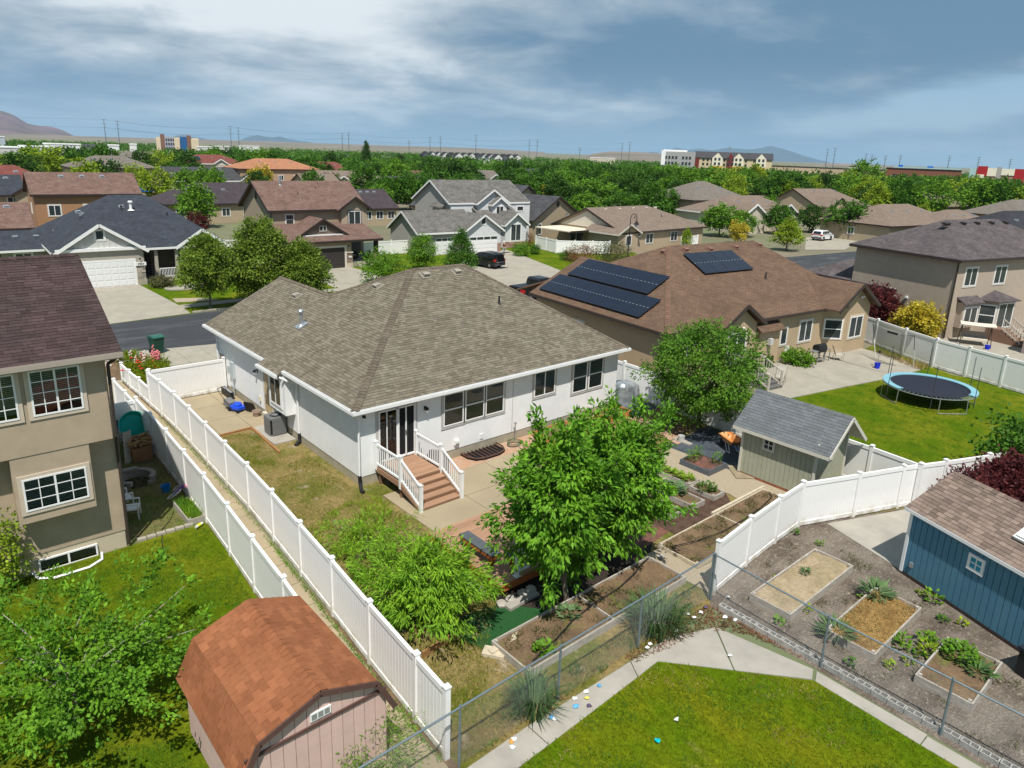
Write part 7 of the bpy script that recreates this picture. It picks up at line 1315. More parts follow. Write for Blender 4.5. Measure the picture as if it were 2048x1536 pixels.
def make_tree(name, label, cat, loc, crown, rad, leaf, n_cl, per, cl_r, L_, W_, seed, trunk_r=.09, shape='round', droop=.5, limbs=12, bark=None, trunk_top=None, shell=.5, lump=.22, group=None, out=.6, twig=0., shoots=0, keep=None):
    """crown = (dx, dy, z) centre relative to the foot"""
    rng = np.random.default_rng(seed); t = empty(name, loc, 0, label, cat, group); C = crown_points(rng, n_cl, rad, shape, shell, lump)+np.array(crown)
    C = C[C[:, 2] > .08]
    ctr = np.array(crown)
    if shoots:      # long upright shoots breaking the outline
        k = rng.choice(len(C), shoots, False); C = np.concatenate([C]+[C[k]+unit(C[k]-ctr)*np.array([.15, .15, .4])*s for s in (.35, .7, 1.05)])
    tw = unit(unit(C-ctr)*.9+np.array([0, 0, .35])+rng.normal(0, .45, C.shape))*twig
    P = np.repeat(C, per, 0)+np.repeat(tw, per, 0)*rng.uniform(-.5, .5, (len(C)*per, 1))+rng.normal(0, cl_r, (len(C)*per, 3))*np.array([1, 1, .75]); D = unit(P-ctr)*out+unit(P-np.repeat(C, per, 0))*.7+rng.normal(0, .35, P.shape)
    if keep is not None: k = keep(P+np.array([loc[0], loc[1], 0])); P, D = P[k], D[k]
    P[:, 2] = np.maximum(P[:, 2], .05); Ls = L_*rng.uniform(.65, 1.25, len(P)); Ws = W_*rng.uniform(.7, 1.2, len(P)); V, F = leaf_arrays(P, D, Ls, Ws, rng, droop, O=P-ctr)
    np_mesh('crown', V, F, LM[leaf], t); tg = C[rng.choice(len(C), min(limbs, len(C)), False)]
    limb_mesh(rng, (0, 0, 0), (crown[0]*.7, crown[1]*.7, trunk_top or crown[2]), tg, trunk_r, parent=t, m=bark); return t
CR = np.array([math.cos(CYAW), -math.sin(CYAW)])      # camera right on the ground
# near trees
make_tree('cherry_tree', 'dense leafy cherry tree at the edge of the low deck', 'tree', (1.15, -10.34, 0), (-.45, .30, 3.2), (1.45, 1.45, 2.05), 'cherry', 330, 44, .085, .19, .044, 11, .085, 'round', 1.0, 16, M_bark, 2.6, lump=.3, twig=.55, shoots=26)
make_tree('cherry_tree', 'dense leafy cherry tree nearest the raised beds', 'tree', (4.26, -10.1, 0), (-.45, .42, 3.1), (1.6, 1.6, 2.0), 'cherry', 360, 44, .085, .19, .044, 12, .08, 'round', 1.0, 16, M_bark, 2.6, lump=.3, twig=.55, shoots=26)
px, py = gz(832, 1195, .9); make_tree('peach_tree', 'low spreading peach tree with narrow drooping leaves beside the alley fence', 'tree', (px+.45, py-.1, 0), (-.1, .1, 1.3), (1.5, 1.65, .9), 'peach', 250, 44, .08, .20, .022, 13, .07, 'round', 1.1, 14, M_bark, .9, lump=.32, twig=.6, shoots=14, keep=lambda Q: Q[:, 0] > np.interp(Q[:, 1], [-12, -9, -6.6, -4.2, 0], [-4.94, -4.76, -4.58, -4.42, -4.15])+.28)
px, py = gz(735, 1085, .5); make_tree('young_peach_tree', 'thin feathery sapling growth between the peach tree and the white house', 'shrub', (px, py, 0), (0, 0, .62), (1.5, 1.5, .5), 'peach', 120, 30, .08, .16, .016, 14, .025, 'round', .7, 8, M_bark, .4, lump=.35, twig=.45)
make_tree('small_tree', 'rounded light green tree behind the green shed', 'tree', (16.25, -4.5, 0), (.05, -.05, 3.05), (2.65, 2.65, 2.2), 'locust', 560, 44, .15, .15, .042, 15, .11, 'round', .4, 18, M_bark, 2.2, lump=.2)
make_tree('plum_tree', 'open plum tree with pale branches on the lawn at the corner', 'tree', (-11.0, -6.5, 0), (.1, -.2, 1.75), (2.3, 2.4, 1.4), 'plum', 260, 46, .075, .115, .038, 16, .07, 'fan', .2, 34, M_bark_lt, 1.4, lump=.45, twig=.75, shoots=16)
make_tree('climbing_vine', 'yellow-green vine on the wall of the tan two-storey house', 'vine', (-11.35, .45, 0), (-.2, 0, 1.25), (.55, .45, 1.25), 'lime', 90, 18, .14, .10, .045, 17, .03, 'round', .4, 6, M_bark, 1.2)
px, py = gz(752, 1500, .5); make_tree('feathery_shrub', 'feathery green shrub in front of the red shed', 'shrub', (px, py, 0), (0, 0, .62), (.95, .8, .55), 'bright', 130, 24, .14, .13, .010, 18, .03, 'round', .1, 6, M_bark, .4)
# street trees
make_tree('street_tree', 'dark green cone-shaped street tree with a bare trunk by the kerb', 'tree', (5.97, 34.71, 0), (0, 0, 3.55), (1.95, 1.95, 2.3), 'linden', 640, 24, .18, .18, .066, 21, .09, 'egg', .3, 8, M_bark, 2.4, lump=.14)
px, py = gz(526, 602); make_tree('street_tree', 'tallest rounded olive green street tree in front of the brown house', 'tree', (px, py, 0), (0, 0, 3.6), (2.55, 2.55, 3.2), 'linden', 860, 24, .22, .2, .075, 22, .12, 'egg', .3, 8, M_bark, 2.6, lump=.16)
px, py = gz(608, 600); make_tree('street_tree', 'rounded olive green street tree half hidden by the garage roof ridge', 'tree', (px, py, 0), (0, 0, 2.6), (2.0, 2.0, 2.25), 'linden', 640, 24, .2, .2, .07, 23, .1, 'egg', .3, 8, M_bark, 2.0, lump=.18)
px, py = gz(765, 566); make_tree('leafy_bush', 'leafy young tree beyond the white house ridge by the brown house lawn', 'tree', (px, py, 0), (0, 0, 1.7), (1.9, 1.5, 1.4), 'bright', 240, 22, .2, .17, .06, 24, .05, 'round', .3, 8, M_bark, 1.2, lump=.35)
px, py = gz(843, 540); make_tree('young_tree', 'bright green young tree left of the dark conical tree', 'tree', (px, py, 0), (0, 0, 2.1), (1.55, 1.55, 1.7), 'bright', 260, 22, .2, .18, .06, 25, .06, 'egg', .3, 8, M_bark, 1.6, lump=.25)
px, py = gz(921, 555); make_tree('conical_tree', 'dark green conical tree beside the open black car', 'tree', (px, py, 0), (0, 0, 2.55), (1.85, 1.85, 2.45), 'mid', 380, 24, .2, .17, .05, 26, .09, 'cone', .4, 8, M_bark, 2.4, lump=.14)
def shrub(u, v, r, h, leaf, label, seed, n=70, L_=.09, W_=.035, name='shrub', z=0., cat='shrub', per=18, xy=None, group=None):
    x, y = xy or gz(u, v, z); return make_tree(name, label, cat, (x, y, z), (0, 0, h*.5), (r, r, h*.5), leaf, int(n*1.6), per, r*.13, L_*1.35, W_*1.35, seed, .02, 'round', .2, 4, M_bark, h*.3, group=group)
shrub(1041, 512, 1.0, 1.75, 'bright', 'round clipped bright green shrub by the grey and white house', 31, 110); shrub(1068, 508, .8, 1.2, 'mid', 'low green shrub beside the round clipped one', 32, 60); shrub(1056, 492, .7, 1.9, 'rust', 'tall orange flowering shrub by the white fence', 33, 40); shrub(742, 524, .9, 1.3, 'bright', 'round green shrub by the brown house porch', 34, 80)
shrub(329, 553, .75, 1.1, 'maroon', 'small red barberry shrub before the slate roof house', 35, 70); shrub(326, 574, 1.0, 1.0, 'olive', 'spreading olive shrub in the stone-edged bed', 36, 80); shrub(386, 552, 1.1, 1.2, 'bright', 'green shrub against the ledge stone wall', 37, 80)
shrub(1160, 523, 1.8, 2.0, 'rust', 'rust coloured ornamental shrub left of the street lamp', 38, 100, .14, .03); shrub(1228, 528, 2.0, 2.6, 'olive', 'grey-olive ornamental shrub at the foot of the street lamp', 39, 130, .16, .03); shrub(1132, 520, .9, 1.1, 'mid', 'dark green shrub at the end of the far lawn', 40, 50)
shrub(1830, 672, 1.3, 2.6, 'yellow', 'bright yellow shrub behind the trampoline fence', 41, 300, .16, .065, xy=(46.6, -3.6)); shrub(1778, 650, 1.55, 3.2, 'maroon', 'dark maroon shrub beside the bright yellow one', 42, 280, .16, .06, xy=(48.0, .2))
shrub(0, 0, 1.4, 1.9, 'maroon', 'dark maroon hedge shrub behind the blue shed', 43, 330, .12, .045, xy=(19.3, -17.1)); shrub(0, 0, 1.9, 2.9, 'mid', 'green shrub behind the dark maroon hedge shrub', 44, 300, .13, .055, xy=(22.0, -17.2)); shrub(0, 0, 1.3, 1.7, 'maroon', 'low maroon shrub squeezed between the bent fence and the blue shed', 45, 200, .11, .04, xy=(17.4, -16.4))
shrub(1600, 733, .85, .9, 'bright', 'leafy bush against the wall of the solar panel house', 46, 60, .12, .05, xy=(31.6, -1.75)); shrub(0, 0, .3, .8, 'mid', 'small plant by the corner of the neighbour steps', 47, 16, xy=(29.3, -1.0))
# ------------------------------------------------------------------ blades and tufts
def blades(name, P, h, w, leaf, seed, lean=.35, label=None, cat=None, kind='stuff', parent=None):
    rng = np.random.default_rng(seed); n = len(P); P = np.column_stack([P, np.zeros(n)]) if P.shape[1] == 2 else P; a = rng.random(n)*6.283; s = np.column_stack([np.cos(a), np.sin(a), np.zeros(n)])*(w*rng.uniform(.6, 1.3, (n, 1))); d = np.column_stack([rng.normal(0, lean, n), rng.normal(0, lean, n), np.ones(n)]); hh_ = h*rng.uniform(.5, 1.3, (n, 1))
    V = np.stack([P-s, P+s, P+d*hh_], 1).reshape(-1, 3); i = np.arange(n)*3; F = np.stack([i, i+1, i+2], 1); o = np_mesh(name, V, F, LM[leaf], parent)
    if parent is None or kind: o['kind'] = kind
    if label: tag(o, label, cat)
    return o
def in_poly(P, poly):
    x, y = P[:, 0], P[:, 1]; c = np.zeros(len(P), bool); n = len(poly)
    for i in range(n):
        (xa, ya), (xb, yb) = poly[i], poly[(i+1) % n]; m = ((ya > y) != (yb > y)); c ^= m & (x < (xb-xa)*(y-ya)/((yb-ya) if yb != ya else 1e-9)+xa)
    return c
def scatter(poly, dens, seed, patch=None):
    rng = np.random.default_rng(seed); p = np.array(poly); lo, hi = p.min(0), p.max(0); n = int(dens*np.prod(hi-lo)); P = lo+rng.random((n, 2))*(hi-lo); P = P[in_poly(P, poly)]
    if patch:
        sc, cut = patch; f = sum(np.sin(P[:, 0]*sc*k+1.3*k+seed)*np.sin(P[:, 1]*sc*k*1.1+2.1*k) for k in (1, 1.7, 2.9)); P = P[f > cut]
    return P
FL = [(-9, -13.95), (-1.6, -13.82), (1.2, -13.75), (3.75, -16.7), (3.65, -24), (-9, -24)]
blades('field_grass', np.column_stack([q := scatter(FL, 620, 1), np.full(len(q), .02)]), .065, .0085, 'grass', 1, .75); blades('field_grass_pale', np.column_stack([q := scatter(FL, 260, 101, (.9, .55)), np.full(len(q), .02)]), .06, .009, 'straw', 101, .8); blades('field_grass_dark', np.column_stack([q := scatter(FL, 420, 102, (1.3, .3)), np.full(len(q), .02)]), .07, .009, 'mid', 102, .7)
LL = [(-16, -13.2), (-6.8, -13.2), (-6.35, -8), (-5.9, -1.7), (-5.8, .5), (-8.2, .7), (-16, .7)]
blades('left_lawn_grass', np.column_stack([q := scatter(LL, 430, 2), np.full(len(q), .006)]), .065, .008, 'grass', 2, .75); blades('left_lawn_dark', np.column_stack([q := scatter(LL, 420, 103, (.7, .15)), np.full(len(q), .006)]), .075, .009, 'mid', 103, .7)
DL = [(-4.6, -9.3), (-4.1, .7), (-3.85, 8.1), (-2.6, 8.1), (-1.2, 7.9), (-1.3, 4.8), (-.3, 4.5), (-.3, -.3), (.1, -1.2), (.15, -5), (-.4, -5.2), (-.4, -9), (-2, -10.4), (-1.9, -12.7), (-4.9, -12.7)]
blades('dry_yard_grass', np.column_stack([q := scatter(DL, 420, 3), np.full(len(q), .004)]), .07, .007, 'straw', 3, .9); blades('green_yard_grass', np.column_stack([q := scatter(DL, 420, 4, (1.1, .35)), np.full(len(q), .004)]), .09, .008, 'grass', 4, .7)
blades('yard_weeds', np.column_stack([q := scatter([(-3.9, -4.5), (-.3, -3.8), (.1, -1.3), (-.6, -.8), (-2.0, -1.2), (-3.6, -2.0)], 520, 41, (1.6, -.1)), np.full(len(q), .004)]), .16, .012, 'lime', 41, .7)
RL = [(17.5, -1.2), (17, -12), (16.8, -14.4), (37, -13), (37.4, -8), (33.9, -7.2), (24.2, -5)]
blades('right_lawn_grass', np.column_stack([q := scatter(RL, 90, 5), np.full(len(q), .004)]), .07, .010, 'grass', 5, .6)
blades('yard_edge_grass', np.column_stack([q := scatter([(39.4, -4.2), (38.6, -7.4), (37.0, -7.4), (38.4, -5), (39.8, -2.6)], 160, 6), np.full(len(q), .01)]), .4, .016, 'straw', 6, .5)
blades('field_edge_grass', np.column_stack([q := scatter([(-4.8, -13.1), (4.6, -13.0), (4.6, -12.2), (-1.9, -12.4), (-4.8, -12.0)], 420, 7), np.full(len(q), .006)]), .13, .008, 'straw', 7, .7); blades('field_edge_weeds', np.column_stack([q := scatter([(-4.8, -13.1), (4.6, -13.0), (4.6, -12.2), (-1.9, -12.4), (-4.8, -12.0)], 300, 8, (1.7, .4)), np.full(len(q), .006)]), .18, .010, 'mid', 8, .6)
blades('path_edge_leaves', np.column_stack([q := scatter([(.6, -13.35), (3.4, -13.8), (4.1, -14.6), (4.45, -16.4), (4.4, -13.1), (.6, -13.05)], 500, 81), np.full(len(q), .03)]), .05, .02, 'rust', 81, 1.2)
P_ = []
for i in range(len(RF)-4):
    (xa, ya), (xb, yb) = RF[i+2], RF[i+3]; k = int(abs(yb-ya)*(40 if ya > 0 else 130)); t = RNG.random(k); P_.append(np.column_stack([xa+(xb-xa)*t-.15-abs(RNG.normal(0, .05, k)), ya+(yb-ya)*t, np.full(k, .03)]))
blades('alley_weeds', np.concatenate(P_), .10, .012, 'bright', 9, .6)
blades('side_bed_grass', np.column_stack([q := scatter([(-6.15, 1.0), (-5.68, 1.0), (-5.68, 2.7), (-6.15, 2.7)], 700, 10), np.full(len(q), .2)]), .22, .012, 'bright', 10, .5); blades('side_yard_grass', np.column_stack([q := scatter([(-8, 1.1), (-6.3, 1.1), (-6.3, 7.6), (-8, 7.6)], 260, 11), np.full(len(q), .004)]), .09, .008, 'grass', 11, .7); blades('side_yard_straw', np.column_stack([q := scatter([(-7.8, 4.4), (-5.6, 3.2), (-5.5, 7.6), (-7.8, 8)], 160, 12, (2, .2)), np.full(len(q), .004)]), .2, .01, 'straw', 12, .7)
blades('chip_weeds', np.column_stack([q := scatter([(4.7, -13.3), (10.9, -12.7), (10.8, -15.8), (9, -20.5), (4.7, -23)], 170, 13, (1.4, .75)), np.full(len(q), .01)]), .1, .012, 'olive', 13, .8)
blades('bed_weeds', np.column_stack([q := scatter([(-1.8, -11.9), (4.7, -11.9), (4.7, -10.6), (-1.8, -10.6)], 260, 14, (2.1, .3)), np.full(len(q), .17)]), .12, .014, 'olive', 14, .8); blades('low_bed_weeds', np.column_stack([q := scatter([(5.9, -11.7), (12.5, -11.7), (12.5, -10.25), (5.9, -10.25)], 300, 15, (2.1, .1)), np.full(len(q), .11)]), .12, .013, 'olive', 15, .8); blades('straw_heap', np.column_stack([q := scatter([(5.85, -17.35), (8.95, -17.35), (8.95, -16.1), (5.85, -16.1)], 420, 16), np.full(len(q), .2)]), .16, .008, 'straw', 16, 1.3)
def clump(x, y, n, h, w, leaf, label, seed, spread=.35, lean=.45, z=0., cat='plant', name='iris_clump', arch=True, group=None):
    """arching blade plant: each blade two joined pieces"""
    rng = np.random.default_rng(seed); a = rng.random(n)*6.283; r = spread*np.sqrt(rng.random(n)); P = np.column_stack([r*np.cos(a), r*np.sin(a), np.zeros(n)]); d = np.column_stack([np.cos(a), np.sin(a), np.zeros(n)]); hh_ = h*rng.uniform(.6, 1.2, (n, 1)); ln = lean*rng.uniform(.3, 1.3, (n, 1)); s = np.column_stack([-np.sin(a), np.cos(a), np.zeros(n)])*w
    up = np.array([0, 0, 1.]); m_ = P+up*hh_*.7+d*ln*h*.4; tip = P+up*hh_*.78+d*ln*h*1.25; V = np.stack([P-s*.7, P+s*.7, m_+s, m_-s, tip], 1).reshape(-1, 3); i = np.arange(n)*5; F = np.concatenate([np.stack([i, i+1, i+2], 1), np.stack([i, i+2, i+3], 1), np.stack([i+3, i+2, i+4], 1)])
    t = empty(name, (x, y, z), 0, label, cat, group); np_mesh('leaves', V, F, LM[leaf], t)['kind'] = 'stuff'; return t
clump(2.35, -12.75, 420, .85, .014, 'iris', 'large clump of blue-green strap leaves behind the chain-link fence', 51, .75, .5); clump(-2.55, -12.85, 240, .8, .014, 'iris', 'clump of blue-green strap leaves by the fence post near the path', 52, .45, .55)
clump(-2.6, 23.4, 160, .6, .016, 'grass', 'green daylily clump farther from the tan house at the kerb', 53, .4, .5); clump(-3.4, 23.2, 130, .5, .016, 'grass', 'green daylily clump nearest the tan house at the kerb', 54, .32, .5)
# leafy garden plants: rosette leaves
def rosette(x, y, z, n, L_, W_, leaf, label, seed, r=.25, cat='plant', name='garden_plant', lift=.12, group=None):
    rng = np.random.default_rng(seed); t = empty(name, (x, y, z), 0, label, cat, group); a = rng.random(n)*6.283; rr = r*np.sqrt(rng.random(n)); P = np.column_stack([rr*np.cos(a), rr*np.sin(a), lift*rng.random(n)]); D = np.column_stack([np.cos(a), np.sin(a), rng.uniform(.1, 1.1, n)]); V, F = leaf_arrays(P, D, L_*rng.uniform(.7, 1.2, n), W_*rng.uniform(.7, 1.2, n), rng, .2, 1.5); np_mesh('leaves', V, F, LM[leaf], t)['kind'] = 'stuff'; MB().tube((0, 0, -.02), (0, 0, lift), .012, n=5).build('stem', MATS['leaf_grass'], t); return t
for k, y in enumerate((-7.8, -7.3, -6.8)): rosette(10.78, y, .18, 60, .17, .06, 'lettuce', ('lettuce nearest the herb planter', 'lettuce in the middle of the pale planter', 'lettuce at the far end of the pale planter')[k], 60+k, .26)
rosette(10.68, -8.8, .18, 170, .13, .035, 'mid', 'bushy green herbs filling the pale planter', 64, .36, lift=.25); rosette(9.35, -8.15, .2, 80, .24, .10, 'squash', 'grey-green squash plant in the weathered planter', 65, .38, lift=.3); rosette(7.95, -8.8, .18, 30, .12, .04, 'mid', 'small seedling in the half hidden planter', 66, .2)
for k, (x, y) in enumerate(((12.35, -6.85), (12.95, -6.8), (13.1, -7.6))): rosette(x, y, .24, 90, .16, .018, 'bright', ('feathery tomato plant in the slate planter nearest the house', 'feathery tomato plant at the back of the slate planter', 'feathery tomato plant in the slate planter nearest the shed')[k], 67+k, .2, lift=.45)
rosette(7.6, -18.9, .2, 220, .14, .055, 'bright', 'leafy green bush growing in the third chip-lot bed', 71, .42, lift=.3); rosette(8.75, -16.2, .2, 90, .42, .05, 'squash', 'spiky artichoke plant at the far corner of the straw bed', 72, .3, lift=.2); rosette(5.95, -16.25, .1, 110, .4, .035, 'iris', 'spiky grey plant at the near corner of the straw bed', 73, .3, lift=.2); rosette(8.1, -14.25, .2, 70, .13, .02, 'iris', 'small dark tuft in the bare soil bed', 74, .14, lift=.12); rosette(7.35, -19.4, .2, 60, .3, .04, 'iris', 'spiky grey plant beside the leafy bush in the third bed', 75, .25)
SP = [(1556, 1165), (1725, 1198), (1760, 1206), (1843, 1188), (1865, 1205), (1886, 1244), (1924, 1250), (1850, 1288), (1868, 1290), (1855, 1310), (1802, 1295), (1836, 1312), (1612, 1222), (1557, 1247), (1880, 1315), (1815, 1325), (1860, 1275), (1700, 1330), (1780, 1335), (1640, 1090), (1590, 1068)]
SL = ['against the bent white fence', 'beside the corner of the apron', 'just below the blue shed corner', 'against the blue shed wall first from its corner', 'against the blue shed wall second from its corner', 'midway along the blue shed wall', 'farther along the blue shed wall', 'topmost of the clump between the beds', 'right of the clump between the beds', 'largest of the clump between the beds', 'alone between the straw bed and the third bed', 'below the clump between the beds', 'just outside the bare soil bed', 'under the near corner of the bare soil bed', 'leaning on the third bed board', 'under the top rail by the third bed', 'behind the clump between the beds', 'by the concrete blocks', 'by the near board of the third bed', 'near the edge of the apron', 'at the foot of the fence bend']
for k, ((u, v), s) in enumerate(zip(SP, SL)): x, y = gz(u, v); big = k in (7, 9, 10, 4); rosette(x, y, .01, 46 if big else 22, .15 if big else .11, .05, ('lime', 'bright', 'mid')[k % 3] if k != 3 else 'lime', 'small leafy weed '+s, 80+k, .2 if big else .12, cat='weed', name='weed', lift=.35 if big else .15)
rosette(-1.0, -11.6, .18, 90, .13, .06, 'bright', 'bright leafy plant at the near end of the long bed', 120, .26); rosette(.6, -10.95, .18, 90, .16, .05, 'squash', 'pale leafy plant in the middle of the long bed', 121, .3); rosette(1.5, -9.6, .02, 60, .16, .05, 'bright', 'leafy sucker at the foot of the cherry tree', 122, .2, lift=.4)
# flower bed by the low fence
fb = empty('flower_bed', (0, 0, 0), 0, 'cottage flower bed of pink spires and red blooms inside the low fence', 'flower bed'); struct(sheet('bed_soil_ground', [(-3.85, 15.2), (-2.4, 15.0), (-1.2, 19.8), (-1.3, 21.3), (-4.0, 23.6), (-5.0, 23.2), (-4.4, 19.4), (-3.9, 19.2)], .024, M_soil)); rng = np.random.default_rng(131)
Pb = scatter([(-3.8, 15.6), (-2.6, 15.4), (-1.4, 19.9), (-1.7, 21.4), (-3.3, 21.8), (-3.8, 19)], 60, 132); Pz = np.column_stack([Pb, rng.uniform(.05, .75, len(Pb))]); Pz = np.repeat(Pz, 10, 0)+rng.normal(0, .09, (len(Pb)*10, 3)); Pz[:, 2] = np.maximum(Pz[:, 2], .05); V, F = leaf_arrays(Pz, rng.normal(size=Pz.shape)+np.array([0, 0, .7]), .14, .028, rng); np_mesh('foliage', V, F, LM['grass'], fb)['kind'] = 'stuff'
M_pinkf = mat('pink_bloom', (.75, .20, .24), .7, .2, 9); M_redf = mat('red_bloom', (.42, .02, .015), .7, .2, 9); M_palef = mat('pale_bloom', (.72, .55, .48), .7, .2, 9)
for k in range(13):
    x, y = (-1.75+rng.normal(0, .35), 20.6+rng.normal(0, .5)) if k < 8 else (-2.7+rng.normal(0, .5), 20.4+rng.normal(0, .8)); hh_ = rng.uniform(.9, 1.25); s = empty; st_ = MB().tube((x, y, 0), (x, y, hh_), .012, n=5).build('flower_spire', MATS['leaf_grass'], fb); b = MB()
    for j in range(9): a = j*2.4; z = hh_*(.5+.06*j); r = .06-.003*j; b.lathe((x+r*math.cos(a), y+r*math.sin(a), z), [(.01, -.03), (.05, .0), (.03, .04)], 6)
    b.build('bloom', M_pinkf if k < 8 else M_palef, st_)
for k in range(16): x, y = -2.9+rng.normal(0, .55), 18.9+rng.normal(0, 1.1); z = rng.uniform(.5, .8); s = MB().tube((x, y, 0), (x, y, z), .01, n=4).build('flower_stem', MATS['leaf_grass'], fb); MB().lathe((x, y, z), [(.02, -.02), (.10, .02), (.06, .05)], 8).build('bloom', M_redf, s)
for k in range(12): x, y = -4.3+rng.normal(0, .4), 22.4+rng.normal(0, .4); MB().lathe((x, y, 0), [(.16*rng.uniform(.6, 1.2), 0), (.15, .07), (.05, .12)], 7).build('stone', mat('pink_stone', (.42, .33, .27), .95, .2, 6), fb)
# stone-edged island bed across the street
ib = empty('island_bed', (7.2, 44.2, 0), 0, 'pale stone bed with a curb in front of the slate roof house', 'garden bed'); MB().lathe((0, 0, .03), [(2.0, 0), (2.0, .1), (1.85, .1), (1.8, .04), (.01, .04)], 26).build('curb', M_conc, ib).scale = (1, .62, 1); o = MB().prism([(4.4, 38.2), (7.6, 37.4), (6.8, 38.9), (4.6, 39.9)], .02, .06).build('stone_patch', M_gravel); o['kind'] = 'structure'
# ------------------------------------------------------------------ houses farther back
FW = {'tan': M_tan4, 'cream': mat('cream_wall', (.50, .45, .36), .95, .06, 2), 'rust': mat('rust_stucco', (.36, .20, .11), .95, .06, 2), 'white': mat('white_wall', (.62, .61, .58), .9, .05, 2), 'peach': mat('peach_stucco', (.42, .28, .19), .95, .06, 2), 'grey': M_gstuc, 'taupe': M_taupe}
FR = {'brown': RM_br2, 'tanr': RM_tanr, 'grey': RM_grey, 'dk': RM_dk, 'plum': RM_plum, 'blue': RM_blue, 'terra': roof_mat('terracotta_tiles', (.42, .20, .11), (.32, .14, .08), .12), 'red': roof_mat('red_brown_shingles', (.20, .07, .055), (.15, .05, .042), .12), 'rust': RM_brown, 'taupe': roof_mat('taupe_far_shingles', (.19, .165, .14), (.15, .13, .11), .12), 'black': roof_mat('black_shingles', (.035, .036, .042), (.05, .05, .056), .12)}
HOUSES = []
def far_house(L_, R_, zr, ze, d, rm, wm, label, style='hip', rz=-2., wins=3, trim=None, back=0., extra=None, name='suburban_house', solar=False):
    """house found by its ridge in the photograph; zr, ze ridge and eave heights, d half depth"""
    pl, pr = gz(*L_, zr), gz(*R_, zr); mx, my = (pl[0]+pr[0])/2, (pl[1]+pr[1])/2; a = math.radians(rz); dep = depth(mx, my, zr); ln = max(2., abs(R_[0]-L_[0])*dep/(CF*max(.3, math.cos(a+CYAW))))
    hips = {'hip': (True, True), 'gable': (False, False), 'hipL': (True, False), 'hipR': (False, True)}[style]; pitch = (zr-ze)/d; x0, x1 = -ln/2-(d-.4 if hips[0] else -.4), ln/2+(d-.4 if hips[1] else -.4)
    t = empty(name, (mx, my, 0), a, label, 'house'); HOUSES.append((mx, my, max(x1-x0, 2*d)/2+1.5)); wm_ = FW[wm]; trim = trim or (M_trimwhite if wm in ('white', 'cream', 'grey') else M_dkbrown)
    walls_hip(t, x0, x1, -d+.4, d-.4, 0, ze+.4*pitch, wm_, pitch, hips); F = gable_faces(x0, x1, -d+.4, d-.4, ze+.4*pitch, pitch, 'x', .4, hips, .4); roof(t, F, FR[rm], .14); fascia(t, F, trim, .25)
    two = ze > 4.5
    for i in range(wins):
        x = x0+(x1-x0)*(i+.5)/wins-.6
        for z in ((3.6, 1.0) if two else (1.1,)): window(t, x, -d+.4, z, '-y', 1.3, 1.3, cols=2, trim=M_trim3, tw=.1)
    y0, y1 = -d+.4, d-.4
    for z in ((3.6,) if two else (1.1,)): window(t, x0, 1.0, z, '-x', 1.2, 1.2, cols=2, trim=M_trim3, tw=.1)
    for i in range(3): x = x0+(x1-x0)*(.3+.2*i); turtle_vent(t, (x, -.9 if not hips[0] else -d*.35, zr-pitch*(.9 if not hips[0] else d*.35)), (0, 1), pitch, M_metal, .4)
    if extra:
        for gx, gw, gd in extra:      # front gables: centre, half width, how far forward
            gp = .62; yf = -d+.4-gd; Fg = gable_faces(gx-gw, gx+gw, yf, 0, ze+.3, gp, 'y', .35, (False, False), .35); roof(t, Fg, FR[rm], .12, 'gable_roof'); MB().xprism([(gx-gw, 0), (gx+gw, 0), (gx+gw, ze+.25), (gx, ze+.2+gw*gp), (gx-gw, ze+.25)], yf, 0, 'y').build('gable_wall', wm_, t)
            for P in Fg: e = sorted(P, key=lambda p: p[1])[:2]; MB().bar(np.array(e[0])-(0, 0, .1), np.array(e[1])-(0, 0, .1), .08, .28).build('barge_board', trim, t)
            window(t, gx-.6, yf, 1.1 if not two else 3.4, '-y', 1.2, 1.3, cols=2, trim=M_trim3)
    if solar: o = MB().box(-2.2, 2.2, -1.4, 1.4, .05, .1).build('solar_panel', M_solar, t); o.matrix_local = Matrix.Translation((x0+3.5, -d*.5, ze+(zr-ze)*.5+.1)) @ Matrix.Rotation(math.atan(pitch), 4, 'X')
    return t
far_house((84, 344), (232, 345), 8.6, 6.2, 4.6, 'brown', 'rust', 'rust stucco two-storey house with brown roof behind the slate roof house', 'gable', -3, 3)
far_house((-60, 405), (30, 404), 5.6, 3.2, 5, 'brown', 'rust', 'rust stucco house with low brown roof at the left picture edge', 'gable', -3, 2)
far_house((-40, 352), (22, 346), 7.6, 5.2, 5, 'blue', 'tan', 'house with dark slate roof and round gable vent at the left picture edge', 'gable', -3, 2, extra=((4, 2.6, .8),))
far_house((-60, 328), (10, 330), 8.6, 6, 5, 'red', 'tan', 'red-brown roofed house at the left edge before the lime tree', 'hip', -3, 2)
far_house((198, 311), (236, 311), 8.8, 6.2, 6.5, 'taupe', 'tan', 'tan two-storey house with taupe hip roof and dark windows', 'hip', -2, 4)
far_house((232, 302), (292, 303), 9, 6.2, 6, 'taupe', 'cream', 'cream house with arched white gable behind the taupe hip roof', 'gable', -2, 2, extra=((4, 3, 1),))
far_house((336, 335), (462, 333), 6.6, 3.6, 7, 'dk', 'cream', 'cream house with long charcoal roof and arched dormers', 'gable', 1, 3, extra=((-4, 1.8, .4), (9, 1.8, .4)))
far_house((402, 309), (436, 309), 8.8, 6.2, 6.5, 'red', 'cream', 'cream two-storey house with red roof and solar panels', 'hip', -4, 3, extra=((1.5, 1.8, .4),), solar=True)
far_house((517, 317), (568, 317), 9.0, 6.5, 6.5, 'terra', 'peach', 'peach stucco two-storey house with terracotta roof', 'hip', -3, 5)
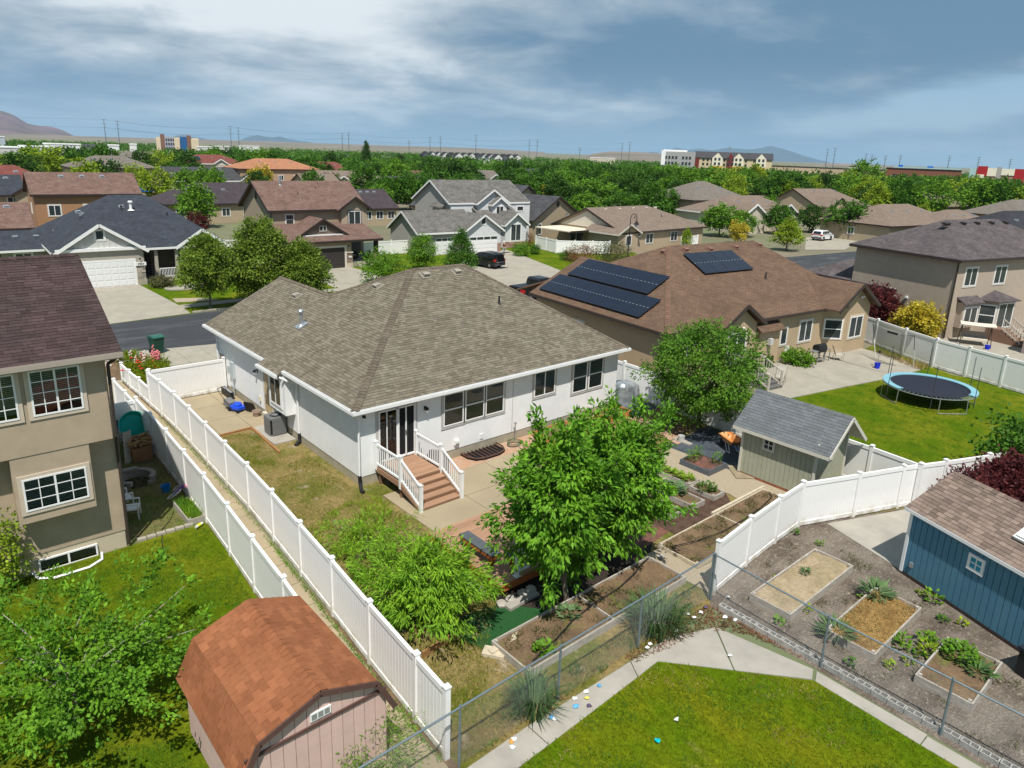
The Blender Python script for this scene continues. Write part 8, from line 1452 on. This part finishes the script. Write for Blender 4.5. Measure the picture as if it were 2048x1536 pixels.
far_house((612, 323), (664, 323), 7.2, 4.2, 6.5, 'red', 'tan', 'house with dark red hip roof behind the round green tree', 'hip', -3, 2)
far_house((404, 364), (480, 366), 6.2, 3.2, 6.5, 'plum', 'tan', 'tan house with dark plum roof between the slate and brown roofed houses', 'hipL', -2, 4)
far_house((697, 377), (762, 379), 5.8, 2.9, 5.5, 'plum', 'tan', 'tan house with dark plum roof right of the brown roofed house', 'gable', -2, 3)
far_house((640, 341), (722, 341), 6.4, 3.4, 7, 'tanr', 'cream', 'tan-brown roofed house with white gables and a solar panel', 'hip', -4, 2, extra=((-3, 2.6, 1.5), (6, 2.4, 2.5)), solar=True)
far_house((799, 341), (880, 341), 6.2, 3.4, 6, 'rust', 'tan', 'long brown roofed house behind the grey gable', 'hip', -2, 3)
far_house((772, 352), (842, 352), 6.0, 3.0, 6, 'dk', 'tan', 'house with charcoal roof and tan gable behind the bright tree', 'gable', 2, 2)
far_house((846, 317), (868, 317), 7.6, 4, 8, 'rust', 'tan', 'large brown hip roofed house with a turret gable', 'hip', -3, 3, extra=((6, 1.8, 1.5),))
far_house((899, 340), (984, 340), 6.6, 3.4, 6, 'taupe', 'grey', 'grey-brown roofed house with two pale gables', 'gable', -2, 2, extra=((-6, 3, 1.2), (5, 3, 1.2)))
far_house((1048, 336), (1102, 338), 7.6, 4.6, 5.5, 'dk', 'tan', 'tan house with charcoal roof and front gable before the trees', 'gable', -6, 2, extra=((3.5, 2.6, .8),))
far_house((680, 309), (732, 311), 6.6, 3.8, 6, 'blue', 'grey', 'grey roofed house far behind the tan-brown roofs', 'gable', 0, 2); far_house((750, 311), (790, 312), 6.4, 3.8, 6, 'dk', 'grey', 'grey roofed house beside another far grey roof', 'gable', 0, 2); far_house((735, 330), (770, 329), 6.2, 3.4, 6, 'blue', 'cream', 'slate roofed house behind the dark tree', 'hip', 4, 2)
far_house((1222, 338), (1244, 341), 7.2, 4.2, 6, 'grey', 'tan', 'grey roof showing between the trees above the tan house', 'hip', -10, 2)
far_house((1392, 362), (1412, 362), 8.4, 5, 7, 'taupe', 'tan', 'house with taupe hip roof right of the tan house', 'hip', -12, 2)
far_house((1450, 394), (1520, 388), 6.2, 3.2, 7, 'tanr', 'cream', 'cream house with wide tan-brown roof and two pale gables', 'hip', -8, 3, extra=((-8, 3, 3), (3, 2.6, 2)))
far_house((1573, 376), (1674, 378), 7.0, 3.4, 7, 'tanr', 'tan', 'tan house with long brown roof and a white vent', 'hipR', -8, 2, extra=((-3, 3, 3),))
far_house((1746, 408), (1830, 408), 6.2, 3.2, 7, 'tanr', 'tan', 'brown hip roof among the trees above the charcoal roof', 'hip', -10, 2); far_house((1812, 389), (1890, 384), 6.2, 3.2, 6, 'tanr', 'tan', 'brown roof half hidden by the yellow tree', 'hip', -10, 2); far_house((1885, 419), (1925, 419), 5.6, 3.0, 6, 'tanr', 'tan', 'small brown roof beside the yellow tree', 'hip', -12, 2)
far_house((2010, 400), (2080, 398), 6.6, 3.4, 7, 'taupe', 'tan', 'taupe roof at the right edge behind the dark roof', 'hip', -14, 2); far_house((1990, 425), (2070, 418), 6.8, 3.4, 7, 'black', 'tan', 'black roof at the right picture edge', 'hip', -14, 2)
far_house((1922, 365), (1958, 366), 6.4, 3.4, 6, 'tanr', 'cream', 'tan roofed house in front of the shop with red panels', 'hip', -14, 1, extra=((3, 2.6, 1),)); far_house((1992, 365), (2035, 365), 6.6, 3.6, 6, 'dk', 'white', 'white house with dark roof and pillared gable at the right edge', 'gable', -14, 2, extra=((2, 3, 1),))
far_house((345, 301), (372, 300), 9, 6, 6, 'dk', 'grey', 'grey gabled house below the blue glass building', 'gable', -2, 2, extra=((2, 3, .5),)); far_house((1000, 316), (1020, 316), 6.4, 3.4, 6, 'taupe', 'white', 'white gabled house behind the dark hedge', 'gable', -4, 2)
far_house((1020, 322), (1040, 322), 7.5, 4.5, 6, 'dk', 'cream', 'far grey gabled house left of the tree belt', 'gable', -4, 2); far_house((140, 287), (180, 288), 8.4, 5, 8, 'dk', 'grey', 'long grey roof behind the lime tree', 'gable', -2, 2)
far_house((8, 463), (45, 463), 4.2, 3.0, 3.4, 'tanr', 'rust', 'small tan roof beside the slate roof house at the left edge', 'hip', -3, 1); far_house((600, 347), (660, 347), 6.2, 3.4, 6, 'tanr', 'tan', 'tan roof behind the brown roofed two-storey house', 'gable', -3, 2)
# ------------------------------------------------------------------ distant large buildings
def far_box(u0, u1, dist, z1, m, label, dp=16, z0=0., name='commercial_building', cat='building', parent=None, rz=None):
    pa, pb = at_dist(u0, 320, dist), at_dist(u1, 320, dist); a = math.atan2(pb[1]-pa[1], pb[0]-pa[0]); ln = math.hypot(pb[0]-pa[0], pb[1]-pa[1]); t = empty(name, (pa[0], pa[1], 0), a, label, cat); MB().box(0, ln, 0, dp, z0, z1).build('wall', m, t); return t, ln
def win_grid(t, xs, zs, w, h, m=None, y=0.):
    me = MB().box(0, w, -.15, -.01, 0, h).mesh('window', m or M_pane)
    for x in xs:
        for z in zs: link('window', me, t, (x, y, z))
t, ln = far_box(1323, 1390, 470, 16.4, mat('hotel_grey', (.33, .33, .32), .9, .05, 1), 'grey flat-roofed hotel above the tree belt', 20, name='hotel'); win_grid(t, [2+i*2.1 for i in range(int((ln-3)/2.1)) if i % 5 != 4], (1.8, 5.2, 8.6, 12.0), 1.3, 1.7); MB().box(-.3, 2.2, -.4, 6, 0, 17.2).build('corner_tower', M_white, t); MB().box(1, ln*.75, 2, 8, 16.4, 17.5).build('parapet', M_white, t)
t, ln = far_box(1389, 1545, 485, 13.6, mat('hotel_cream', (.56, .46, .30), .9, .05, 1), 'hotel with red, yellow and cream gables above the tree belt', 16, name='hotel'); hr = [[(-.5, -.6, 13.5), (ln+.5, -.6, 13.5), (ln+.5, 8, 17.3), (-.5, 8, 17.3)], [(-.5, 8, 17.3), (ln+.5, 8, 17.3), (ln+.5, 16.6, 13.5), (-.5, 16.6, 13.5)]]; roof(t, hr, FR['dk'], .3)
M_hred = mat('hotel_red', (.16, .03, .03), .9, .05, 1); M_hyel = mat('hotel_yellow', (.62, .36, .05), .9, .05, 1); M_hcr = mat('hotel_pale', (.70, .66, .52), .9, .05, 1)
for fx, w, lo, hi in ((.30, 6.4, M_hyel, M_hcr), (.47, 4.2, M_hred, M_hred), (.57, 6.4, M_hyel, M_hcr), (.86, 6.0, M_hyel, M_hcr)):
    x = ln*fx; MB().box(x-w/2, x+w/2, -1.2, 0, 0, 8.6).build('bay_wall', lo, t); MB().xprism([(x-w/2, 8.6), (x+w/2, 8.6), (x+w/2, 13.4), (x, 16.6), (x-w/2, 13.4)], -1.2, 6, 'y').build('gable_wall', hi, t)
    for z in (2.2, 5.4, 9.2, 12): MB().box(x-1.9, x-.6, -1.35, -1.2, z, z+1.6).box(x+.6, x+1.9, -1.35, -1.2, z, z+1.6).build('window', M_pane, t)
MB().box(-.2, 3, -.5, 0, 0, 13.4).build('end_bay', M_hred, t); win_grid(t, [5+i*2.6 for i in range(int((ln-7)/2.6)) if i % 4 != 3], (2.2, 5.4, 8.8, 11.4), 1.3, 1.5, y=-.02); MB().tube((ln*.44, 8, 17.3), (ln*.44, 8, 21), .2).box(ln*.44-1.2, ln*.44+1.2, 7.8, 8.2, 19.5, 20.2).build('roof_mast', M_metal, t)
t, ln = far_box(1775, 1928, 470, 11.0, mat('far_brick', (.20, .085, .055), .95, .15, 1), 'brick building with a turquoise band above the tree belt', 24); MB().box(0, ln, -.3, 24.3, 11, 11.5).build('cornice', M_dkbrown, t); M_teal = mat('teal_band', (.02, .36, .36), .6, .05, 1); MB().box(ln*.72, ln, -.6, -.01, 2.6, 4.4).build('canopy', M_teal, t); MB().box(ln*.72, ln*.99, -.2, -.01, 4.9, 7.2).build('window_band', M_pane, t); MB().box(ln*.1, ln*.99, .5, 20, 11.5, 12.1).build('roof_edge', mat('pale_teal', (.35, .5, .5), .6, .05, 1), t); MB().box(ln*.16, ln*.22, 5, 9, 11.5, 13.2).box(ln*.55, ln*.63, 5, 9, 11.5, 13.0).build('roof_unit', MATS['sail_blue'], t); win_grid(t, [4+i*5 for i in range(6)], (2.5, 6.2), 2.2, 1.8)
t, ln = far_box(1944, 2075, 560, 12.5, mat('far_shop_tan', (.30, .19, .13), .95, .1, 1), 'shop with red, white and brown panels at the right edge', 26); M_shr = mat('shop_red', (.34, .015, .02), .7, .05, 1)
for fa, fb_, m, z0, z1 in ((0, .10, MATS['pale_teal'], 6, 13), (.12, .28, M_shr, 8.2, 14.2), (.28, .42, M_hcr, 8.2, 13.2), (.42, .5, M_gstuc, 2, 14), (.5, .70, M_hcr, 9, 13), (.70, .86, M_shr, 2, 13.2), (.86, 1, M_hcr, 9, 13)): MB().box(ln*fa, ln*fb_, -.4, -.01, z0, z1).build('facade_panel', m, t)
MB().box(ln*.13, ln*.24, -.6, -.4, 5.5, 9).build('sign_panel', M_hcr, t)
for k, (u0, u1, d, z, c, lb) in enumerate(((1545, 1640, 520, 9.4, (.46, .36, .25), 'low tan shop row right of the gabled hotel'), (1640, 1772, 540, 9.2, (.42, .33, .23), 'low tan shop row before the far pylons'), (1700, 1765, 640, 10.5, (.62, .58, .5), 'pale flat store behind the tan shop row'), (90, 165, 420, 8.8, (.72, .72, .72), 'long white warehouse at the far left'), (-20, 60, 380, 7.2, (.5, .5, .5), 'low grey warehouse at the left edge'), (40, 100, 400, 7.6, (.62, .63, .64), 'white flat warehouse beside the long one'), (219, 241, 430, 8.9, (.68, .69, .70), 'white boxy building left of the pylons'), (262, 276, 440, 9.6, (.7, .7, .68), 'narrow white building with dark roof'), (-10, 16, 520, 11, (.4, .45, .5), 'glassy pale building at the far left edge'), (430, 460, 600, 9, (.6, .58, .55), 'pale low building right of the blue glass block'), (395, 428, 560, 8.6, (.55, .53, .5), 'pale terrace below the blue glass block'), (480, 520, 700, 9.5, (.62, .62, .6), 'pale shed beyond the terracotta roof'), (1180, 1230, 760, 9.5, (.5, .45, .36), 'tan building on the slope behind the tree belt'))):
    t, ln = far_box(u0, u1, d, z, mat('far_wall_%d' % k, c, .9, .05, 1), lb, 18); MB().box(-.2, ln+.2, -.2, 18.2, z, z+.5).build('parapet', M_trimwhite if k > 2 else M_dkbrown, t); win_grid(t, [2+i*(ln-4)/5 for i in range(5)], (2.0,), max(1.2, ln*.05), 2.2)
t, ln = far_box(316, 400, 600, 14.5, mat('office_cream', (.60, .50, .36), .9, .05, 1), 'cream and brown office block with a blue glass front', 20); 
for fa, fb_, z1, m in ((.0, .12, 13, 'office_cream'), (.1, .2, 16.6, None), (.2, .42, 15, None), (.42, .55, 14, 'office_cream'), (.56, .76, 15.2, 'blue'), (.72, .82, 16.4, None), (.82, 1, 13.6, 'office_cream')): MB().box(ln*fa, ln*fb_, -1.0-fa, -.01, 0, z1).build('facade_block', mat('office_blue', (.02, .10, .26), .2, .1, 1, spec=.7) if m == 'blue' else (MATS[m] if m else mat('office_brown' if fa != .2 else 'office_lilac', (.20, .11, .08) if fa != .2 else (.34, .33, .38), .9, .05, 1)), t)
win_grid(t, [ln*.22+i*1.6 for i in range(5)], (3, 6, 9, 12), 1., 1.6, y=-1.25)
# townhouse row and far white houses
tm = mat('townhouse_white', (.6, .59, .57), .9, .05, 1); tg = mat('townhouse_grey', (.10, .10, .11), .9, .05, 1)
for k in range(15):
    u = 850+k*13; x, y, z = at_dist(u, 310, 640+20*math.sin(k)); t = empty('townhouse', (x, y, 0), math.radians(-20), 'townhouse number %s from the left in the far pale row' % ('first second third fourth fifth sixth seventh eighth ninth tenth eleventh twelfth thirteenth fourteenth fifteenth'.split()[k]), 'townhouse', 'far row of townhouses'); t['label'] = ('first second third fourth fifth sixth seventh eighth ninth tenth eleventh twelfth thirteenth fourteenth fifteenth'.split()[k])+' gabled townhouse from the left in the far pale row'
    MB().xprism([(-3.2, 0), (3.2, 0), (3.2, 8), (0, 10.6), (-3.2, 8)], -5, 5, 'y').build('wall', tm if k % 4 else tg, t); roof(t, gable_faces(-3.2, 3.2, -5, 5, 8.1, .82, 'y', .3, eo=.3), FR['black'], .2); MB().box(-2, -.6, -5.1, -5, 4.5, 6.4).box(.6, 2, -5.1, -5, 4.5, 6.4).build('window', M_pane, t)
# ------------------------------------------------------------------ trees farther back
def proto(leaf, seed, n, L_, W_, shape='round'):
    rng = np.random.default_rng(seed); C = crown_points(rng, n, (2.6, 2.6, 2.7), shape, .55, .26)+np.array([0, 0, 4.2]); per = 16; P = np.repeat(C, per, 0)+rng.normal(0, .30, (len(C)*per, 3)); D = unit(P-np.array([0, 0, 4.2]))*.8+rng.normal(0, .4, P.shape); V, F = leaf_arrays(P, D, L_*rng.uniform(.7, 1.3, len(P)), W_*rng.uniform(.7, 1.3, len(P)), rng, .3, O=P-np.array([0, 0, 4.2]))
    o = np_mesh('crown', V, F, LM[leaf]); me = o.data; bpy.data.objects.remove(o); b = MB(); b.path([(0, 0, 0), (.05, 0, 1.5), (0, .05, 4.4)], .17, 7, .06)
    for k in range(6): t = C[rng.integers(len(C))]; b.path([(0, 0, 1.6+.4*k), (t[0]*.5, t[1]*.5, t[2]*.5+1.5), tuple(t)], .07, 5, .02)
    return me, b.mesh('trunk', M_bark)
PROTO = {k: [proto(k, 200+i*10+j, 190, .40, .15, ('round', 'egg')[j % 2]) for j in range(2)] for i, k in enumerate(('mid', 'dark', 'bright', 'lime', 'yellow', 'maroon'))}
PROTO['cone'] = [proto('lime', 270, 190, .36, .13, 'cone')]; PROTO['conedark'] = [proto('dark', 271, 170, .36, .13, 'cone')]
_rt = random.Random(5)
def far_tree(x, y, h, leaf, label, group, wide=1.):
    me, tr = _rt.choice(PROTO[leaf]); s = h/7.; t = empty('tree', (x, y, 0), _rt.random()*6.28, label, 'tree', group); t.scale = (s*wide, s*wide, s); link('crown', me, t); link('trunk', tr, t); TREES.append((x, y)); return t
TREES = []
# hand-placed ones that show: foot found from the crown's top
HT = [((388, 372), 6.3, 'bright', 'yellow-green open tree behind the slate roof', 1.1), ((392, 428), 3.0, 'maroon', 'dark maroon tree below the yellow-green one', 1.4), ((80, 298), 9.5, 'lime', 'big lime green tree left of the dark trees', 1.5), ((130, 296), 9.5, 'dark', 'dark tree beside the big lime tree', 1.2), ((166, 300), 9, 'dark', 'dark tree second from the lime tree', 1.1), ((187, 300), 8.6, 'dark', 'dark tree third from the lime tree', 1.0), ((268, 332), 7.0, 'lime', 'lime tree above the blue sail', .9), ((308, 338), 7.0, 'lime', 'yellow-lime tree above the blue sail', 1.1), ((322, 305), 9, 'lime', 'yellow-green tree right of the taupe hip roof', 1.2), ((430, 342), 7, 'bright', 'round tree before the charcoal roof', .8), ((518, 334), 7, 'yellow', 'golden tree before the terracotta house', 1.1), ((650, 328), 7, 'dark', 'round dark tree before the red hip roof', 1.2), ((784, 357), 6.6, 'mid', 'green tree right of the plum roof', 1.2), ((760, 372), 5.6, 'bright', 'bright tree behind the plum roof', 1.1), ((820, 350), 7.4, 'mid', 'tree behind the grey and white house', 1.2), ((712, 304), 9, 'bright', 'bright tree among far grey roofs', 1.0), ((800, 310), 8.6, 'dark', 'dark tree left of the large hip roof', 1.2), ((732, 285), 13, 'conedark', 'dark tall poplar on the skyline', .5), ((1110, 330), 8, 'mid', 'tree right of the charcoal gable house', 1.3), ((1145, 352), 8, 'bright', 'bright tree above the tan house roof', 1.5), ((1090, 370), 6, 'yellow', 'small golden tree beside the charcoal roof', .7), ((1376, 458), 3.0, 'cone', 'lime conical tree at the end of the tan house', .8), ((1445, 410), 5.4, 'bright', 'broad bright tree right of the tan house', 1.4), ((1490, 425), 4.2, 'bright', 'bright tree next to the broad one', 1.3), ((1480, 445), 3.4, 'yellow', 'golden shrub tree behind the solar roof', 1.1), ((1560, 412), 5.1, 'mid', 'mid green tree above the solar roof', 1.4), ((1540, 395), 5.5, 'bright', 'tall bright tree in front of the pale gables', 1.1), ((1580, 440), 4.6, 'cone', 'large lime conical tree behind the solar roof', 1.3), ((1625, 412), 5.0, 'dark', 'dark open tree above the white car', 1.2), ((1702, 405), 6.3, 'mid', 'big green tree right of the white car', 1.5), ((1790, 420), 4.8, 'mid', 'green tree behind the charcoal hip roof', 1.4), ((1850, 412), 4.4, 'lime', 'lime tree behind the charcoal hip roof', 1.2), ((1730, 350), 9, 'bright', 'tall bright tree above the brown roofs', 1.7), ((1825, 375), 6.6, 'lime', 'pale lime tree between brown roofs', 1.3), ((1915, 385), 6.0, 'yellow', 'golden tree at the right', 1.3), ((1948, 400), 4.4, 'maroon', 'dark maroon tree right of the golden one', 1.2), ((1980, 390), 5.7, 'mid', 'green tree right of the maroon one', 1.2), ((1735, 322), 11, 'bright', 'lone tall tree on the skyline left of the brick building', 1.0), ((1660, 395), 3.6, 'yellow', 'small golden tree at the brown roof gable', .9)]
for (u, v), h, lf_, lb, wd in HT:
    if h > 10: x, y, h = at_dist(u, v, 330)
    else: x, y = gz(u, v, h)
    far_tree(x, y, h, lf_, lb, None, wd)
def clear(x, y, r=0.):
    return all(math.hypot(x-a, y-b) > c*.75+r for a, b, c in HOUSES)
ZN = [((0, 330), (150, 300), 14, ('dark', 'mid', 'lime'), 'among the roofs at the far left'), ((330, 700), (170, 320), 40, ('mid', 'mid', 'bright', 'dark'), 'in the tree belt behind the terracotta roof'), ((700, 1060), (150, 320), 38, ('mid', 'mid', 'bright', 'dark'), 'in the tree belt behind the grey and white house'), ((1060, 1420), (125, 310), 66, ('mid', 'bright', 'mid', 'dark'), 'in the thick tree belt left of the hotels'), ((1420, 2080), (185, 330), 92, ('mid', 'dark', 'bright', 'mid', 'lime'), 'in the thick tree belt below the hotels and shops')]
_tn = random.Random(11); BIG = [(60.8+8*math.cos(.24)-14*math.sin(.24), 54.6+14, 17), (53, 60, 13), (73, 47, 13), (24, 54, 11), (6, 57, 13)]
for (ua, ub), (da, db), n, kinds, where in ZN:
    k = 0; tries = 0
    while k < n and tries < n*40:
        tries += 1; u = _tn.uniform(ua, ub); d = da+(db-da)*_tn.random()**.8; x, y, z = at_dist(u, 330, d)
        if not clear(x, y, 1.5) or any(math.hypot(x-a, y-b) < c+2 for a, b, c in BIG) or any(math.hypot(x-a, y-b) < 3.6 for a, b in TREES): continue
        if 1560 < u < 1720 and d < 235: continue
        lf_ = _tn.choice(kinds); h = _tn.uniform(6.5, 10.) if d > 200 else _tn.uniform(5.5, 8.5); nm = {'mid': 'mid green', 'dark': 'dark green', 'bright': 'bright green', 'lime': 'lime green'}[lf_]
        far_tree(x, y, h, lf_, '%s tree %s' % (nm, where), '%s trees %s' % (nm, where), _tn.uniform(1.0, 1.5)); k += 1
# the wood that reads as one mass beyond
rng = np.random.default_rng(77); uu = rng.uniform(-60, 2110, 3000); dd = 300+1000*rng.random(3000)**1.7; B0 = []
for u, d in zip(uu, dd):
    x, y, z = at_dist(u, 330, d)
    if 470 < d < 620 and (1320 < u < 1550 or u > 1700): 
        if d > 455: continue
    if u < 330 and d < 700 and rng.random() < .75: continue
    B0.append((x, y, rng.uniform(4.5, 8.5)*(1. if d < 900 else .8)))
B0 = np.array(B0); per = 46; C = np.repeat(B0, per, 0); pp = unit(rng.normal(size=(len(C), 3)))*rng.random((len(C), 1))**.33; P = np.column_stack([C[:, 0], C[:, 1], C[:, 2]*.55])+pp*np.column_stack([C[:, 2]*.48, C[:, 2]*.48, C[:, 2]*.46]); V, F = leaf_arrays(P, pp+rng.normal(0, .3, pp.shape), 1.5, .62, rng, .2, O=pp); wd_ = np_mesh('far_woods', V, F, LM['mid']); wd_['kind'] = 'stuff'
# ------------------------------------------------------------------ pylons and wires
M_pyl = mat('pylon_steel', (.16, .18, .20), .6, .1, 1, metal=.3)
PY = [(207, 238), (234, 241), (460, 252), (476, 255), (684, 266), (697, 265), (818, 281), (860, 274), (881, 273), (952, 270), (1059, 280), (1075, 279), (1160, 295), (1245, 286), (1260, 284), (1656, 298), (1671, 296), (1733, 307), (1745, 309), (1772, 311), (1802, 310), (1900, 311), (1959, 314), (2022, 318)]
WHERE = 'first second third fourth fifth sixth seventh eighth ninth tenth eleventh twelfth thirteenth fourteenth fifteenth sixteenth seventeenth eighteenth nineteenth twentieth twenty-first twenty-second twenty-third twenty-fourth'.split()
pts_ = []
for k, (u, v) in enumerate(PY):
    hz = 303.2+(u-1024)*math.tan(.0352); hgt = 42 if k != 9 else 60; d = min(3200, (hgt-13)*CF/max(6, hz-v)); x, y, z = at_dist(u, v, d); z = max(z, 20); r = .55*max(1, d/1000); t = empty('power_pylon', (x, y, 0), CYAW*-1, WHERE[k]+' power pylon from the left on the skyline', 'pylon', 'power pylons on the skyline'); pts_.append((x, y, z, d))
    MB().tube((0, 0, 0), (0, 0, z), r, r*.45, 6).build('mast', M_pyl, t)
    for f in (.98, .84, .70): MB().bar((-3.4*max(1, d/1400), 0, z*f), (3.4*max(1, d/1400), 0, z*f), .3*max(1, d/1000), .3*max(1, d/1000)).build('crossarm', M_pyl, t)
def wire(p, q, label, r):
    pts = []; 
    for i in range(13): s = i/12; pts.append((p[0]+(q[0]-p[0])*s, p[1]+(q[1]-p[1])*s, p[2]+(q[2]-p[2])*s-5*4*s*(1-s)))
    o = MB().path(pts, r, 3).build('power_line', M_pyl, recalc=False); tag(o, label, 'power line', 'power lines on the skyline')
for a, b in ((0, 2), (1, 3), (2, 4), (3, 5), (4, 7), (5, 8), (7, 10), (8, 11), (10, 13)):
    for f in (.98, .70): wire((*pts_[a][:2], pts_[a][2]*f), (*pts_[b][:2], pts_[b][2]*f), '%s power line between the %s and %s pylons' % ('upper' if f > .9 else 'lower', WHERE[a], WHERE[b]), .11)
for f in (.98, .70): wire((pts_[0][0]-900, pts_[0][1]+150, pts_[0][2]*f), (*pts_[0][:2], pts_[0][2]*f), '%s power line leaving the picture from the first pylon' % ('upper' if f > .9 else 'lower'), .11)
# ------------------------------------------------------------------ hills and mountains
def ridge_hill(name, prof, dist, m, dp, seed, base=-20, rough=.06):
    """range whose skyline follows (u, v) points at the given distance; slopes fall off in front and behind"""
    rng = np.random.default_rng(seed); us = np.arange(prof[0][0], prof[-1][0]+1, max(2, (prof[-1][0]-prof[0][0])/70)); vs_ = np.interp(us, [p[0] for p in prof], [p[1] for p in prof]); rows = 15; V = []; F = []; n = len(us)
    for j in range(rows):
        t = (j/(rows-1)-.6)*2
        for i, (u, v) in enumerate(zip(us, vs_)):
            x, y, z = at_dist(u, v, dist); dx, dy = (x-CPOS[0])/dist, (y-CPOS[1])/dist; k = max(0, 1-abs(t/1.2))**1.1; nz = rough*(z+20)*math.sin(i*1.7+j*2.3+seed)*math.sin(i*.6-j*1.3)*(0 if abs(t) < .08 else 1); V.append((x+dx*dp*t, y+dy*dp*t, base+(z-base)*k+nz*k))
    F = [(j*n+i, j*n+i+1, (j+1)*n+i+1, (j+1)*n+i) for j in range(rows-1) for i in range(n-1)]; o = MB().add(V, F).build(name, m, smooth=True); o['kind'] = 'structure'; return o
M_mt = mat('mountain_rock', (.17, .11, .125), .95, .35, .0016, col2=(.10, .085, .075), mscale=.0012, detail=8); M_mt_haze = mat('far_mountain', (.045, .065, .085), .95, .2, .0005, detail=6); M_bench = mat('bench_land', (.21, .17, .14), .95, .25, .003, col2=(.15, .135, .10), mscale=.0025, detail=8)  # far_mountain rock is tinted blue: distance haze put into its colour
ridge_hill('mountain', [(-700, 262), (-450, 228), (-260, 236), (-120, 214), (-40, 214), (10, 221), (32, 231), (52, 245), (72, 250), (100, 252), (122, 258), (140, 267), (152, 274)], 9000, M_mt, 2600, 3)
ridge_hill('far_mountain', [(340, 279), (350, 271), (366, 269), (385, 273), (410, 277), (430, 281)], 26000, M_mt_haze, 3500, 4); ridge_hill('far_mountain', [(478, 281), (495, 273), (515, 269), (530, 273), (545, 274), (560, 272), (575, 277), (600, 281), (622, 284)], 26000, M_mt_haze, 3500, 5)
ridge_hill('far_mountain', [(1318, 314), (1330, 303), (1352, 294), (1375, 299), (1398, 296), (1425, 300), (1450, 295), (1475, 296), (1500, 298), (1520, 295), (1542, 290), (1565, 296), (1590, 304), (1615, 313), (1640, 320), (1660, 325)], 26000, M_mt_haze, 3500, 6); ridge_hill('far_mountain', [(1285, 313), (1300, 303), (1318, 305), (1330, 312)], 26000, M_mt_haze, 3000, 9)
ridge_hill('bench_hill', [(-120, 264), (60, 268), (160, 272), (420, 279), (700, 288), (960, 296), (1090, 304)], 5200, M_bench, 1500, 7, -5, .0); ridge_hill('bench_hill', [(1165, 313), (1190, 306), (1220, 302), (1270, 303), (1320, 306), (1345, 316)], 3400, M_bench, 900, 8, -5, .0); ridge_hill('bench_hill', [(1620, 330), (1660, 326), (1720, 329), (1800, 333), (1880, 336), (1915, 344)], 3400, M_bench, 900, 10, -5, .0); ridge_hill('bench_hill', [(1060, 309), (1250, 313), (1500, 322), (1800, 333), (2120, 345)], 6500, M_bench, 1500, 11, -5, 0)

# ------------------------------------------------------------------ the air
hz_m = bpy.data.materials.new('haze_air'); hz_m.use_nodes = True; hn, hl = hz_m.node_tree.nodes, hz_m.node_tree.links; hn.remove(hn['Principled BSDF']); hv = hn.new('ShaderNodeVolumePrincipled'); hv.inputs['Color'].default_value = (.50, .74, 1, 1); hv.inputs['Density'].default_value = 3.2e-5; hv.inputs['Anisotropy'].default_value = .2; hl.new(hv.outputs[0], hn['Material Output'].inputs['Volume'])
hz = MB().box(-41000, 41000, -41000, 41000, -26, 640).build('haze', hz_m); hz['kind'] = 'stuff'
